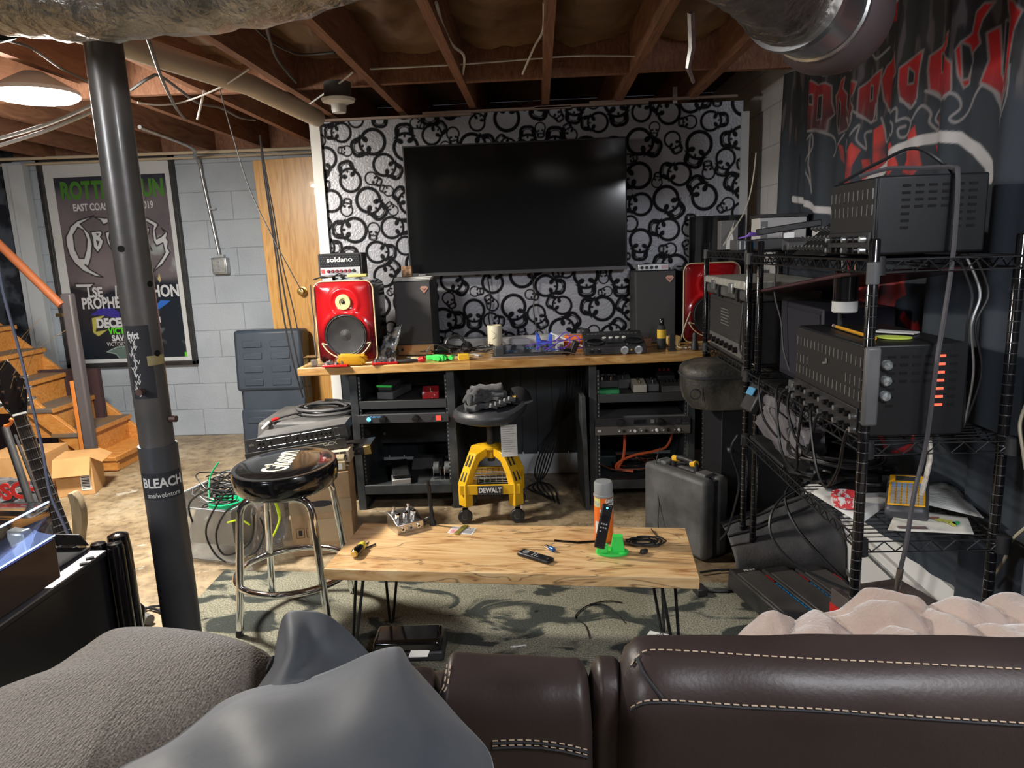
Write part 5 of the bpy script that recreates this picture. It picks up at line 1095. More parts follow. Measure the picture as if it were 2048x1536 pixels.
# remotes
def remote(L_, w_, h_, t, led=False):
    MB().box(-w_/2, w_/2, -L_/2, L_/2, 0, h_).build('body', mat('remote_black', (.012, .012, .014), .4), t, world=False, bevel=.004)
    MB().lathe([(w_*.3, 0), (w_*.3, .0012), (w_*.22, .0012), (w_*.22, .0004), (0, .0006)], 22, 0, T(0, L_*.3 if not led else L_*.2, h_)).build('ring_key', K['silver'] if not led else K['knob'], t, world=False)
    for k in range(7): MB().lathe([(.0028, 0), (.0028, .001), (0, .0012)], 10, 0, T(w_*.22*((k % 3)-1), L_*(.06-.085*(k//3)), h_)).build('key', mat('grey_key', (.4, .4, .42), .5) if 'grey_key' not in bpy.data.materials else bpy.data.materials['grey_key'], t, world=False)
ya = yawpx((1031, 1103), (1110, 1127))-pi/2
p = tp(1071, 1117); rm = thing('remote_control', 'small black remote control lying flat on the coffee table', 'remote', (p[0], p[1], TZ), ya+pi); remote(.122, .036, .013, rm)
MB().box(-.007, .007, -.051, -.048, .013, .0134).build('logo', K['gold'], rm, world=False)
p = tp(1100, 1100); bt = thing('bit_driver', 'small blue and steel capsule tool on the coffee table', 'tool', (p[0], p[1], TZ), yawpx((1088, 1092), (1114, 1107)))
MB().tube([(-.022, 0, .006), (.006, 0, .006)], .006, 10).build('shaft', K['chrome'], bt, world=False); MB().tube([(.002, 0, .008), (.022, 0, .008)], [.0075, .0075], 12).build('sleeve', mat('blue_anodised', (.05, .15, .45), .3, .6), bt, world=False)
q0, q1, q2 = tp(1109, 1083), tp(1155, 1087), tp(1200, 1083)
o = MB().tube([(q0[0], q0[1], TZ+.004), (q1[0], q1[1], TZ+.004), (q2[0], q2[1]-.004, TZ+.004)], .0034, 8).build('bent_rod', K['blackgloss']); tag(o, 'thin bent black rod lying on the coffee table', 'rod')
# spray can
x, y = tp(1208, 1080); sc_ = thing('spray_can', 'orange spray foam can with a grey cap on the coffee table', 'spray can', (x, y, TZ))
r_ = .0315; Tc = T(x, y, TZ)
MB().lathe([(r_-.003, .0), (r_, .003), (r_, .155), (r_-.002, .16)], 36, 0, Tc).build('body', mat('orange_label', (.85, .17, .02), .32, coat=.3), sc_)
MB().lathe([(r_+.0015, .157), (r_+.0015, .163), (r_-.001, .165), (r_-.001, .2), (r_-.004, .206), (0, .207)], 36, 0, Tc).build('cap', mat('grey_cap', (.28, .29, .29), .45), sc_)
def canlabel(z0, z1, a0, a1, m_, nm, rr=.0003): MB().grid(lambda u, v: (x+(r_+rr)*sin(a0+(a1-a0)*u), y-(r_+rr)*cos(a0+(a1-a0)*u), TZ+z0+(z1-z0)*v), 10, 1).build(nm, m_, sc_)
canlabel(.125, .155, -1.3, -.45, mat('label_blue', (.25, .4, .5), .5, c2=(.8, .75, .2), sc=60), 'label_panel'); canlabel(.12, .155, .25, 1.5, K['ink'], 'label_panel'); canlabel(.03, .075, -1.1, -.5, K['label'], 'barcode_panel')
q = MB()
def cantext(t, size, z, a_mid, sx=1, m=0, bold=.0008):
    k = MB().text(t, size, I4, 0, .0002, 'CENTER', sx, bold); n = len(q.v)
    q.v += [(x+(r_+.0006+v[2])*sin(a_mid+v[0]/r_), y-(r_+.0006+v[2])*cos(a_mid+v[0]/r_), TZ+z+v[1]) for v in k.v]; q.f += [tuple(i+n for i in f) for f in k.f]; q.m += k.m
cantext('GREAT', .017, .146, .75, .8); cantext('STUFF', .017, .130, .75, .8); cantext('FIREBLOCK', .013, .112, .35, .8); cantext('FOAM', .012, .10, .35, .8)
q.build('lettering', K['white'], sc_)
# green holder with remote
x, y = tp(1224, 1106); gh = thing('remote_holder', 'bright green oval plastic holder with a tapered block on the coffee table', 'holder', (x, y-.002, TZ))
Gm = T(x, y, TZ, RT)
MB().prism([(.052*cos(a), .034*sin(a)) for a in [2*pi*i/40 for i in range(40)]], 0, .009, 0, Gm).build('base', K['green'], gh, bevel=.002)
MB().box(-.048, -.012, -.026, -.002, .009, .034, 0, Gm).build('socket', K['green'], gh, bevel=.003)
MB().box(-.022, .022, -.016, .016, 0, .048, 0, Gm @ T(.018, .008, .009), .007, .005).build('stub', K['green'], gh)
r2_ = thing('remote_control', 'black remote control standing in the green holder', 'remote', Gm @ Vector((-.029, -.012, .030)), RT, rx=radians(62)); r2_.matrix_basis = Gm @ T(-.026, -.006, .094, radians(0), radians(80), radians(12)); remote(.142, .034, .012, r2_, True)
MB().lathe([(.0035, 0), (.0035, .001), (0, .0014)], 14, 0, T(0, .06, .012)).build('power_key', K['bluelamp'], r2_, world=False)
for k in range(4):
    x, y = tp(1285+8*(k % 2), 1088); wire('earphone_cable', coil((x, y, TZ), .036+.006*k, .0022, 2.2, .22, 70+k, .012, .6), .0022, K['cable'], 'thin black cable bundled beside the green holder', 'cable', 'thin black cable bundle on the coffee table', k=2)
pg = [at(u, v, z=TZ+.006) for u, v in ((1303, 1058), (1310, 1068), (1322, 1080), (1318, 1092))]; wire('earphone_cable', pg, .0022, K['cable'], 'loose black cable end at the back corner of the coffee table')
o = MB().cbox(.025, .015, .014, 0, T(*tp(1288, 1108), TZ+.009, .6)).build('cable_plug', K['black'], bevel=.004); tag(o, 'black cable plug in front of the cable bundle', 'plug')
# ---------------------------------------------------------------- bar stool
bs = thing('bar_stool', 'chrome bar stool with a glossy black round seat lettered in cream', 'stool', (-.955, 2.47, 0))
CX, CY, CZ = -.955, 2.47, .605
ST = T(CX, CY, CZ, 0, radians(2), radians(-1.5))
MB().lathe([(.10, -.092), (.165, -.09), (.184, -.072), (.189, -.045), (.189, -.02), (.183, -.006), (.165, .001), (.1, .003), (0, .004)], 60, 0, ST).build('seat', K['blackgloss'], bs)
MB().lathe([(.1835, -.0055), (.1855, -.003), (.183, -.001)], 60, 0, ST).build('piping', mat('black_piping', (.02, .02, .02), .2, coat=.5), bs)
MB().text('Gibson', .135, ST @ T(-.012, .01, .0042, radians(97)), 0, .0004, 'CENTER', .6, .002).build('lettering', K['cream'], bs)
for sx in (-1, 1):
    for sy in (-1, 1):
        P = spl([(CX+sx*.02, CY+sy*.115, .508), (CX+sx*.09, CY+sy*.12, .505), (CX+sx*.125, CY+sy*.125, .475), (CX+sx*.135, CY+sy*.13, .40)], 6)+[Vector((CX+sx*.165, CY+sy*.16, .004))]
        MB().tube(P, .0135, 12).build('leg', K['chrome'], bs)
        MB().cyl((CX+sx*.1655, CY+sy*.1605, 0), (CX+sx*.164, CY+sy*.159, .03), .014, n=14).build('foot_cap', K['rubber'], bs)
MB().lathe([(.14, -.10), (.14, -.09)], 40, 0, ST).build('mount_plate', K['blackmetal'], bs)
MB().tube([(CX+.212*cos(2*pi*i/48), CY+.205*sin(2*pi*i/48), .185) for i in range(48)], .0125, 12, 0, None, True).build('foot_ring', K['chrome'], bs)
# ---------------------------------------------------------------- floor mat and things on it
def mat_rug():
    a = bpy.data.materials.new('dusty_mat'); a.use_nodes = True; N = a.node_tree.nodes; L = a.node_tree.links; b = N['Principled BSDF']; tc = N.new('ShaderNodeTexCoord')
    mp = N.new('ShaderNodeMapping'); mp.inputs['Scale'].default_value = (1, 1.7, 1); mp.inputs['Rotation'].default_value = (0, 0, .3); L.new(tc.outputs['Object'], mp.inputs[0])
    n = N.new('ShaderNodeTexNoise'); n.inputs['Scale'].default_value = 4.2; n.inputs['Detail'].default_value = 8; n.inputs['Distortion'].default_value = .9; L.new(mp.outputs[0], n.inputs[0])
    s_ = N.new('ShaderNodeTexNoise'); s_.inputs['Scale'].default_value = 180; s_.inputs['Detail'].default_value = 3; L.new(tc.outputs['Object'], s_.inputs[0])
    r = N.new('ShaderNodeValToRGB'); e = r.color_ramp.elements; e[0].position = .425; e[0].color = (0, 0, 0, 1); e[1].position = .485; e[1].color = (1, 1, 1, 1); L.new(n.outputs[0], r.inputs[0])
    c1 = N.new('ShaderNodeValToRGB'); e = c1.color_ramp.elements; e[0].position = .3; e[0].color = (.010, .014, .013, 1); e[1].position = .75; e[1].color = (.05, .06, .052, 1); L.new(s_.outputs[0], c1.inputs[0])
    c2 = N.new('ShaderNodeValToRGB'); e = c2.color_ramp.elements; e[0].position = .35; e[0].color = (.10, .105, .08, 1); e[1].position = .7; e[1].color = (.38, .36, .27, 1); L.new(s_.outputs[0], c2.inputs[0])
    mx = N.new('ShaderNodeMix'); mx.data_type = 'RGBA'; L.new(r.outputs[0], mx.inputs[0]); L.new(c1.outputs[0], mx.inputs[6]); L.new(c2.outputs[0], mx.inputs[7]); L.new(mx.outputs[2], b.inputs['Base Color'])
    bp = N.new('ShaderNodeBump'); bp.inputs['Strength'].default_value = .5; bp.inputs['Distance'].default_value = .004; L.new(s_.outputs[0], bp.inputs['Height']); L.new(bp.outputs[0], b.inputs['Normal']); b.inputs['Roughness'].default_value = .9; return a
mt = MB().prism([(-1.42, 2.86), (-1.40, 1.2), (1.0, 1.2), (.80, 2.30), (.71, 2.66)][::-1], .0, .006).build('floor_mat', mat_rug(), bevel=.002); tag(mt, 'dusty dark green floor mat under the coffee table', 'mat')
pd = thing('black_pedal', 'black plastic pedal housing on the mat below the coffee table', 'pedal', (-.48, 2.20, .006), .03)
MB().box(-.125, .125, -.07, .06, 0, .035, 0, None, .004, .004).build('base', K['black'], pd, world=False, bevel=.008); MB().box(-.12, .12, -.065, .055, 0, .04, 0, T(0, 0, .034, 0, radians(5)), .01, .01).build('lid', K['blackgloss'], pd, world=False, bevel=.012)
def fp(pts, z=.01): return [at(u, v, z=z) for u, v in pts]
wire('thin_cable', fp([(1180, 1277), (1170, 1250), (1150, 1235), (1168, 1215), (1195, 1205), (1220, 1202), (1245, 1205)]), .0022, K['cable'], 'thin black cable looping on the mat under the table')
wire('thin_cable', fp([(1180, 1208), (1210, 1210), (1235, 1230), (1250, 1245)]), .002, K['cable'], 'short thin black cable crossing the loop on the mat')
for (u, v, a, s_, lab) in ((1037, 1293, .2, .028, 'torn white paper scrap on the mat near the sofa'), (1040, 1314, -.2, .010, 'tiny paper scrap on the mat by the sofa edge'), (1072, 1222, .6, .010, 'dark curled shaving on the mat under the table')):
    p = at(u, v, z=.008); mb = MB(); mb.grid(lambda a_, b_: ((a_-.5)*2*s_, (b_-.5)*s_*.5*(1-.6*abs(a_-.5)), .004+.004*noise.noise((a_*4, b_*4, s_*90))), 8, 4); o = mb.build('paper_scrap', K['paper'] if 'dark' not in lab else K['ink'], solid=.0006); o.matrix_basis = T(p.x, p.y, .006, a); tag(o, lab, 'scrap')
# envelope and bag at right
ev = thing('envelope', 'printed white mailing envelope on the mat behind the sofa headrest', 'envelope', (.28, 2.0, .008))
pts = [at(1240, 1345, z=.01), at(1300, 1262, z=.01), at(1345, 1272, z=.01), at(1330, 1350, z=.01)]
MB().add([(p.x, p.y, .009) for p in pts]+[(p.x, p.y, .012) for p in pts], [(0, 1, 2, 3), (7, 6, 5, 4), (0, 4, 5, 1), (1, 5, 6, 2), (2, 6, 7, 3), (3, 7, 4, 0)]).build('sheet', K['paper'], ev)
pc = at(1308, 1273, z=.012); MB().text('122709', .03, fr((pc.x, pc.y-.01, .0125), (.8, .55, 0), (-.55, .8, 0)), 0, .0002).build('lettering', K['ink'], ev)
for k in range(3): MB().box(-.05, .03-.01*k, -.001, .0, 0, .0004, 0, fr((pc.x-.015+.006*k, pc.y-.035-.02*k, .0125), (.8, .55, 0), (-.55, .8, 0))).build('print_line', K['ink'], ev)
pbg = crumple(.62, 2.02, .03, .11, .05, .028, 5, 16, .3).build('plastic_bag', K['bag']); tag(pbg, 'crumpled clear plastic bag on the floor by the beige blanket', 'bag')
# ---------------------------------------------------------------- staircase
sc = thing('staircase', 'orange pine staircase climbing left against the dark wallpaper', 'stairs', (-3.0, 4.4, 0))
SY0, SY1 = 4.36, 4.90
for i in range(9):
    xn = -2.80-.185*i; zt = .10+.168*i
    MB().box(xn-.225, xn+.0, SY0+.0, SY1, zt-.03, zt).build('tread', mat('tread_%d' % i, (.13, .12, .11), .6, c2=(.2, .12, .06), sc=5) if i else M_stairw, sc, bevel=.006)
    MB().box(xn+.0, xn+.004, SY0, SY1, zt-.03, zt-.002).build('nosing', M_stairw, sc)
    MB().box(xn-.03, xn-.012, SY0+.02, SY1-.01, max(zt-.168, .0), zt-.03).build('riser', M_stairw, sc)
    MB().box(xn-.20, xn-.02, SY0+.035, SY0+.05, max(zt-.2, .0), zt-.03).build('side_board', M_stairw, sc)
st = MB(); sl = .168/.185
xa, xb = -2.80, -4.6
P = [(xa, .0), (xa-.06, .0), (xb, (xa-.06-xb)*sl+.02), (xb, (xa-xb)*sl+.16), (xa, .10)]
P = [(xa+.0, .005), (xa-.10, .005), (xb, (xa-.18-xb)*sl), (xb, (xa-.02-xb)*sl), (xa, .06)]
for y in (SY0+.01, SY1-.03): MB().prism(P, -y-.03, -y, 0, fr((0, 0, 0))).build('stringer', M_stairw, sc, bevel=.003)
nw = at(185, 760, y=4.34)
MB().box(-2.965, -2.895, 4.30, 4.355, .02, 1.17, 0, T(0, 0, 0)).build('newel_post', mat('grey_newel', (.09, .08, .085), .5), sc, bevel=.012)
MB().box(-2.99, -2.964, 4.305, 4.35, .03, .62).build('newel_block', mat('orange_newel', (.6, .2, .04), .5), sc, bevel=.002)
a, b = Vector((-2.96, 4.30, 1.10)), Vector((-4.2, 4.30, 1.10+1.24*1.16)); 
MB().tube([a, b], .026, 10).build('handrail', mat('handrail_orange', (.42, .13, .05), .45), sc); MB().box(-3.0, -2.96, 4.29, 4.31, 1.03, 1.05).build('rail_bracket', K['brass'], sc)
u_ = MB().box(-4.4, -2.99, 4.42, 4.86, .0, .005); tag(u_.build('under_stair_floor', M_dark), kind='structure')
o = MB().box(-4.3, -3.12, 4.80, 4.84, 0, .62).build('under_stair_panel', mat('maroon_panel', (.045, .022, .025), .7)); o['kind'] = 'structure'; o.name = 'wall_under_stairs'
# cardboard boxes by the stairs
def cbox(name, lab, x, y, z, w_, d_, h_, a, m_, flap=0, lid=True, group=None):
    t = thing(name, lab, 'box', (x, y, z), a, group)
    MB().box(-w_/2, w_/2, -d_/2, d_/2, 0, h_).build('carton', m_, t, world=False, bevel=.002)
    if flap:
        for k, ang in enumerate((flap, )):
            MB().box(-w_/2, w_/2, -.003, 0, -.0, h_*.5, 0, T(0, -d_/2, h_, 0, radians(180-ang))).build('flap', m_, t, world=False)
            MB().box(0, .004, -d_/2, d_/2, 0, h_*.32, 0, T(w_/2, 0, h_, 0, 0, radians(110))).build('flap', m_, t, world=False)
    return t
b1 = cbox('cardboard_box', 'open orange-brown cardboard box with a barcode beside the staircase foot', -2.80, 4.0, 0, .20, .20, .23, radians(16), K['card2'], 0)
MB().box(-.10, .10, -.004, 0, 0, .11, 0, T(0, -.101, .232, 0, radians(180-28))).build('flap', K['card2'], b1, world=False)
MB().box(0, .003, -.1, .1, 0, .07, 0, T(.1, 0, .23, 0, 0, radians(120))).build('flap', K['card2'], b1, world=False)
q = MB().box(.03, .085, -.1025, -.1005, .03, .12).build('shipping_label', K['label'], b1, world=False)
q = MB()
for k in range(8): q.box(.037, .078, -.1032, -.1025, .04+.0095*k, .044+.0095*k+.002*(k % 2))
q.build('barcode', K['ink'], b1, world=False)
cbox('cardboard_box', 'half-hidden brown cardboard box behind the black tool bag', -3.12, 4.0, 0, .34, .3, .26, radians(5), K['card2'])
# tool bag with red letters
tb = thing('tool_bag', 'black tool bag with red lettering and clear wrapping, behind the guitar', 'bag', (-2.35, 2.95, 0))
mb = crumple(-2.60, 3.05, .17, .24, .15, .17, 12, 18, .14); mb.build('body', mat('tool_bag_cloth', (.015, .016, .018), .7, c2=(.04, .04, .045), sc=9), tb)
crumple(-2.55, 3.0, .35, .15, .10, .035, 4, 14, .5).build('wrapping', K['bag'], tb)
g = at(22, 985, y=2.885); MB().text('BOSCH', .10, fr((g.x-.02, 2.885, g.z), (1, .05, .06)), 0, .002, 'CENTER', .95, .004).build('lettering', mat('red_letters', (.6, .02, .02), .5), tb)
for s_ in (0, 1): wire('strap', [(-2.68+.2*s_, 2.92, .33), (-2.62+.1*s_, 2.9, .42), (-2.55, 2.92, .41)], .012, K['rubber'], parent=tb)
# wooden curved piece
o = MB()
P = [at(u, v, y=2.72) for u, v in ((152, 1085), (150, 1040), (147, 1010), (140, 985), (150, 983), (162, 995), (169, 1020), (170, 1050), (166, 1085))]
c0 = P[0]; o.prism([(p.x, p.z) for p in P], -2.74, -2.70, 0, fr((0, 0, 0)))
pb_ = at(160, 1100, y=2.72); o.box(P[0].x-.0, P[-1].x, 2.70, 2.74, .0, P[0].z+.01)
o = o.build('skateboard_offcut', mat('weathered_wood', (.2, .155, .095), .7, c2=(.3, .24, .15), sc=8, stretch=(8, 8, 1)), bevel=.003); tag(o, 'upright curved weathered wooden board beside the guitar neck', 'board'); o.name = 'curved_board'
# guitar (neck rising behind the turntable)
gt = thing('electric_guitar', 'dark electric guitar with a fretted neck standing behind the turntable', 'guitar', (-1.62, 2.25, .30))
na, nb = at(40, 830, y=2.35), at(128, 1075, y=2.18); ax_ = (nb-na).normalized(); xw = ax_.cross((Vector((0, 0, EYE))-nb).normalized()).normalized(); xw = -xw if xw.x < 0 else xw
G = fr(na, xw, -ax_)  # local y up the neck
L_ = (nb-na).length
if (G.to_3x3() @ Vector((0, 0, 1))).y > 0: G = fr(na, -xw, -ax_)
MB().prism([(-.020, 0), (.020, 0), (.028, -L_-.12), (-.028, -L_-.12)], -.012, .006, 0, G).build('neck', mat('dark_fretboard', (.02, .016, .014), .4), gt, bevel=.002)
MB().prism([(-.028 if 0 else -.0225, 0), (-.0195, 0), (-.027, -L_-.1), (-.031, -L_-.1)], -.014, .004, 0, G).build('binding', mat('tan_binding', (.3, .2, .13), .5), gt)
fr_ = MB()
for k in range(1, 20):
    d = (L_+.1)*(1-2**(-k/12))/(1-2**(-19/12)); fr_.box(-.0215-.007*d/L_, .0215+.007*d/L_, -d-.001, -d+.001, .006, .0085, 0, G)
fr_.build('fret_wire', K['galv'], gt)
for k in range(6): x = -.016+.0064*k; MB().tube([G @ Vector((x, .0, .011)), G @ Vector((x*1.35, -L_-.1, .013))], .0007, 4).build('string', K['chrome'], gt)
MB().prism([(-.021, 0), (.021, 0), (.035, .04), (.05, .12), (.02, .22), (-.055, .20), (-.035, .04)], -.014, .004, 0, G).build('headstock', K['blackgloss'], gt, bevel=.002)
MB().box(-.021, .021, -.004, .003, .004, .012, 0, G).build('nut', K['white'], gt)
for k in range(6):
    s_ = -1 if k < 3 else 1; y = .05+.045*(k % 3); MB().cyl(G @ Vector((s_*.036, y, 0)), G @ Vector((s_*.062, y, 0)), .006, n=8).cyl(G @ Vector((s_*.024, y, .004)), G @ Vector((s_*.024, y, .016)), .005, n=8).build('tuning_peg', K['chrome'], gt)
for k, (a0, a1) in enumerate((((.02, .06), (.13, .24)), ((.0, .1), (.12, .30)), ((.02, .15), (.22, .26)), ((-.01, .18), (.16, .33)))):
    p0 = G @ Vector((a0[0], a0[1], .015)); p1 = G @ Vector((a1[0], a1[1], .05)); MB().tube(spl([p0, (p0+p1)/2+Vector((0, 0, .015)), p1], 6), .0008, 4).build('string_end', K['brass'], gt)
bd = [(-.11, 0), (-.15, -.06), (-.14, -.16), (-.11, -.22), (-.15, -.30), (-.12, -.38), (0, -.41), (.12, -.38), (.15, -.30), (.11, -.22), (.14, -.16), (.15, -.06), (.08, -.03), (0, -.06)]
MB().prism([(p[0], p[1]-L_-.02) for p in bd], -.05, -.01, 0, G).build('body', K['blackgloss'], gt, bevel=.008)
gs = thing('guitar_stand', 'black tubular guitar stand beside the guitar neck', 'stand', (-2.0, 2.5, 0))
p0, p1 = at(10, 855, y=2.55), at(62, 1010, y=2.42)
MB().tube([p0, p1, p1+(p1-p0)*.5], .014, 10).build('post', K['black'], gs); p0, p1 = at(-10, 840, y=2.5), at(110, 790, y=2.42); MB().tube(spl([at(0, 808, y=2.42), at(30, 815, y=2.42), at(60, 805, y=2.42)], 4), .010, 8).build('yoke', K['black'], gs)
q_0, q_1 = at(30, 870, y=2.6), at(80, 1000, y=2.5); MB().tube([q_0, q_1, q_1+(q_1-q_0)*.8], .006, 8).build('rod', K['black'], gs); MB().tube(spl([at(10, 852, y=2.45), at(18, 850, y=2.44), at(24, 842, y=2.44), at(20, 838, y=2.44)], 4), .006, 8).build('hook', K['orange'], gs)
# rope cable hanging past
wire('coated_cable', [at(-8, 500, y=2.0), at(8, 590, y=2.0), at(38, 700, y=2.0), at(62, 800, y=1.98), at(85, 900, y=1.97), at(100, 985, y=1.96), at(128, 1050, y=1.95), at(142, 1082, y=1.95)], .0042, mat('blue_grey_cord', (.16, .18, .26), .45), 'blue-grey cord running down past the staircase to the turntable', 'cord')
# ---------------------------------------------------------------- black cabinet, turntable
cb = thing('black_cabinet', 'low black cabinet with a silver front edge at the sofa end', 'cabinet', (-1.3, 1.4, 0))
XA = -1.17; ZT = .60
MB().box(-1.85, XA, .35, 1.715, .02, ZT-.012).build('body', mat('cabinet_face', (.012, .011, .014), .32, coat=.2), cb, bevel=.004)
MB().box(-1.85, XA+.002, .35, 1.72, ZT-.012, ZT-.0).build('top', K['black'], cb)
MB().box(XA-.07, XA+.004, .35, 1.72, ZT-.002, ZT+.003).build('silver_strip', mat('silver_strip', (.36, .35, .37), .38, .6), cb, bevel=.0015)
for k in (0, 1): p = at(168+12*k, 1128-11*k, z=ZT+.004); MB().cbox(.02, .012, .004, 0, T(p.x, p.y, ZT+.005, .6)).build('connector', K['ink'], cb)
for k in (0, 1): MB().lathe([(.022, .02), (.022, ZT+.0), (.018, ZT+.012), (0, ZT+.014)], 16, 0, T(XA+.012-.045*k, 1.745, 0)).build('corner_post', K['blackgloss'], cb)
MB().lathe([(.03, .02), (.03, ZT-.03), (.026, ZT+.016), (.012, ZT+.022), (0, ZT+.022)], 20, 0, T(XA-.005, 1.79, 0)).build('corner_post', K['blackgloss'], cb)
o = MB().grid(lambda u, v: (XA-.42+.38*u, 1.0+.72*v, ZT+.012+.01*noise.noise((u*3, v*3, 2))), 14, 20).build('black_cloth', mat('black_felt', (.012, .012, .017), .9), solid=.005); tag(o, 'black cloth draped over the cabinet top under the turntable', 'cloth')
o = MB().prism([(0, 0), (.15, .0), (.135, .035), (.02, .038)], -.002, .002, 0, fr((XA-.20, 1.74, ZT+.012), (1, -.05, 0), (0, -.25, 1))).build('black_flap', K['black'], bevel=.001); tag(o, 'small upright black plastic flap behind the turntable', 'flap')
tt = thing('turntable', 'brown turntable under a clear cover with blue-lit edges', 'turntable', (-1.5, 1.5, ZT+.02))
A = at(112, 1085, z=.72); TX1 = A.x; TY1 = A.y+.02; TZT = .72
TX1, TY1 = -1.125, 1.50
p = at(110, 1075, z=TZT); TX1, TY1 = p.x, p.y
MB().box(TX1-.43, TX1, TY1-.36, TY1, ZT+.02, TZT).build('plinth', mat('plinth_brown', (.028, .013, .016), .4, coat=.2), tt, bevel=.004)
MB().box(TX1-.425, TX1-.005, TY1-.355, TY1-.005, TZT, TZT+.003).build('deck', mat('deck_grey', (.14, .12, .13), .35), tt)
MB().lathe([(.15, 0), (.15, .012), (.14, .016), (0, .016)], 48, 0, T(TX1-.24, TY1-.18, TZT+.004)).build('platter', K['blackgloss'], tt)
pp_ = at(12, 1090, z=TZT+.03); MB().lathe([(.035, 0), (.035, .012), (.028, .016), (.026, .028), (.018, .032), (0, .032)], 28, 0, T(TX1-.085, TY1-.13, TZT+.004)).build('tonearm_base', K['blackgloss'], tt)
MB().tube([(TX1-.085, TY1-.13, TZT+.045), (TX1-.10, TY1-.25, TZT+.04), (TX1-.14, TY1-.32, TZT+.03)], .004, 8).build('tonearm', K['chrome'], tt)
MB().cbox(.035, .03, .045, 0, T(TX1-.055, TY1-.04, TZT+.027)).build('hinge_block', K['galv'], tt, bevel=.004)
cz = TZT+.004; H_ = .085
cv = MB().box(TX1-.43, TX1, TY1-.36, TY1, cz, cz+H_); cv.f.pop(0); cv.m.pop(0)
cv.build('dust_cover', K['acrylic'], tt, solid=.0035)
M_glow = mat('lit_edge', (.35, .5, 1), .3, emit=((.35, .5, 1), 2.0))
for z_ in (cz+.002, cz+H_): MB().box(TX1-.003, TX1+.001, TY1-.36, TY1, z_-.002, z_+.001).build('lit_edge', M_glow, tt)
# ---------------------------------------------------------------- block-wall cases, boxes, rack gear
tc_ = thing('tall_case', 'tall slate-blue ribbed hard case leaning on the block wall', 'case', (-1.78, 4.6, 0))
Tt = T(-1.86, 4.74, 0, 0, radians(-5))
MB().box(-.235, .235, -.09, .09, .44, .86, 0, Tt).build('upper_shell', K['slate'], tc_, bevel=.025)
MB().box(-.20, .235, -.075, .09, .30, .46, 0, Tt).build('waist', K['slate'], tc_, bevel=.01)
MB().box(-.215, .24, -.09, .09, .0, .32, 0, Tt).build('lower_shell', K['slate'], tc_, bevel=.02)
for j in range(5):
    for i in range(2):
        z_ = (.48, .57, .66, .74, .22)[j]; MB().box(-.17+.19*i, -.04+.19*i, -.096, -.088, z_, z_+.045, 0, Tt).build('rib', K['slate'], tc_, bevel=.004)
MB().box(-.225, -.205, -.03, .03, .31, .45, 0, Tt).build('handle', K['black'], tc_, bevel=.004)
gc = thing('equipment_case', 'grey hard equipment case lying under coiled cable beside the rack frame', 'case', (-1.4, 3.8, 0))
MB().box(-1.56, -1.07, 3.70, 4.12, .0, .36).build('base_shell', K['greyplastic'], gc, bevel=.02); MB().box(-1.57, -1.06, 3.69, 4.13, .365, .465, 0, None, .012, .012).build('lid', K['greyplastic'], gc, bevel=.018)
for x in (-1.42, -1.20): MB().box(x-.04, x+.04, 3.675, 3.695, .32, .41).build('latch', K['black'], gc, bevel=.004)
for k in range(5): wire('cable_coil', coil((-1.24, 3.92, .466), .12+.014*k, .0065, 1.5, .06, 90+k, .03, .8), .0065, K['cable'] if k % 2 else K['greycable'], 'loop of thick black cable coiled on the grey equipment case', 'cable', 'thick cable loops on the grey case', k=2)
wire('microphone_cable', [(-1.30, 3.85, .49), (-1.42, 3.74, .485), (-1.50, 3.69, .46)], .005, K['cable'], 'cable end with a red collar hanging off the grey case')
o = MB().tube([(-1.445, 3.715, .482), (-1.475, 3.695, .476)], .009, 10).build('cable_collar', K['red']); tag(o, 'red collar on the cable on the grey case', 'collar')
o = MB().tube([(-1.485, 3.69, .47), (-1.52, 3.665, .435)], .009, 10).build('connector_plug', K['paper']); tag(o, 'cream connector plug hanging off the grey case', 'plug')
# big cardboard box
BX = T(-1.06, 3.20, 0, radians(12))
bb = thing('moving_box', 'large brown taped cardboard box with a hand hole behind the bar stool', 'box', (-1.06, 3.20, 0), radians(12))
MB().box(-.135, .135, -.19, .19, 0, .385).build('carton', K['card'], bb, world=False, bevel=.003)
MB().box(-.137, .137, -.1925, -.19, .20, .26).build('tape_strip', K['tape'], bb, world=False); MB().box(-.06, .08, -.1925, -.1905, .06, .17).build('patch', mat('paler_card', (.46, .34, .21), .8), bb, world=False)
MB().prism([(.04*cos(a)*(1.5 if abs(cos(a)) > .5 else 1.2), .015*sin(a)) for a in [2*pi*i/20 for i in range(20)]], 0, .0032, 0, fr((.0, -.190, .245))).build('hand_hole', K['ink'], bb, world=False)
for k in range(2): MB().tube([(-.115+.045*k, -.1915, .09), (-.08+.045*k, -.1915, .09), (-.08+.045*k, -.1915, .135), (-.115+.045*k, -.1915, .135)], .001, 4, 0, None, True).build('symbol_frame', K['ink'], bb, world=False); MB().box(-.105+.045*k, -.09+.045*k, -.192, -.191, .10, .125).build('symbol', K['ink'], bb, world=False)
MB().box(-.137, .137, -.12, .12, .384, .387).build('tape_strip', K['tape'], bb, world=False)
lb = MB().box(-.06, .125, -.18, -.10, .387, .43).box(-.05, .12, -.17, -.1, .43, .444).build('wrapped_packet', mat('shiny_packet', (.5, .42, .26), .25, metal=.3), None, bevel=.004)
lb.matrix_basis = T(-1.06, 3.20, 0, radians(12)); tag(lb, 'shiny labelled packet on the large cardboard box', 'packet')
MB().box(.0, .11, -.182, -.1802, .395, .42).build('label_strip', K['label'], lb, world=False)
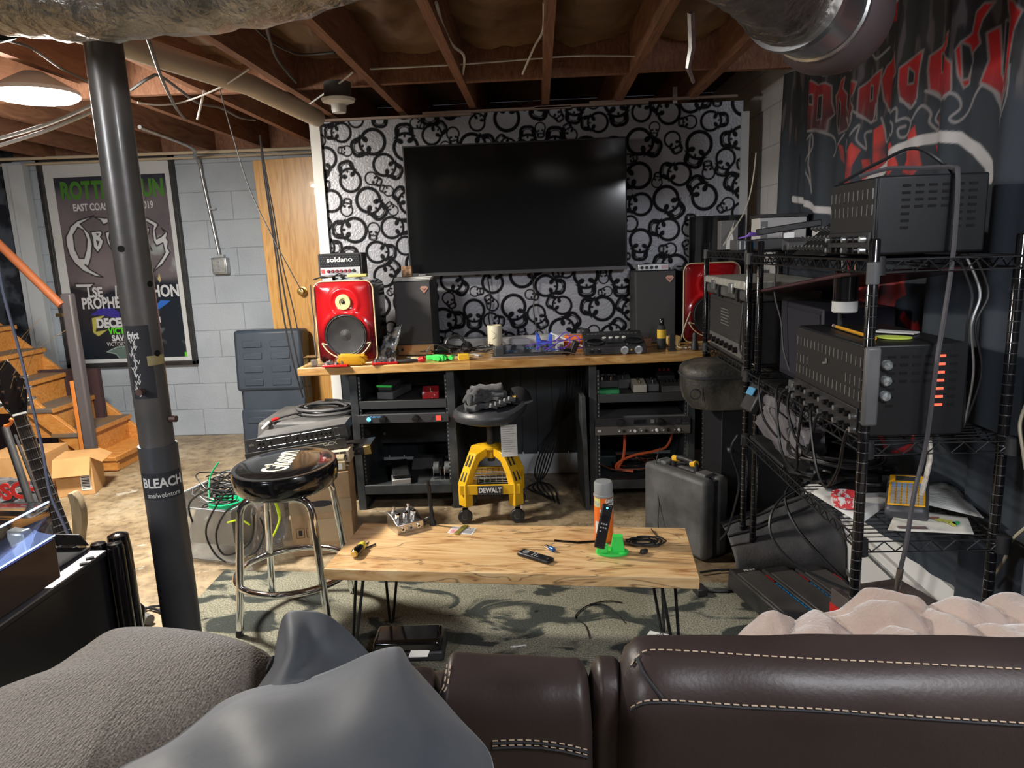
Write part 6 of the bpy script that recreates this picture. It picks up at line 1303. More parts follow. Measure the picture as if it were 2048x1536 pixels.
# rack gear on top
RG = T(-1.15, 3.17, .482, radians(2.0), radians(2), radians(-7.5))
g1 = thing('rack_compressor', 'black rack processor with small knobs, topmost of the tilted stack behind the bar stool', 'rack unit', (-1.145, 3.22, .47))
MB().box(-.215, .215, .0, .20, .005, .045, 0, RG).build('chassis', K['greycase'], g1); MB().box(-.241, .241, -.004, .001, .0, .062, 0, RG).build('faceplate', mat('rack_face_black', (.03, .03, .033), .42), g1, bevel=.001)
RF = RG @ fr((0, -.004, 0))
for x0, x1 in ((-.19, -.15), (-.14, -.03), (-.02, .02), (.03, .17), (.18, .20)): MB().tube([RF @ Vector(p) for p in ((x0, .014, .0008), (x1, .014, .0008), (x1, .05, .0008), (x0, .05, .0008))], .0007, 4, 0, None, True).build('panel_outline', K['galv'], g1)
for x in (-.18, -.16, -.128, -.055, 0, .045, .068, .091, .114, .137, .158): MB().lathe([(.0075, 0), (.006, .012), (0, .013)], 12, 0, RF @ T(x, .033, 0)).build('knob', K['knob'], g1); 
MB().text('dbx', .018, RF @ T(-.215, .03, .001), 0, .0003).v
q = MB(); q.text('efx', .02, RF @ T(-.216, .034, .001), 0, .0003); q.text('GCX', .001, RF @ T(.2, .01, .001), 0, .0001); q.build('lettering', K['galv'], g1)
RG2 = T(-1.155, 3.155, .434, radians(2.0), radians(2), radians(-7.5)); RF2 = RG2 @ fr((0, -.004, 0))
g2 = thing('rack_switcher', 'black rack switcher lettered GCX, middle of the tilted stack'.replace('lettered GCX, ', 'with two jacks, '), 'rack unit', (-1.15, 3.20, .425))
MB().box(-.215, .215, .0, .20, .003, .044, 0, RG2).build('chassis', K['greycase'], g2); MB().box(-.241, .241, -.004, .001, .0, .046, 0, RG2).build('faceplate', K['blackmetal'], g2, bevel=.001)
q = MB(); q.text('GCX', .022, RF2 @ T(.165, .03, .001), 0, .0003, 'CENTER', 1.4); q.build('lettering', K['galv'], g2)
for x in (-.07, -.045): MB().lathe([(.007, 0), (.007, .004), (.003, .004), (0, .002)], 12, 0, RF2 @ T(x, .022, 0)).build('jack', K['white'], g2)
MB().lathe([(.009, 0), (.007, .012), (0, .013)], 12, 0, RF2 @ T(-.13, .024, 0)).build('knob', K['knob'], g2)
MB().box(.02, .15, .034, .037, 0, .001, 0, RF2).build('print_line', K['galv'], g2)
g3 = thing('rack_tray', 'long black rack tray with a metal corner, lowest of the tilted stack', 'rack unit', (-1.1, 3.2, .40))
RG3 = T(-1.12, 3.20, .386, radians(2.0), radians(1), radians(-6))
MB().box(-.30, .30, .0, .16, .0, .036, 0, RG3).build('body', K['blackmetal'], g3, bevel=.002); MB().box(.27, .304, -.004, .03, -.002, .04, 0, RG3).build('corner', K['brass'], g3, bevel=.002)
for x in (-.28, -.26, .22, .245): MB().lathe([(.005, 0), (.004, .002), (0, .002)], 10, 0, RG3 @ fr((x, 0, .018))).build('screw', K['chrome'], g3)
g4 = thing('small_box', 'small tan box printed with BBE in black in the tilted stack'.replace('BBE in', 'letters in'), 'box', (-1.0, 3.15, .40))
RG4 = T(-.985, 3.13, .395, radians(1), radians(3), radians(-5)); MB().box(-.085, .085, 0, .10, 0, .055, 0, RG4).build('carton', K['tan'], g4, bevel=.001)
MB().text('BBE', .052, RG4 @ fr((.025, 0, .03)), 0, .0004, 'CENTER', 1.1, .003).build('lettering', K['ink'], g4)
for k in range(4): wire('yellow_tipped_cable', coil((-.93, 3.24, .425), .03+.004*k, .003, 1.5, .2, 110+k, .02), .003, K['cable'], 'black cable loop lying on the rack tray', 'cable', 'cable loops on the rack tray', k=2)
# clear storage bin with cables
bn = thing('storage_bin', 'clear plastic storage bin full of tangled cables', 'bin', (-1.5, 3.17, 0))
BM = T(-1.50, 3.16, 0, radians(-14))
def binbox():
    mb = MB(); b0, b1, h = (.16, .20), (.19, .24), .27
    lo = [(-b0[0], -b0[1], .004), (b0[0], -b0[1], .004), (b0[0], b0[1], .004), (-b0[0], b0[1], .004)]; hi = [(-b1[0], -b1[1], h), (b1[0], -b1[1], h), (b1[0], b1[1], h), (-b1[0], b1[1], h)]
    return mb.add(lo+hi, [(0, 3, 2, 1), (0, 1, 5, 4), (1, 2, 6, 5), (2, 3, 7, 6), (3, 0, 4, 7)], 0, BM)
binbox().build('tub', K['bin'], bn, solid=.003)
MB().tube([BM @ Vector(p) for p in ((-.195, -.245, .27), (.195, -.245, .27), (.195, .245, .27), (-.195, .245, .27))], .007, 8, 0, None, True).build('rim', mat('bin_rim', (.62, .68, .75), .25, trans=.5), bn)
for k in range(30):
    r_ = rnd.uniform(.05, .10); c_ = BM @ Vector((rnd.uniform(-.05, .05), rnd.uniform(-.09, .09), .03+.0085*k)); P = coil((c_.x, c_.y, c_.z), r_, .004, 2.1, .3, 200+k, .05)
    zt = rnd.uniform(-.5, .5); P = [(p[0], p[1], max(.014, p[2]+(p[0]-c_.x)*zt)) for p in P]
    wire('bin_cable', P, rnd.choice((.0028, .0035, .0045)), K['greycable'] if k % 5 == 0 else K['cable'], 'black or grey cable tangled in the clear storage bin', 'cable', 'tangled cables in the clear bin', k=1, n=5)
for k in range(7): wire('green_cable', coil(tuple(BM @ Vector((.07, -.12, .21+.007*k))), .075, .004, 1.2, .04, 300+k, .01, .75), .0042, K['greencable'], 'bright green cable loop on top of the clear bin', 'cable', 'green cable coil in the clear bin', k=2)
gA, gB, gC = at(418, 1000, y=3.05), at(420, 955, y=3.1), at(437, 925, y=3.1); wire('green_cable', [gA, gB, gC], .0035, K['greencable'], 'green cable end sticking up out of the clear bin')
for k, P in enumerate((((550, 1000), (560, 1030), (552, 1060), (535, 1090)), ((540, 985), (552, 1010), (560, 1040)), ((455, 1045), (480, 1040), (500, 1050)))):
    wire('yellow_cable', [at(u, v, y=2.86) for u, v in P], .0045, K['lime'], 'yellow-green cable hanging over the bin edge behind the bar stool, %s' % ('longest', 'shortest', 'inner one')[k])
for k, P in enumerate((((480, 960), (440, 1000), (412, 1060), (428, 1105), (452, 1125)), ((500, 1000), (455, 1020), (432, 1070), (450, 1110), (500, 1085), (508, 1030)), ((470, 940), (430, 970), (380, 1005), (385, 1045)), ((510, 960), (470, 985), (465, 1000)), ((520, 1035), (528, 1065), (515, 1100), (497, 1112)))):
    wire('stray_cable', [at(u, v, y=2.875-.01*k) for u, v in P], .0042, K['cable'], 'black cable spilling over the front of the clear bin', 'cable', 'cables spilling over the clear bin')
pbag = crumple(-1.27, 3.02, .15, .05, .10, .14, 9, 16, .35).build('plastic_bag', K['bag']); tag(pbag, 'crumpled clear plastic bag between the bin and the large cardboard box', 'bag')
for k, P in enumerate((((270, 1218), (300, 1216), (325, 1225), (332, 1240)), ((280, 1225), (300, 1214), (330, 1212)))): wire('floor_cable', [at(u, v, z=.01) for u, v in P], .005, K['cable'], 'black cable on the floor left of the steel column', 'cable', 'floor cables left of the column')
o = MB().tube([at(240, 1218, z=.025), at(300, 1240, z=.02)], .02, 10).build('grey_tube', K['greycase']); tag(o, 'grey tube on the floor between cabinet and steel column', 'tube')
# ---------------------------------------------------------------- wire shelving racks
PR = .0127
def post(mb_t, x, y, z1=1.335):
    q = MB().lathe([(PR*.5, .0), (PR*.9, .004), (PR*.9, .02), (PR, .022), (PR, z1), (PR*.8, z1+.004), (0, z1+.004)], 14, 0, T(x, y, 0))
    p = q.build('post', K['blackgloss'], mb_t)
    g = MB()
    for k in range(int((z1-.05)/.0254)): z = .04+.0254*k; g.lathe([(PR*1.01, z), (PR*1.06, z+.0012), (PR*1.01, z+.0024)], 12, 0, T(x, y, 0))
    tag(g.build('groove_ring', K['galv'] if False else mat('groove_grey', (.06, .06, .063), .4, .4) if 'groove_grey' not in bpy.data.materials else bpy.data.materials['groove_grey'], p), kind='stuff')
def wshelf(t, x0, x1, y0, y1, z, sleeves=True):
    q = MB(); r = .003
    for zz in (z-.002, z-.03):
        q.tube([(x0, y0, zz), (x1, y0, zz), (x1, y1, zz), (x0, y1, zz)], r, 6, 0, None, True)
    def zig(ax, c, a0, a1):
        n = max(2, int(abs(a1-a0)/.055)); P = []
        for i in range(n*2+1): s_ = a0+(a1-a0)*i/(2*n); zz = z-.003 if i % 2 == 0 else z-.029; P.append((s_, c, zz) if ax == 'x' else (c, s_, zz))
        q.tube(P, .0022, 5)
    zig('x', y0, x0, x1); zig('x', y1, x0, x1); zig('y', x0, y0, y1); zig('y', x1, y0, y1)
    n = int((y1-y0)/.026)
    for i in range(1, n): y = y0+(y1-y0)*i/n; q.tube([(x0, y, z-.001), (x1, y, z-.001)], .0016, 4)
    for i in (1, 2): x = x0+(x1-x0)*i/3; q.tube([(x, y0, z-.004), (x, y1, z-.004)], .0025, 5)
    q.build('wire_shelf', K['blackmetal'], t)
    for x in (x0, x1):
        for y in (y0, y1): MB().lathe([(PR*1.5, z-.036), (PR*1.35, z+.006), (PR*1.05, z+.008)], 14, 0, T(x, y, 0)).build('sleeve', K['black'], t)
RX0, RX1 = .79, 1.135
r2 = thing('wire_rack', 'near black wire shelving rack loaded with amplifiers by the flag', 'rack', (.96, 2.2, 0))
for x, y in ((.775, 1.70), (1.125, 1.73), (.825, 2.72), (1.165, 2.75)): post(r2, x, y)
def wsh2(t, z): wshelf(t, .79, 1.14, 1.715, 2.73, z)
for z in (1.29, .845, .59): wsh2(r2, z)
MB().box(.757, .792, 1.668, 1.688, .90, 1.09).build('post_cover', K['greycase'], r2, bevel=.006)
for z in (1.235, ): MB().lathe([(PR*1.15, z), (PR*1.15, z+.05)], 14, 0, T(.775, 1.70, 0)).build('collar', K['greycase'], r2)
r1 = thing('wire_rack', 'far black wire shelving rack between the desk end and the near rack', 'rack', (.98, 3.2, 0))
for x, y in ((.805, 3.50), (1.155, 3.50), (.805, 2.79), (1.155, 2.81)): post(r1, x, y)
for z in (1.30, .85): wshelf(r1, .805, 1.155, 2.80, 3.495, z)
# ---------------------------------------------------------------- items on the racks
def amp(x0, x1, y0, y1, z0, z1, lab, mid=False):
    t = thing('amplifier', lab, 'amplifier', ((x0+x1)/2, (y0+y1)/2, z0)); D = (x1-x0); 
    MB().box(x0, x1, y0, y1, z0+.008, z1).build('cabinet', mat('amp_case_%d' % mid, (.018, .019, .021), .42, metal=.3), t, bevel=.005)
    for x in (x0+.03, x1-.03):
        for y in (y0+.03, y1-.03): MB().cyl((x, y, z0), (x, y, z0+.009), .012, n=12).build('foot', K['rubber'], t)
    h = z1-z0; S_ = fr((x0, y0, z0), (1, 0, 0), (0, 0, 1))        # near end, faces the camera
    sl = MB(); hot = MB()
    for r_ in range(7):
        for c_ in range(6):
            if (c_ in (1, 2, 3) and r_ > 3) : continue
            u = .22+.12*c_; w_ = .075
            tgt = hot if (mid and c_ == 4) else sl
            tgt.box(D*u, D*(u+w_), h*(.86-.085*r_), h*(.86-.085*r_)+.006, -.001, .0012, 0, S_)
    tag(sl.build('vent_slot', mat('slot_black', (.002, .002, .002), .9) if 'slot_black' not in bpy.data.materials else bpy.data.materials['slot_black'], t), kind='stuff')
    if mid: tag(hot.build('lit_slot', mat('red_glow_slot', (.7, .08, .05), .4, emit=((1, .12, .06), .8)), t), kind='stuff')
    W_ = fr((x0, y1, z0), (0, -1, 0), (0, 0, 1)); Ly = y1-y0      # long front, faces left
    MB().box(.005, Ly-.005, .01, h-.005, 0, .004, 0, W_).build('front_grille', mat('amp_grille', (.03, .03, .031), .5, .3) if 'amp_grille' not in bpy.data.materials else bpy.data.materials['amp_grille'], t)
    fn = MB()
    n = int(Ly/.026)
    for k in range(n):
        for z_ in ((.80, .60) if not mid else (.82, .60, .46)):
            if mid and z_ == .60 and .2*n < k < .75*n: continue
            fn.box(Ly*(k+.5)/n-.002, Ly*(k+.5)/n+.002, -.012, .012, .004, .006, 0, W_ @ T(0, h*z_, 0) @ Matrix.Rotation(radians(18), 4, 'Z') if False else W_ @ Matrix.Translation((0, h*z_, 0)))
    tag(fn.build('louvre', mat('louvre_grey', (.3, .3, .29), .4, .5) if 'louvre_grey' not in bpy.data.materials else bpy.data.materials['louvre_grey'], t), kind='stuff')
    MB().box(.01, Ly-.01, .02, h*.33, .004, .01, 0, W_).build('control_panel', K['black'], t, bevel=.002)
    for k in range(int(Ly/.034)):
        for j in (0, 1): MB().lathe([(.008, 0), (.007, .014), (0, .015)], 12, 0, W_ @ T(.03+.034*k, h*(.10+.14*j), .010)).build('knob', K['knob'] if k % 3 else K['galv'], t)
    return t
a1_ = amp(.80, 1.055, 1.755, 2.02, 1.292, 1.482, 'black vented amplifier head standing on the top shelf of the near wire rack')
a2_ = amp(.785, 1.03, 1.735, 2.19, .848, 1.085, 'black vented amplifier head with three glass dials on the middle shelf', True)
for k in range(3): MB().lathe([(.0135, 0), (.0135, .008), (.010, .013), (0, .015)], 20, 0, fr((.835, 1.735, 1.035-.038*k))).build('dial', mat('glass_dial_%d' % k, (.55, .6, .62), .15, metal=.5, c2=(.2, .22, .2), sc=90), a2_)
MB().prism([(0, 0), (.03, .006), (.03, .02), (.018, .02), (.018, .010), (0, .006)], 0, .002, 0, fr((.78, 1.98, 1.0), (0, -1, 0), (0, 0, 1))).build('badge', K['galv'], a2_)
pcn = thing('pencil', 'yellow pencil lying on top of the lower amplifier head', 'pencil', (.82, 1.9, 1.088))
MB().tube([(.845, 2.06, 1.093), (.835, 1.80, 1.093)], .0045, 6).build('shaft', K['yellow'] if False else mat('pencil_yellow', (.8, .38, .03), .4), pcn); MB().tube([(.847, 2.08, 1.093), (.845, 2.06, 1.093)], .0046, 8).build('ferrule', K['galv'], pcn); MB().tube([(.848, 2.09, 1.093), (.847, 2.08, 1.093)], .0044, 8).build('eraser', mat('eraser_pink', (.7, .35, .35), .6), pcn)
o = MB().prism([(.03*cos(a)*1.4, .03*sin(a)) for a in [2*pi*i/24 for i in range(24)]], 0, .003, 0, T(.90, 1.84, 1.087, -.6)).build('sticky_note', mat('lime_note', (.6, .75, .1), .6)); tag(o, 'yellow-green note lying on the lower amplifier head', 'note')
o = MB().cbox(.10, .04, .004, 0, T(.95, 1.93, 1.090, -.8)).build('leaflet', K['paper']); tag(o, 'small printed leaflet on the lower amplifier head', 'leaflet')
# cables on the amplifiers
wire('power_cable', [(.80, 1.86, 1.49), (.86, 1.84, 1.505), (.92, 1.80, 1.50), (.965, 1.755, 1.495), (.97, 1.735, 1.47), (.967, 1.725, 1.30), (.955, 1.72, 1.15), (.93, 1.69, 1.05), (.925, 1.70, .85), (.90, 1.69, .72), (.885, 1.68, .60), (.875, 1.68, .53)], .0058, mat('grey_power_cord', (.075, .07, .075), .5), 'thick grey cable draped over both amplifier heads with a jack plug end')
o = MB().tube([(.875, 1.68, .53), (.872, 1.68, .50), (.870, 1.68, .475)], [.008, .008, .006], 10).tube([(.870, 1.68, .475), (.868, 1.68, .445)], .0032, 8).build('jack_plug', K['steel']); tag(o, 'steel jack plug dangling in front of the near rack', 'plug')
wire('braided_plug_cable', [(.985, 1.80, .845), (.97, 1.76, .80), (.955, 1.74, .76), (.945, 1.74, .70)], .006, mat('pale_braid', (.45, .4, .33), .6, c2=(.7, .65, .55), sc=90), 'short pale braided lead hanging below the lower amplifier head')
wire('power_cable', [(.80, 1.98, 1.483), (.88, 1.93, 1.53), (.94, 1.88, 1.555), (1.0, 1.85, 1.51), (1.05, 1.90, 1.49)], .0045, K['cable'], 'black cable arching above the upper amplifier head')
for k in range(3): wire('power_cable', [(1.02+.02*k, 1.80, 1.29), (1.05+.02*k, 1.78, 1.2), (1.04+.01*k, 1.77, 1.12), (1.05+.02*k, 1.78, 1.0), (1.07, 1.80, .86)], .0035, K['cable'] if k != 1 else K['galv'], ('black', 'pale', 'dark')[k]+' thin cable hanging behind the lower amplifier head near the flag')
# pencil cup hanging on the near post
pcup = thing('pencil_cup', 'black cylindrical pencil cup with a white base ring hanging under the top shelf', 'cup', (.86, 2.05, 1.15)); cpz = 1.165
MB().lathe([(.030, 0), (.033, .002), (.033, .085), (.030, .085), (.030, .004), (0, .004)], 30, 0, T(.865, 2.06, cpz)).build('cup', K['blackgloss'], pcup); MB().lathe([(.030, -.032), (.034, -.028), (.034, .0), (0, .0)], 30, 0, T(.865, 2.06, cpz)).build('base_ring', K['paper'], pcup)
for k in range(3): MB().tube([(.86+.012*k, 2.05, cpz+.01), (.85+.018*k, 2.055, cpz+.115)], .003, 6).build('pencil', (K['paper'], K['red'], K['gold'])[k], pcup)
MB().cyl((.865, 2.085, .85), (.865, 2.085, 1.165), .008, n=10).build('support_rod', K['blackmetal'], pcup)
# on the far rack's top shelf
gb = thing('grey_box', 'grey upright box with a white figure outline at the far rack corner', 'box', (.87, 3.42, 1.302)); MB().box(.845, .925, 3.40, 3.46, 1.302, 1.435).build('carton', mat('mid_grey_box', (.16, .155, .155), .6), gb, bevel=.002)
MB().prism([(0, 0), (.03, 0), (.034, .05), (.028, .07), (.035, .12), (.026, .10), (.016, .075), (.004, .05)], 0, .001, 0, fr((.87, 3.40, 1.305))).build('figure_print', K['label'], gb)
wb = thing('product_box', 'long white product box behind the foot pedal on the wire rack', 'box', (1.0, 3.2, 1.302)); MB().box(.955, 1.155, 3.18, 3.30, 1.302, 1.435).build('carton', mat('off_white_box', (.6, .59, .57), .6), wb, bevel=.002); MB().box(.95, 1.16, 3.17, 3.31, 1.435, 1.45).build('lid', K['black'], wb, bevel=.002)
MB().text('apollo twin', .014, fr((1.09, 3.178, 1.40)), 0, .0003, 'CENTER', 1, .0002).build('lettering', mat('box_print', (.25, .25, .25), .6), wb); MB().box(.962, .99, 3.178, 3.18, 1.33, 1.42).build('picture', mat('grey_picture', (.2, .2, .2), .5), wb)
MB().lathe([(.009, 0), (.007, .003), (0, .003)], 14, 0, fr((.976, 3.178, 1.39))).build('knob_print', K['silver'], wb)
w2 = thing('product_box', 'plain white box under the end of the foot pedal on the wire rack', 'box', (1.08, 2.75, 1.302)); MB().box(1.01, 1.14, 2.66, 2.72, 1.292, 1.372).build('carton', mat('white_box_b', (.64, .63, .61), .6), w2, bevel=.002)
ai = thing('audio_device', 'small black audio device with a blue panel on the far wire rack', 'device', (.87, 3.0, 1.302)); MB().box(.825, .965, 3.04, 3.16, 1.302, 1.345).build('case', K['greycase'], ai, bevel=.003)
for k in range(6): MB().box(.832+.02*k, .838+.02*k, 3.036, 3.04, 1.306, 1.34).build('rib', K['galv'], ai)
MB().box(.885, .905, 3.034, 3.04, 1.31, 1.335).build('panel', mat('cyan_panel', (.05, .3, .6), .4), ai)
for k in range(3): wire('usb_cable', [(.84+.02*k, 3.08, 1.352), (.88, 3.06, 1.36+.006*k), (.93, 3.09, 1.362+.004*k), (.98, 3.05, 1.375)], .003, mat('lilac_cable_%d' % k, (.35, .2, .75), .5), 'purple cable lying over the black audio device', 'cable', 'purple cables on the audio device')
t = treadle(.985, 2.90, 1.302, radians(-98), .24, .10, .10, K['black'], K['black'], 'black expression foot pedal on top of the far wire rack')
t = stomp(.955, 2.72, 1.302, radians(6), .09, .055, .04, K['greycase'], 'small grey pedal with a jack lead in front of the foot pedal', 0, 0)
sp_ = thing('pedal_box', 'white-rimmed black patterned box beside the foot pedal', 'box', (1.0, 2.66, 1.31)); MB().box(.985, 1.05, 2.60, 2.655, 1.293, 1.355).build('carton', K['label'], sp_, bevel=.004); MB().box(.991, 1.044, 2.597, 2.60, 1.31, 1.35).build('pattern', mat('scribble', (.02, .02, .02), .5, c2=(.6, .6, .6), sc=220, lo=.48, hi=.54), sp_)
wire('patch_lead', [(.99, 2.70, 1.322), (1.02, 2.62, 1.318), (1.06, 2.55, 1.31), (1.08, 2.45, 1.31)], .004, K['cable'], 'black patch lead trailing from the small grey pedal')
# control strip in front of top amp (mixer style)
ms = thing('patch_bay', 'sloped black patch bay with rows of silver toggles beside the upper amplifier head', 'panel', (.86, 2.15, 1.293)); Mp_ = T(.86, 2.18, 1.295, 0, 0, radians(0))
MB().prism([(-.06, 0), (.10, 0), (.10, .10), (.06, .10)], -.14, .12, 0, fr((.86, 2.18, 1.294))).build('body', K['blackmetal'], ms, bevel=.003)
for k in range(9):
    for j in range(3): p = Vector((.81+.03*j, 2.065+.03*k, 1.312+.026*j)); MB().cyl(p, p+Vector((-.018, -.004, .010)), .0038, n=8).build('toggle', K['galv'], ms)
# white string-like cord at far rack
wire('beaded_cord', [at(1512, 305, y=3.4), at(1508, 345, y=3.4), at(1500, 390, y=3.4), at(1488, 425, y=3.35), at(1470, 455, y=3.3), at(1447, 490, y=3.25)], .0032, mat('beaded_pale', (.6, .55, .45), .5), 'pale beaded cord hanging from the white wall down to the rack')
# silver latched case on far rack
lc = thing('latched_case', 'dark case with a white latched lid resting above the amplifier', 'case', (.90, 3.1, 1.12))
MB().box(.80, 1.10, 2.82, 3.47, 1.105, 1.150).build('base_shell', K['greyplastic'], lc, bevel=.01); MB().box(.795, 1.10, 2.815, 3.475, 1.152, 1.185).build('lid', mat('cream_metal_lid', (.6, .6, .54), .4, metal=.2, c2=(.42, .42, .38), sc=30), lc, bevel=.006)
for y in (3.0, 3.3): MB().box(.787, .796, y-.03, y+.03, 1.13, 1.17).build('latch', K['galv'], lc, bevel=.002)
for k in (0, 1): MB().box(.79, .80, 2.9+.3*k, 2.93+.3*k, 1.10, 1.15).build('strap', K['rubber'], lc)
# brown underside lid leaning
o = MB().box(-.16, .16, -.42, .42, -.012, .0, 0, T(.985, 2.36, 1.205, 0, radians(-7), 0)).build('maroon_board', mat('maroon_gloss', (.07, .025, .03), .35, coat=.3), bevel=.004); tag(o, 'thin maroon board slid under the top shelf of the near rack', 'board')
# tilted amplifier on far rack
ta = thing('amplifier', 'black combo amplifier with a row of knobs on the far wire rack shelf', 'amplifier', (.93, 3.1, .852))
MB().box(.81, 1.08, 2.84, 3.44, .853, 1.10).build('cabinet', K['tolex'], ta, bevel=.006)
W3 = fr((.81, 3.44, .853), (0, -1, 0), (0, 0, 1)); MB().box(.03, .57, .02, .075, 0, .006, 0, W3).build('control_panel', mat('panel_grey', (.2, .2, .2), .4, .4), ta, bevel=.001)
MB().box(.02, .58, .09, .23, 0, .003, 0, W3).build('front_cloth', mat('grille_cloth_dark', (.03, .03, .03), .9, bump=.4, bsc=500), ta)
for k in range(7): MB().lathe([(.013, 0), (.011, .018), (0, .019)], 14, 0, W3 @ T(.07+.072*k, .047, .006)).build('knob', K['knob'], ta)
for k in range(6): MB().box(.22, .36-.01*(k % 3), .13+.013*k, .133+.013*k, .003, .0034, 0, W3).build('print_line', K['silver'], ta)
wire('cable', [(.795, 2.83, 1.10), (.786, 2.82, 1.0), (.79, 2.82, .90), (.83, 2.76, .86), (.80, 2.70, .85)], .003, K['cable'], 'black cable running down beside the amplifier knobs on the far rack')
wire('cable', [(.865, 2.66, 1.27), (.855, 2.64, 1.15), (.875, 2.62, 1.05), (.88, 2.60, .95), (.90, 2.58, .87)], .0032, K['greycable'], 'grey cable hanging in the open middle of the near rack')
ml = thing('microphone_clip', 'black microphone clip on the desk by the rack post', 'clip', (.74, 3.55, .84)); MB().lathe([(.02, 0), (.018, .03), (.012, .05), (.014, .07), (.01, .085)], 18, 0, T(.775, 3.60, .808)).build('body', K['black'], ml)
# shadowy dark subwoofer behind near rack
sw = thing('subwoofer_cabinet', 'dark navy cabinet standing behind the middle shelf of the near rack', 'cabinet', (1.0, 2.5, .85)); MB().box(.90, 1.13, 2.30, 2.70, .848, 1.12).build('body', mat('navy_black', (.012, .012, .022), .6), sw, bevel=.006)
MB().box(.897, .90, 2.32, 2.68, .87, 1.10).build('grille', mat('navy_cloth', (.018, .018, .03), .9), sw)
# cluttered middle: small clamp meter and cables below
cbx = thing('control_box', 'small grey metal box with two knobs on the middle shelf edge', 'device', (.85, 2.3, .85)); MB().box(.80, .87, 2.24, 2.31, .848, .895).build('case', K['greycase'], cbx, bevel=.004)
for k in (0, 1): MB().lathe([(.008, 0), (.006, .012), (0, .012)], 12, 0, fr((.80, 2.26+.03*k, .87), (0, -1, 0), (0, 0, 1))).build('knob', K['galv'], cbx)
tw = MB().tube([(.82, 2.4, .858), (.84, 2.34, .858), (.81, 2.30, .86)], .012, 8)
for k in range(4):
    y = 1.98+.15*k+.04*(k % 2); dp = (.10, .05, .13, .07)[k]; wire('shelf_cable', [(.82, y+.1, .858), (.78, y+.06, .866), (.765, y+.03, .82), (.77, y-.02, .80-dp), (.775, y-.08-.03*k, .77-dp), (.77, y-.16, .81-dp*.6), (.775, y-.19, .86), (.82, y-.2, .862)], .0042, K['cable'], 'black cable looping below the middle shelf edge of the near rack', 'cable', 'cable loops below the middle shelf')
mtr = thing('meter', 'small meter with a blue display between the racks', 'meter', (.80, 2.62, .72)); MB().cbox(.03, .09, .12, 0, T(.80, 2.66, .76, .2, 0, .5)).build('case', K['black'], mtr, bevel=.006); MB().cbox(.003, .05, .03, 0, T(.783, 2.655, .785, .2, 0, .5)).build('display', mat('blue_lcd', (.1, .35, .6), .3), mtr)
MB().lathe([(.013, 0), (.012, .006), (0, .007)], 16, 0, fr((.789, 2.66, .745), (0, -1, 0), (-.5, 0, 1))).build('dial', K['galv'], mtr)
gl = thing('grey_bag', 'shiny grey plastic bag hanging between the middle and lower shelves', 'bag', (.87, 2.45, .66)); crumple(.86, 2.42, .70, .06, .20, .07, 21, 18, .5).build('sheet', mat('grey_poly', (.3, .29, .31), .22, trans=.35, ior=1.2, c2=(.16, .15, .17), sc=9), gl)
bg2 = thing('black_bag', 'black round-edged bag on the lower shelf beneath the grey plastic', 'bag', (.95, 2.5, .60)); crumple(.97, 2.52, .69, .12, .17, .085, 33, 18, .25).build('shell', K['ink'], bg2); MB().lathe([(.02, 0), (.02, .006), (.012, .008), (0, .008)], 18, 0, fr((.845, 2.53, .72), (0, -1, 0), (0, 0, 1))).build('button', K['silver'], bg2)
# lower shelf: black printed folder, bag, papers, tape, label printer
fo = thing('flat_case', 'flat black printed sleeve at the far end of the lower shelf', 'sleeve', (.9, 2.5, .592)); MB().box(.79, 1.02, 2.30, 2.68, .594, .606).build('sheet', K['black'], fo, bevel=.003)
MB().text('A CARGO', .035, T(.84, 2.42, .6065, radians(-90)), 0, .0002).build('lettering', K['label'], fo)
bk2 = crumple(.93, 2.18, .635, .13, .14, .035, 44, 20, .35).build('black_pouch', mat('shiny_black_pouch', (.015, .015, .016), .3)); tag(bk2, 'shiny black pouch with cables on the lower shelf', 'pouch')
for k in range(5): wire('shelf_cable', coil((.90, 2.16, .675), .07+.016*k, .0042, 1.3, .15, 400+k, .02, 1.3), .0042, K['cable'], 'black cable coiled on the black pouch', 'cable', 'cables coiled on the black pouch', k=2)
def sheet(name, lab, pts, z, m_, th=.0012, bend=.0):
    P = [at(u, v, z=z) for u, v in pts]; o = MB()
    o.grid(lambda u, v: ((P[0]*(1-u)*(1-v)+P[1]*u*(1-v)+P[2]*u*v+P[3]*(1-u)*v)+Vector((0, 0, bend*sin(pi*u)*sin(pi*v)))), 8, 8); o = o.build(name, m_, None, solid=th); o['label'] = lab; o['category'] = 'paper'; return o, P
sheet('paper_sheet', 'cream blank sheet at the left edge of the lower shelf', ((1622, 985), (1722, 1048), (1800, 990), (1700, 950)), .595, K['paper'])
o, P = sheet('paper_sheet', 'illustrated sheet with small coloured figures on the lower shelf', ((1775, 1060), (1948, 1068), (1935, 1035), (1795, 1015)), .598, mat('illustrated_paper', (.7, .68, .6), .7))
q = MB()
for k, (u, v, c_) in enumerate(((1868, 1036, 0), (1880, 1040, 1), (1895, 1043, 1), (1912, 1046, 2), (1905, 1048, 1))): p = at(u, v, z=.6); q.prism([(.014*cos(a)*(1+.3*sin(3*a+k)), .009*sin(a)) for a in [2*pi*i/12 for i in range(12)]], 0, .0004, c_, T(p.x, p.y, .6002, .3*k))
p = at(1825, 1055, z=.6); q.box(-.035, .035, -.008, .008, 0, .0004, 3, T(p.x, p.y, .6002, -.1)); q.build('figures', [mat('fig_brown', (.3, .15, .1), .6), mat('fig_yellow', (.6, .6, .12), .6), mat('fig_green', (.05, .4, .15), .6), mat('fig_dark', (.15, .1, .1), .6)], o, world=False)
o, P = sheet('paper_sheet', 'white page of fine text, topmost of the papers near the rack post', ((1815, 1000), (1968, 1036), (1900, 960), (1838, 975)), .604, K['paper'], bend=.01)
q = MB(); d_ = (P[1]-P[0])
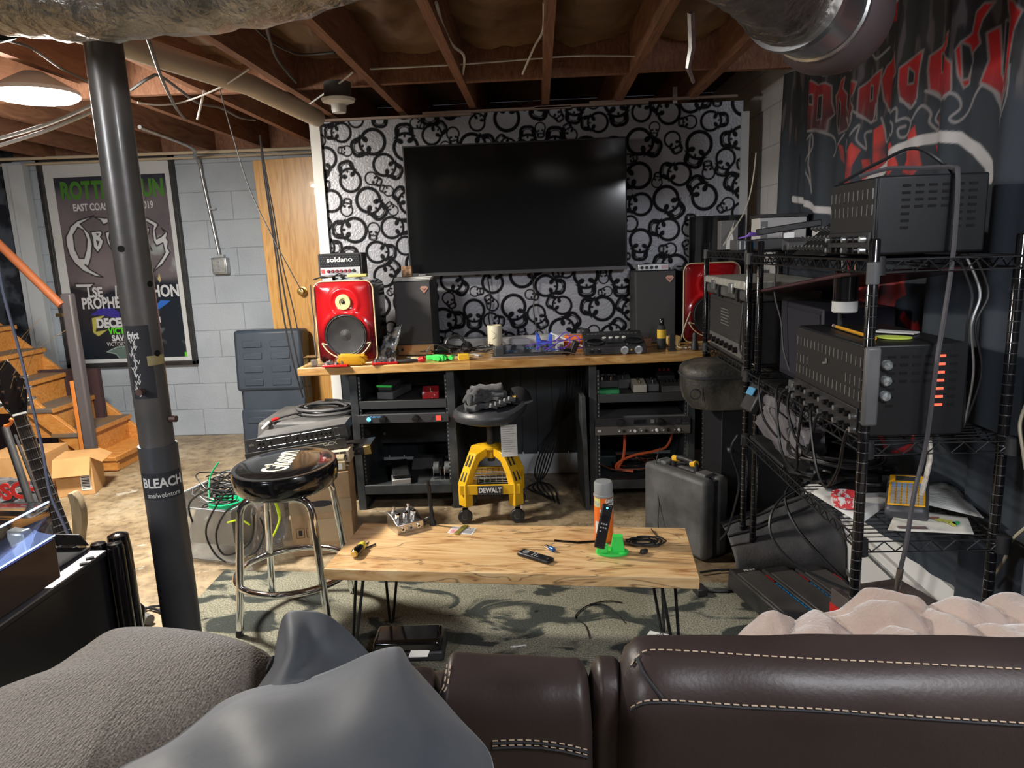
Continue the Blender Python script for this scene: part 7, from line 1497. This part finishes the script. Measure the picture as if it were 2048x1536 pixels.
for k in range(14): a = P[0].lerp(P[3], .08+.06*k)+Vector((0, 0, .006)); b_ = P[1].lerp(P[2], .08+.06*k)+Vector((0, 0, .006)); q.tube([a.lerp(b_, .1), a.lerp(b_, .5)+Vector((0, 0, .005)), a.lerp(b_, .85)], .0006, 4)
tag(q.build('text_lines', mat('text_grey', (.25, .25, .25), .8), o, world=False), kind='stuff')
tp_ = thing('packing_tape_roll', 'roll of red-printed white tape on the lower shelf', 'tape', (.83, 1.93, .60)); p = at(1693, 1008, z=.60); tp_.matrix_basis = T(p.x, p.y, .6)
MB().lathe([(.038, 0), (.042, 0), (.042, .03), (.038, .03), (.034, .03), (.034, 0)], 36, 0, None).build('roll', mat('red_white_tape', (.65, .05, .06), .4, c2=(.75, .72, .7), sc=60, lo=.5, hi=.55), tp_, world=False)
lp_ = thing('label_printer', 'black and yellow handheld label printer on the lower shelf papers', 'label printer', (1.0, 1.95, .61))
Lp = T(1.005, 1.92, .612, radians(-28), radians(10), radians(-4))
MB().box(-.055, .055, -.10, .12, -.01, .035, 0, Lp, .006, .006).build('body', mat('printer_grey', (.06, .062, .07), .45), lp_, bevel=.014)
MB().box(-.045, .045, -.085, .09, .034, .038, 0, Lp).build('front_panel', mat('printer_yellow', (.85, .42, .02), .4), lp_, bevel=.003); MB().box(-.03, .03, .055, .082, .038, .039, 0, Lp).build('display', K['ink'], lp_)
kk_ = MB()
for r_ in range(8):
    for c_ in range(6): kk_.box(-.038+.0135*c_, -.028+.0135*c_, -.08+.0155*r_, -.070+.0155*r_, .038, .041, 1 if r_ > 5 else 0, Lp)
tag(kk_.build('keys', [mat('key_grey', (.35, .34, .33), .5), mat('key_blue', (.2, .3, .5), .5)], lp_), kind='stuff')
# lower area: pedal controllers, grey bag, red box
def fcontrol(x, y, a, lab, tilt):
    t = thing('pedal_controller', lab, 'controller', (x, y, 0), a, rx=tilt)
    t.matrix_basis = T(x, y, .03, a, 0, 0)
    MB().box(-.055, .055, -.24, .24, .0, .075, 0, None, .004, .004).build('base', K['black'], t, world=False, bevel=.008)
    MB().box(-.046, .046, -.225, .18, .075, .083).build('tread_plate', mat('dusty_plate_%d' % int(x*100), (.045, .042, .042), .5, c2=(.075, .07, .068), sc=9), t, world=False, bevel=.006)
    MB().box(-.030+.085, -.018+.085, -.22, .22, .075, .079).build('side_strip', K['steel'], t, world=False) if False else None
    for k in range(14): MB().box(.047, .0565, -.22+.022*k, -.203+.022*k, .068, .0772).build('blue_cell', mat('blue_cell', (.02, .25, .6), .3) if 'blue_cell' not in bpy.data.materials else bpy.data.materials['blue_cell'], t, world=False)
    MB().box(.047, .0565, .09, .15, .068, .0772).build('red_cell', K['red'], t, world=False)
    return t
c1_ = fcontrol(.80, 2.36, radians(14), 'black pedal controller with a blue strip, nearest the floor mat edge', 0); MB().text('PE-6.7', .018, T(.02, .205, .0755), 0, .0003).build('lettering', K['label'], c1_, world=False)
c2_ = fcontrol(.925, 2.36, radians(14), 'black pedal controller with a blue strip, between the other two', 0)
c3_ = fcontrol(1.05, 2.36, radians(14), 'black pedal controller furthest under the rack shelf beside the red box', 0)
rb = thing('red_box', 'red and grey printed box lying under the lower shelf of the near rack', 'box', (1.08, 2.0, .0)); MB().box(-.12, .12, -.10, .10, .0, .15, 0, T(1.02, 2.02, .122, radians(14))).build('carton', mat('dull_box_top', (.09, .07, .065), .6), rb, bevel=.002)
MB().box(-.121, .121, -.101, .101, .0, .10, 0, T(1.02, 2.02, .124, radians(14))).build('red_side', K['red'], rb); MB().text('DYNA', .05, T(1.02, 2.02, .273, radians(14)), 0, .0003).build('lettering', K['red'], rb)
gb_ = thing('grey_gig_bag', 'dusty dark grey angular soft bag beneath the lower wire shelf', 'bag', (.93, 2.9, 0))
def bagq(u, v):
    x = .74+.42*u; y = 2.62+.48*v; h = .30*(sin(pi*min(max(.06+v*.9, 0), 1))**.55)*(.55+.45*u)+.01*noise.noise((u*5, v*5, 3)); return (x, y, max(.004, h if 0 < v < 1 else .004))
MB().grid(bagq, 30, 24).build('shell', mat('bag_dark_grey', (.045, .046, .05), .65, c2=(.085, .085, .09), sc=11, bump=.2, bsc=120), gb_, solid=.004)
for k in (0, 1): wire('seam', [Vector(bagq(i/12, .30+.16*k+.12*(i/12)**2))+Vector((0, 0, .005)) for i in range(13)], .005, K['ink'], parent=gb_)
# drill case
dc = thing('tool_case', 'dusty black upright tool case with a yellow and black handle', 'case', (.62, 3.05, 0), radians(-57))
MB().box(-.19, .19, -.075, -.003, .0, .36).build('shell', K['greyplastic'], dc, world=False, bevel=.02); MB().box(-.19, .19, .003, .075, .0, .36).build('shell', K['greyplastic'], dc, world=False, bevel=.02)
MB().box(-.185, .185, -.01, .01, .0, .352).build('seam_band', K['ink'], dc, world=False)
MB().tube(spl([(-.07, 0, .345), (-.065, 0, .385), (-.04, 0, .40), (.04, 0, .40), (.065, 0, .385), (.07, 0, .345)], 6), .012, 12).build('handle', K['black'], dc, world=False)
for x in (-.055, .055): MB().tube([(x-.014, 0, .39), (x+.014, 0, .395)], .0155, 12).build('grip_band', mat('case_yellow', (.8, .45, .03), .4) if 'case_yellow' not in bpy.data.materials else bpy.data.materials['case_yellow'], dc, world=False)
for x in (-.12, .12): MB().box(x-.03, x+.03, -.03, .03, .352, .372).build('latch', K['greycase'], dc, world=False, bevel=.005)
wire('case_cable', [(.53, 3.17, .42), (.50, 3.12, .34), (.51, 3.08, .2), (.50, 3.04, .1), (.52, 3.0, .02)], .003, K['cable'], 'thin cable hanging over the end of the tool case')
# leather-like accessory case on black cabinet
lk = thing('side_cabinet', 'black side cabinet with a small knob right of the desk racks', 'cabinet', (.92, 3.3, 0)); MB().box(.795, 1.13, 3.12, 3.48, .0, .60).build('body', mat('side_cabinet_black', (.014, .015, .018), .5), lk, bevel=.003)
kn = thing('k', 'x', 'x', (0, 0, 0)); bpy.data.objects.remove(kn)
MB().lathe([(.008, 0), (.006, .01), (.011, .016), (0, .02)], 16, 0, fr((.83, 3.12, .42))).build('knob', K['galv'], lk); MB().lathe([(.003, 0), (0, .002)], 8, 0, fr((.845, 3.12, .38))).build('screw', K['chrome'], lk)
lcase = thing('accessory_case', 'worn black moulded case with a key ring standing on the side cabinet', 'case', (.78, 3.15, .60))
def mould(x0, x1, y0, y1, z0, z1, r_, n=10):
    P = []
    for cx_, cy_, a0 in ((x1-r_, y1-r_, 0), (x0+r_, y1-r_, pi/2), (x0+r_, y0+r_, pi), (x1-r_, y0+r_, 1.5*pi)):
        for i in range(n+1): a = a0+pi/2*i/n; P.append((cx_+r_*cos(a), cy_+r_*sin(a)))
    return P
PP = mould(.63, 1.12, 3.06, 3.36, 0, 0, .11)
M_worn = mat('worn_leather', (.035, .034, .03), .5, c2=(.17, .155, .12), sc=5, detail=7, lo=.42, hi=.66, bump=.35, bsc=60)
def shellp(zs): 
    mb = MB(); n = len(PP); vs = []; fs = []
    cxx = .875; cyy = 3.21
    for s_, z in zs:
        for p in PP: vs.append((cxx+(p[0]-cxx)*s_, cyy+(p[1]-cyy)*s_, z))
    for i in range(len(zs)-1):
        for j in range(n): fs.append((i*n+j, i*n+(j+1) % n, (i+1)*n+(j+1) % n, (i+1)*n+j))
    fs += [tuple(range(n-1, -1, -1)), tuple(range((len(zs)-1)*n, len(zs)*n))]; return mb.add(vs, fs)
shellp([(.72, .604), (.84, .61), (.93, .64), (.98, .69), (.985, .755)]).build('base_shell', M_worn, lcase); shellp([(.995, .757), (1.0, .765), (.985, .785), (.93, .80), (.80, .812), (.5, .816)]).build('lid', M_worn, lcase); shellp([(1.01, .752), (1.015, .757), (1.01, .762)]).build('rim', K['ink'], lcase)
MB().tube([(.665+.022*cos(a), 3.075-.006, .69+.022*sin(a)) for a in [2*pi*i/20 for i in range(20)]], .003, 6, 0, None, True).tube([(.695, 3.066, .715), (.695, 3.064, .66)], .003, 6).build('ring', K['ink'], lcase)
# hat / cloth and cables on floor near racks
for k, P in enumerate((((1475, 870), (1462, 900), (1478, 960), (1470, 1010), (1455, 1060), (1440, 1080)), ((1450, 1075), (1470, 1110), (1490, 1150)), ((1400, 1145), (1440, 1140), (1490, 1140)), ((1395, 1178), (1430, 1182), (1470, 1180), (1485, 1165)))):
    wire('floor_cable', [at(u, v, y=2.72) if k == 0 else at(u, v, z=.012) for u, v in P], .0045, K['cable'], ('black cable hanging down between side cabinet and tool case', 'black cable on the mat running under the grey gig bag', 'black cable on the mat right of the coffee table', 'black cable with an adapter at the mat edge')[k])
for k, P in enumerate((((1700, 880), (1640, 950), (1560, 1000), (1540, 1060), (1580, 1120), (1650, 1160), (1710, 1185)), ((1600, 950), (1570, 990), (1590, 1050), (1640, 1110), (1700, 1170)))):
    wire('long_cable', [at(u, v, y=2.35-.06*i) for i, (u, v) in enumerate(P)], .0048, K['cable'], ('outer', 'inner')[k]+' black cable sweeping from the lower shelf down over the pedal controllers')
wire('beaded_cord', [at(2052, 810, x=1.15), at(2040, 850, x=1.14), at(2046, 900, x=1.14), at(2052, 940, x=1.14)], .0042, mat('beaded_pale_b', (.6, .55, .4), .5), 'upper pale beaded cord at the right edge of the flag')
wire('beaded_cord', [at(2052, 1055, x=1.16), at(2020, 1085, x=1.16), at(2008, 1120, x=1.16), at(1975, 1172, x=1.16)], .0042, mat('beaded_pale_c', (.6, .55, .4), .5), 'lower pale beaded cord in front of the heater')
o = MB().box(-.02, .02, -.03, .03, -.015, .015, 0, T(*at(1400, 1180, z=.02), .2)).build('power_adapter', K['black'], bevel=.004); tag(o, 'small black power adapter at the table leg on the mat', 'adapter')
ol = thing('blue_grey_cloth', 'blue-grey cloth hanging at the far right beside the rack', 'cloth', (1.17, 1.35, .3)); MB().grid(lambda u, v: (1.165-.02*sin(u*9)-.015*u, 1.30+.33*u, .02+.98*v), 20, 20).build('sheet', mat('blue_grey_cloth', (.10, .12, .16), .8), ol, solid=.004)
# ---------------------------------------------------------------- sofa, blanket, cushion, cloth (nearest things)
M_leather = mat('dark_brown_leather', (.034, .022, .020), .42, c2=(.048, .034, .031), sc=3, bump=.05, bsc=160, spec=.4)
M_stitch = mat('tan_thread', (.52, .4, .28), .7)
so = thing('sofa', 'dark brown leather reclining sofa seen from behind with tan stitching', 'sofa', (.2, 1.2, 0))
def back_seg(x0, x1, zt, y0, y1, nm, r=.05, puff=.012, wr=.004, seed=0, rl=None):
    """One padded backrest section: closed rounded profile swept along x with soft rounded ends."""
    prof = []
    H_ = zt; D_ = y1-y0
    def P(s):  # s 0..1 around: up the back, over the top, down the front
        if s < .42: t = s/.42; return (y0, .05+(H_-r-.05)*t)
        if s < .58: t = (s-.42)/.16; a = pi*t; return (y0+D_/2-D_/2*cos(a), H_-r+r*sin(a))
        t = (s-.58)/.42; return (y1, (H_-r)-(H_-r-.35)*t)
    n = 60; m_ = 44; er = rl or .05
    def f(u, v):
        x = x0+(x1-x0)*u; y, z = P(v); e = min(x-x0, x1-x); k = 1-(max(0, er-e)/er)**2; k = sqrt(max(k, 0.0001))
        yc = (y0+y1)/2; y = yc+(y-yc)*(.55+.45*k)+0; zc = H_-r; z = z-(1-k)*r*1.1*(1 if z > H_-.25 else max(0, (z-.3)/(H_-.55))) if True else z
        q = noise.noise((x*7+seed, z*9, y*7)); y += (puff*sin(pi*u)+wr*q*2)*(-1 if v < .5 else 1); z += wr*noise.noise((x*12, y*10, seed))*2*(1 if .4 < v < .62 else .3)-.03*u*(x1-x0)
        return (x, y, z)
    mb = MB().grid(f, n, 110, 0, None, False); 
    return mb.build(nm, M_leather, so, sharp=180), f
o1, f1 = back_seg(.085, 1.15, .828, .80, .935, 'backrest', .062, .010, .002, 3)
o2, f2 = back_seg(-.155, .055, .792, .83, .94, 'console_back', .05, .004, .004, 9, .02)
o2b, f2b = back_seg(.05, .105, .790, .835, .935, 'console_back', .05, .002, .003, 5, .02)
o3, f3 = back_seg(-.60, -.155, .788, .83, .94, 'backrest', .05, .004, .004, 14, .02)
def stitch(pts, nm='stitching', r=.0011, L_=.007, gap=.004):
    mb = MB(); P = [Vector(p) for p in pts]; acc = 0; i = 0; d = 0; segs = []
    tot = sum((P[k+1]-P[k]).length for k in range(len(P)-1)); s = 0; cum = [0]
    for k in range(len(P)-1): cum.append(cum[-1]+(P[k+1]-P[k]).length)
    def pt(s):
        s = min(max(s, 0), tot); k = max(j for j in range(len(cum)) if cum[j] <= s+1e-9); k = min(k, len(P)-2); t = (s-cum[k])/max(cum[k+1]-cum[k], 1e-9); return P[k].lerp(P[k+1], t)
    while s < tot: mb.tube([pt(s), pt(s+L_*.5), pt(s+L_)], r, 5); s += L_+gap
    return tag(mb.build(nm, M_stitch, so), kind='stuff')
def on_y(u, v, f=None, y=.80, off=-.004): p = at(u, v, y=y); return p
def surf(fn, x, z, side=-1):
    """nearest point of a backrest's rear face at (x, z)"""
    best = None
    for i in range(0, 49):
        v = i/110
        for uu in (0,):
            pass
    return None
def rear(fn, x0, x1, x, z):
    u = (x-x0)/(x1-x0); lo_, hi_ = 0.02, .5
    for _ in range(26):
        mdl = (lo_+hi_)/2; p = fn(u, mdl)
        if p[2] < z: lo_ = mdl
        else: hi_ = mdl
    p = fn(u, (lo_+hi_)/2); return Vector((p[0], p[1]-.0015, p[2]+.0006))
def topx(p):
    d = np.array((p[0], p[1], p[2]-EYE)); z = d @ _f; return 1024+FPX*(d @ _r2)/z, 768-FPX*(d @ _u2)/z
def onpx(fn, x0, x1, pu, pv):
    u = .5
    for _ in range(7):
        a, b = .04, .56
        vs_ = [a+(b-a)*i/60 for i in range(61)]; best = None
        for v in vs_:
            q = topx(fn(u, v))
            if q[1] <= pv: best = v; break
        if best is None: best = .5
        lo_, hi_ = best-(b-a)/60, best
        for _k in range(10):
            md = (lo_+hi_)/2
            if topx(fn(u, md))[1] <= pv: hi_ = md
            else: lo_ = md
        p = fn(u, hi_); e = (pu-topx(p)[0])*p[1]/FPX/(x1-x0); u = min(max(u+e, .004), .996)
    p = Vector(fn(u, hi_)); return p+(Vector((0, 0, EYE))-p).normalized()*.0016
def seam_px(fn, x0, x1, px, y=.80, stit=True, grooves=True):
    P = [onpx(fn, x0, x1, q.x, q.y) for q in spl([(u, v, 0) for u, v in px], 10)]
    if grooves: wire('seam', [p+Vector((0, .0008, -.004)) for p in P], .0022, K['ink'], parent=so, k=2, n=5)
    if stit: stitch(P)
seam_px(f1, .085, 1.15, [(1262, 1330), (1275, 1312), (1300, 1300), (1380, 1302), (1500, 1310), (1640, 1318), (1850, 1328), (2047, 1338)], .80)
seam_px(f1, .085, 1.15, [(1262, 1415), (1290, 1402), (1350, 1401), (1480, 1410), (1640, 1418), (1800, 1430), (2047, 1446)], .80)
seam_px(f2, -.155, .055, [(985, 1482), (1050, 1480), (1120, 1487), (1175, 1500)], .835); seam_px(f2, -.155, .055, [(985, 1492), (1050, 1490), (1120, 1497), (1175, 1510)], .835)
for px in ([(894, 1330), (888, 1370), (880, 1385)], [(1183, 1332), (1184, 1400), (1190, 1470), (1192, 1530)]):
    seam_px(f2, -.155, .055, px, .835); seam_px(f2, -.155, .055, [(u+7, v) for u, v in px], .835)
wire('seam', [onpx(f1, .085, 1.15, u, v) for u, v in ((1275, 1318), (1290, 1350), (1325, 1396))], .002, K['ink'], parent=so)
MB().box(-.62, 1.15, .95, 1.40, .12, .40).build('seat_base', M_leather, so, bevel=.03); MB().box(.10, 1.15, .94, 1.40, .40, .46).build('seat_cushion', M_leather, so, bevel=.035); MB().box(-.62, -.16, .94, 1.40, .40, .46).build('seat_cushion', M_leather, so, bevel=.035)
MB().box(-.15, .09, .95, 1.36, .40, .48).build('console', M_leather, so, bevel=.03)
MB().box(-.88, -.62, .50, 1.02, .05, .70).build('arm', M_leather, so, bevel=.04)
for x in (-.55, 1.08):
    for y in (.9, 1.34): MB().cyl((x, y, 0), (x, y, .13), .025, n=12).build('foot', K['black'], so)
o = MB().prism([(-.014, -.006), (.012, -.01), (.016, .004), (-.01, .010)], 0, .0012, 0, T(-.185, .90, .795, .2)).build('care_label', K['label'], so)
# quilted beige blanket
M_plush = mat('beige_plush', (.40, .29, .235), .9, c2=(.52, .40, .33), sc=4, bump=.35, bsc=130, sheen=.8)
cells = [(rnd.uniform(.28, 1.3), rnd.uniform(.95, 1.6)) for _ in range(46)]
def blan(u, v):
    x = .335+.81*u; y = .985+.45*v
    edge = x-.335
    top = .555+.035*min(1, edge/.3)+.012*sin(x*5)+.06*max(0, 1-v/.5)
    if x > .60: top += .034*min(1, (x-.60)/.04)
    # quilting: distance to cell borders
    d = sorted([math.hypot((x-a)*1.0, (y-b)*.8) for a, b in cells])[:2]; q = min(1, (d[1]-d[0])/.055)
    z = top+.032*(q**.5)-.008 + .02*noise.noise((x*5, y*5, 1))+.008*noise.noise((x*22, y*22, 2))
    fr_ = min(1, (1-v)/.22); z = z*(1-(1-fr_)**2)+.42*(1-fr_)**2 if v > .78 else z
    e = min(1, edge/.10); z = .465+(z-.465)*sqrt(e) if e < 1 else z
    y += .02*sin(x*14)*v+.02*noise.noise((x*6, 3, 1))
    return (x, y, z)
bl = thing('quilted_blanket', 'beige plush quilted blanket bunched on the sofa seat by the rack', 'blanket', (.8, 1.25, .5))
MB().grid(blan, 150, 84).build('quilt', M_plush, bl, solid=.012, sharp=180)
MB().tube([Vector(blan(.002+.0, i/40)) for i in range(41)]+[Vector(blan(i/60, 1)) for i in range(61)], .009, 8).build('hem', M_plush, bl)
# woven cushion
M_weave = bpy.data.materials.new('woven_taupe'); M_weave.use_nodes = True
def _weave(a):
    N = a.node_tree.nodes; L = a.node_tree.links; b = N['Principled BSDF']; tc = N.new('ShaderNodeTexCoord'); mp = N.new('ShaderNodeMapping'); mp.inputs['Rotation'].default_value = (0, 0, .55); mp.inputs['Scale'].default_value = (1, .42, 1); L.new(tc.outputs['Object'], mp.inputs[0])
    v = N.new('ShaderNodeTexVoronoi'); v.inputs['Scale'].default_value = 330; L.new(mp.outputs[0], v.inputs['Vector'])
    n = N.new('ShaderNodeTexNoise'); n.inputs['Scale'].default_value = 420; n.inputs['Detail'].default_value = 3; L.new(tc.outputs['Object'], n.inputs[0])
    r = N.new('ShaderNodeValToRGB'); e = r.color_ramp.elements; e[0].position = .3; e[0].color = (.075, .062, .05, 1); e[1].position = .72; e[1].color = (.30, .255, .205, 1); L.new(n.outputs[0], r.inputs[0])
    L.new(r.outputs[0], b.inputs['Base Color']); b.inputs['Roughness'].default_value = .95; b.inputs['Sheen Weight'].default_value = .3
    p = N.new('ShaderNodeBump'); p.inputs['Strength'].default_value = .8; p.inputs['Distance'].default_value = .002; p.invert = True; L.new(v.outputs['Distance'], p.inputs['Height']); L.new(p.outputs[0], b.inputs['Normal'])
_weave(M_weave)
cu2 = thing('woven_cushion', 'large taupe woven cushion lying beside the black cabinet', 'cushion', (-.62, 1.0, .82))
ZCU = .80
CPX = [(215, 1240), (300, 1238), (400, 1247), (480, 1262), (545, 1286), (548, 1320), (530, 1360), (500, 1395), (420, 1450), (330, 1500), (180, 1620), (60, 1720), (-120, 1650), (-160, 1480), (-60, 1390), (60, 1335), (140, 1280)]
CB = [at(u, v, z=ZCU) for u, v in CPX]; CC = sum(CB, Vector())/len(CB); CBs = spl(CB, 5, True)
mb = MB(); n = len(CBs); vs = []; fs = []; prof = [(1.0, -.012), (.985, .004), (.95, .016), (.86, .030), (.7, .044), (.5, .052), (.25, .058), (.02, .060)]
for k, (s_, dz_) in enumerate(prof):
    for p in CBs: q = CC+(p-CC)*s_; vs.append((q.x, q.y, ZCU+dz_-.03+.010*noise.noise((q.x*6, q.y*6, 2))))
for k, (s_, dz_) in enumerate([(.985, -.035), (.95, -.055), (.8, -.07), (.02, -.075)]):
    for p in CBs: q = CC+(p-CC)*s_; vs.append((q.x, q.y, ZCU+dz_-.03))
K_ = len(prof)
for i in range(K_-1):
    for j in range(n): fs.append((i*n+j, i*n+(j+1) % n, (i+1)*n+(j+1) % n, (i+1)*n+j))
order = [0]+[K_+k for k in range(4)]
for a, b in zip(order[:-1], order[1:]):
    for j in range(n): fs.append((a*n+j, b*n+j, b*n+(j+1) % n, a*n+(j+1) % n))
fs += [tuple((K_-1)*n+j for j in range(n)), tuple((K_+3)*n+j for j in range(n-1, -1, -1))]
mb.add(vs, fs).build('cover', M_weave, cu2, sharp=180)
o = MB().grid(lambda u, v: tuple(at(-20+260*u, 1505+70*v-18*u, z=.765) + Vector((0, 0, .012*sin(u*9)))), 24, 6).build('patterned_edge', mat('patterned_cloth', (.2, .22, .22), .9, c2=(.45, .38, .25), sc=26, lo=.42, hi=.58), cu2)
o = MB().tube(spl([at(548, 1318, z=.79), at(530, 1355, z=.785), at(505, 1388, z=.78)], 6), .006, 8).build('torn_piping', K['ink'], cu2)
# grey satin cloth
M_satin = mat('slate_satin', (.045, .052, .062), .55, c2=(.072, .08, .09), sc=5, sheen=.25, spec=.35, bump=.06, bsc=30)
sa = thing('satin_cloth', 'slate-grey satin cloth thrown over the sofa back beside the cushion', 'cloth', (-.3, .9, .8))
# control points by photograph row: (left outline, ridge, right outline) with heights
def sheetpts(rows, nm, m_, amp=.006, seed=0, k=7, solid=.004):
    rows3 = [[at(u, v, z=z) for u, v, z in r] for r in rows]
    R_ = [spl(r, k) for r in rows3]; cols = list(zip(*R_)); C_ = [spl(list(c), k) for c in cols]; nu_ = len(C_)-1; nv_ = len(C_[0])-1
    def f(u, v):
        p = C_[min(int(round(u*nu_)), nu_)][min(int(round(v*nv_)), nv_)]
        return (p.x, p.y, p.z+amp*noise.noise((p.x*14+seed, p.y*10, 1))+amp*.8*sin(p.x*38+p.y*21+3*noise.noise((p.x*5, p.y*5, seed))))
    return MB().grid(f, nu_, nv_).build(nm, m_, sa, solid=solid, sharp=180)
sheetpts([[(562, 1262, .84), (575, 1228, .865), (612, 1224, .87), (650, 1234, .865), (688, 1264, .845), (735, 1312, .81)],
          [(556, 1300, .82), (580, 1270, .87), (615, 1262, .865), (655, 1272, .86), (700, 1300, .83), (742, 1330, .80)],
          [(548, 1340, .80), (575, 1320, .86), (612, 1312, .855), (650, 1318, .845), (700, 1340, .82), (740, 1352, .79)],
          [(500, 1410, .79), (540, 1390, .84), (590, 1372, .85), (640, 1368, .84), (690, 1370, .82), (735, 1372, .79)]], 'sleeve_fold', M_satin, .004, 3)
sheetpts([[(430, 1420, .81), (560, 1372, .84), (670, 1338, .855), (790, 1308, .865), (800, 1318, .845), (850, 1368, .82)],
          [(360, 1470, .84), (540, 1400, .875), (660, 1372, .885), (790, 1342, .888), (850, 1390, .86), (905, 1425, .82)],
          [(260, 1535, .86), (480, 1450, .895), (640, 1430, .90), (790, 1410, .90), (890, 1450, .87), (965, 1490, .815)],
          [(180, 1620, .88), (450, 1560, .90), (620, 1530, .905), (790, 1500, .90), (900, 1520, .87), (982, 1540, .80)],
          [(150, 1740, .88), (450, 1720, .90), (620, 1700, .90), (790, 1660, .89), (900, 1660, .85), (990, 1640, .77)]], 'main_drape', M_satin, .006, 8)
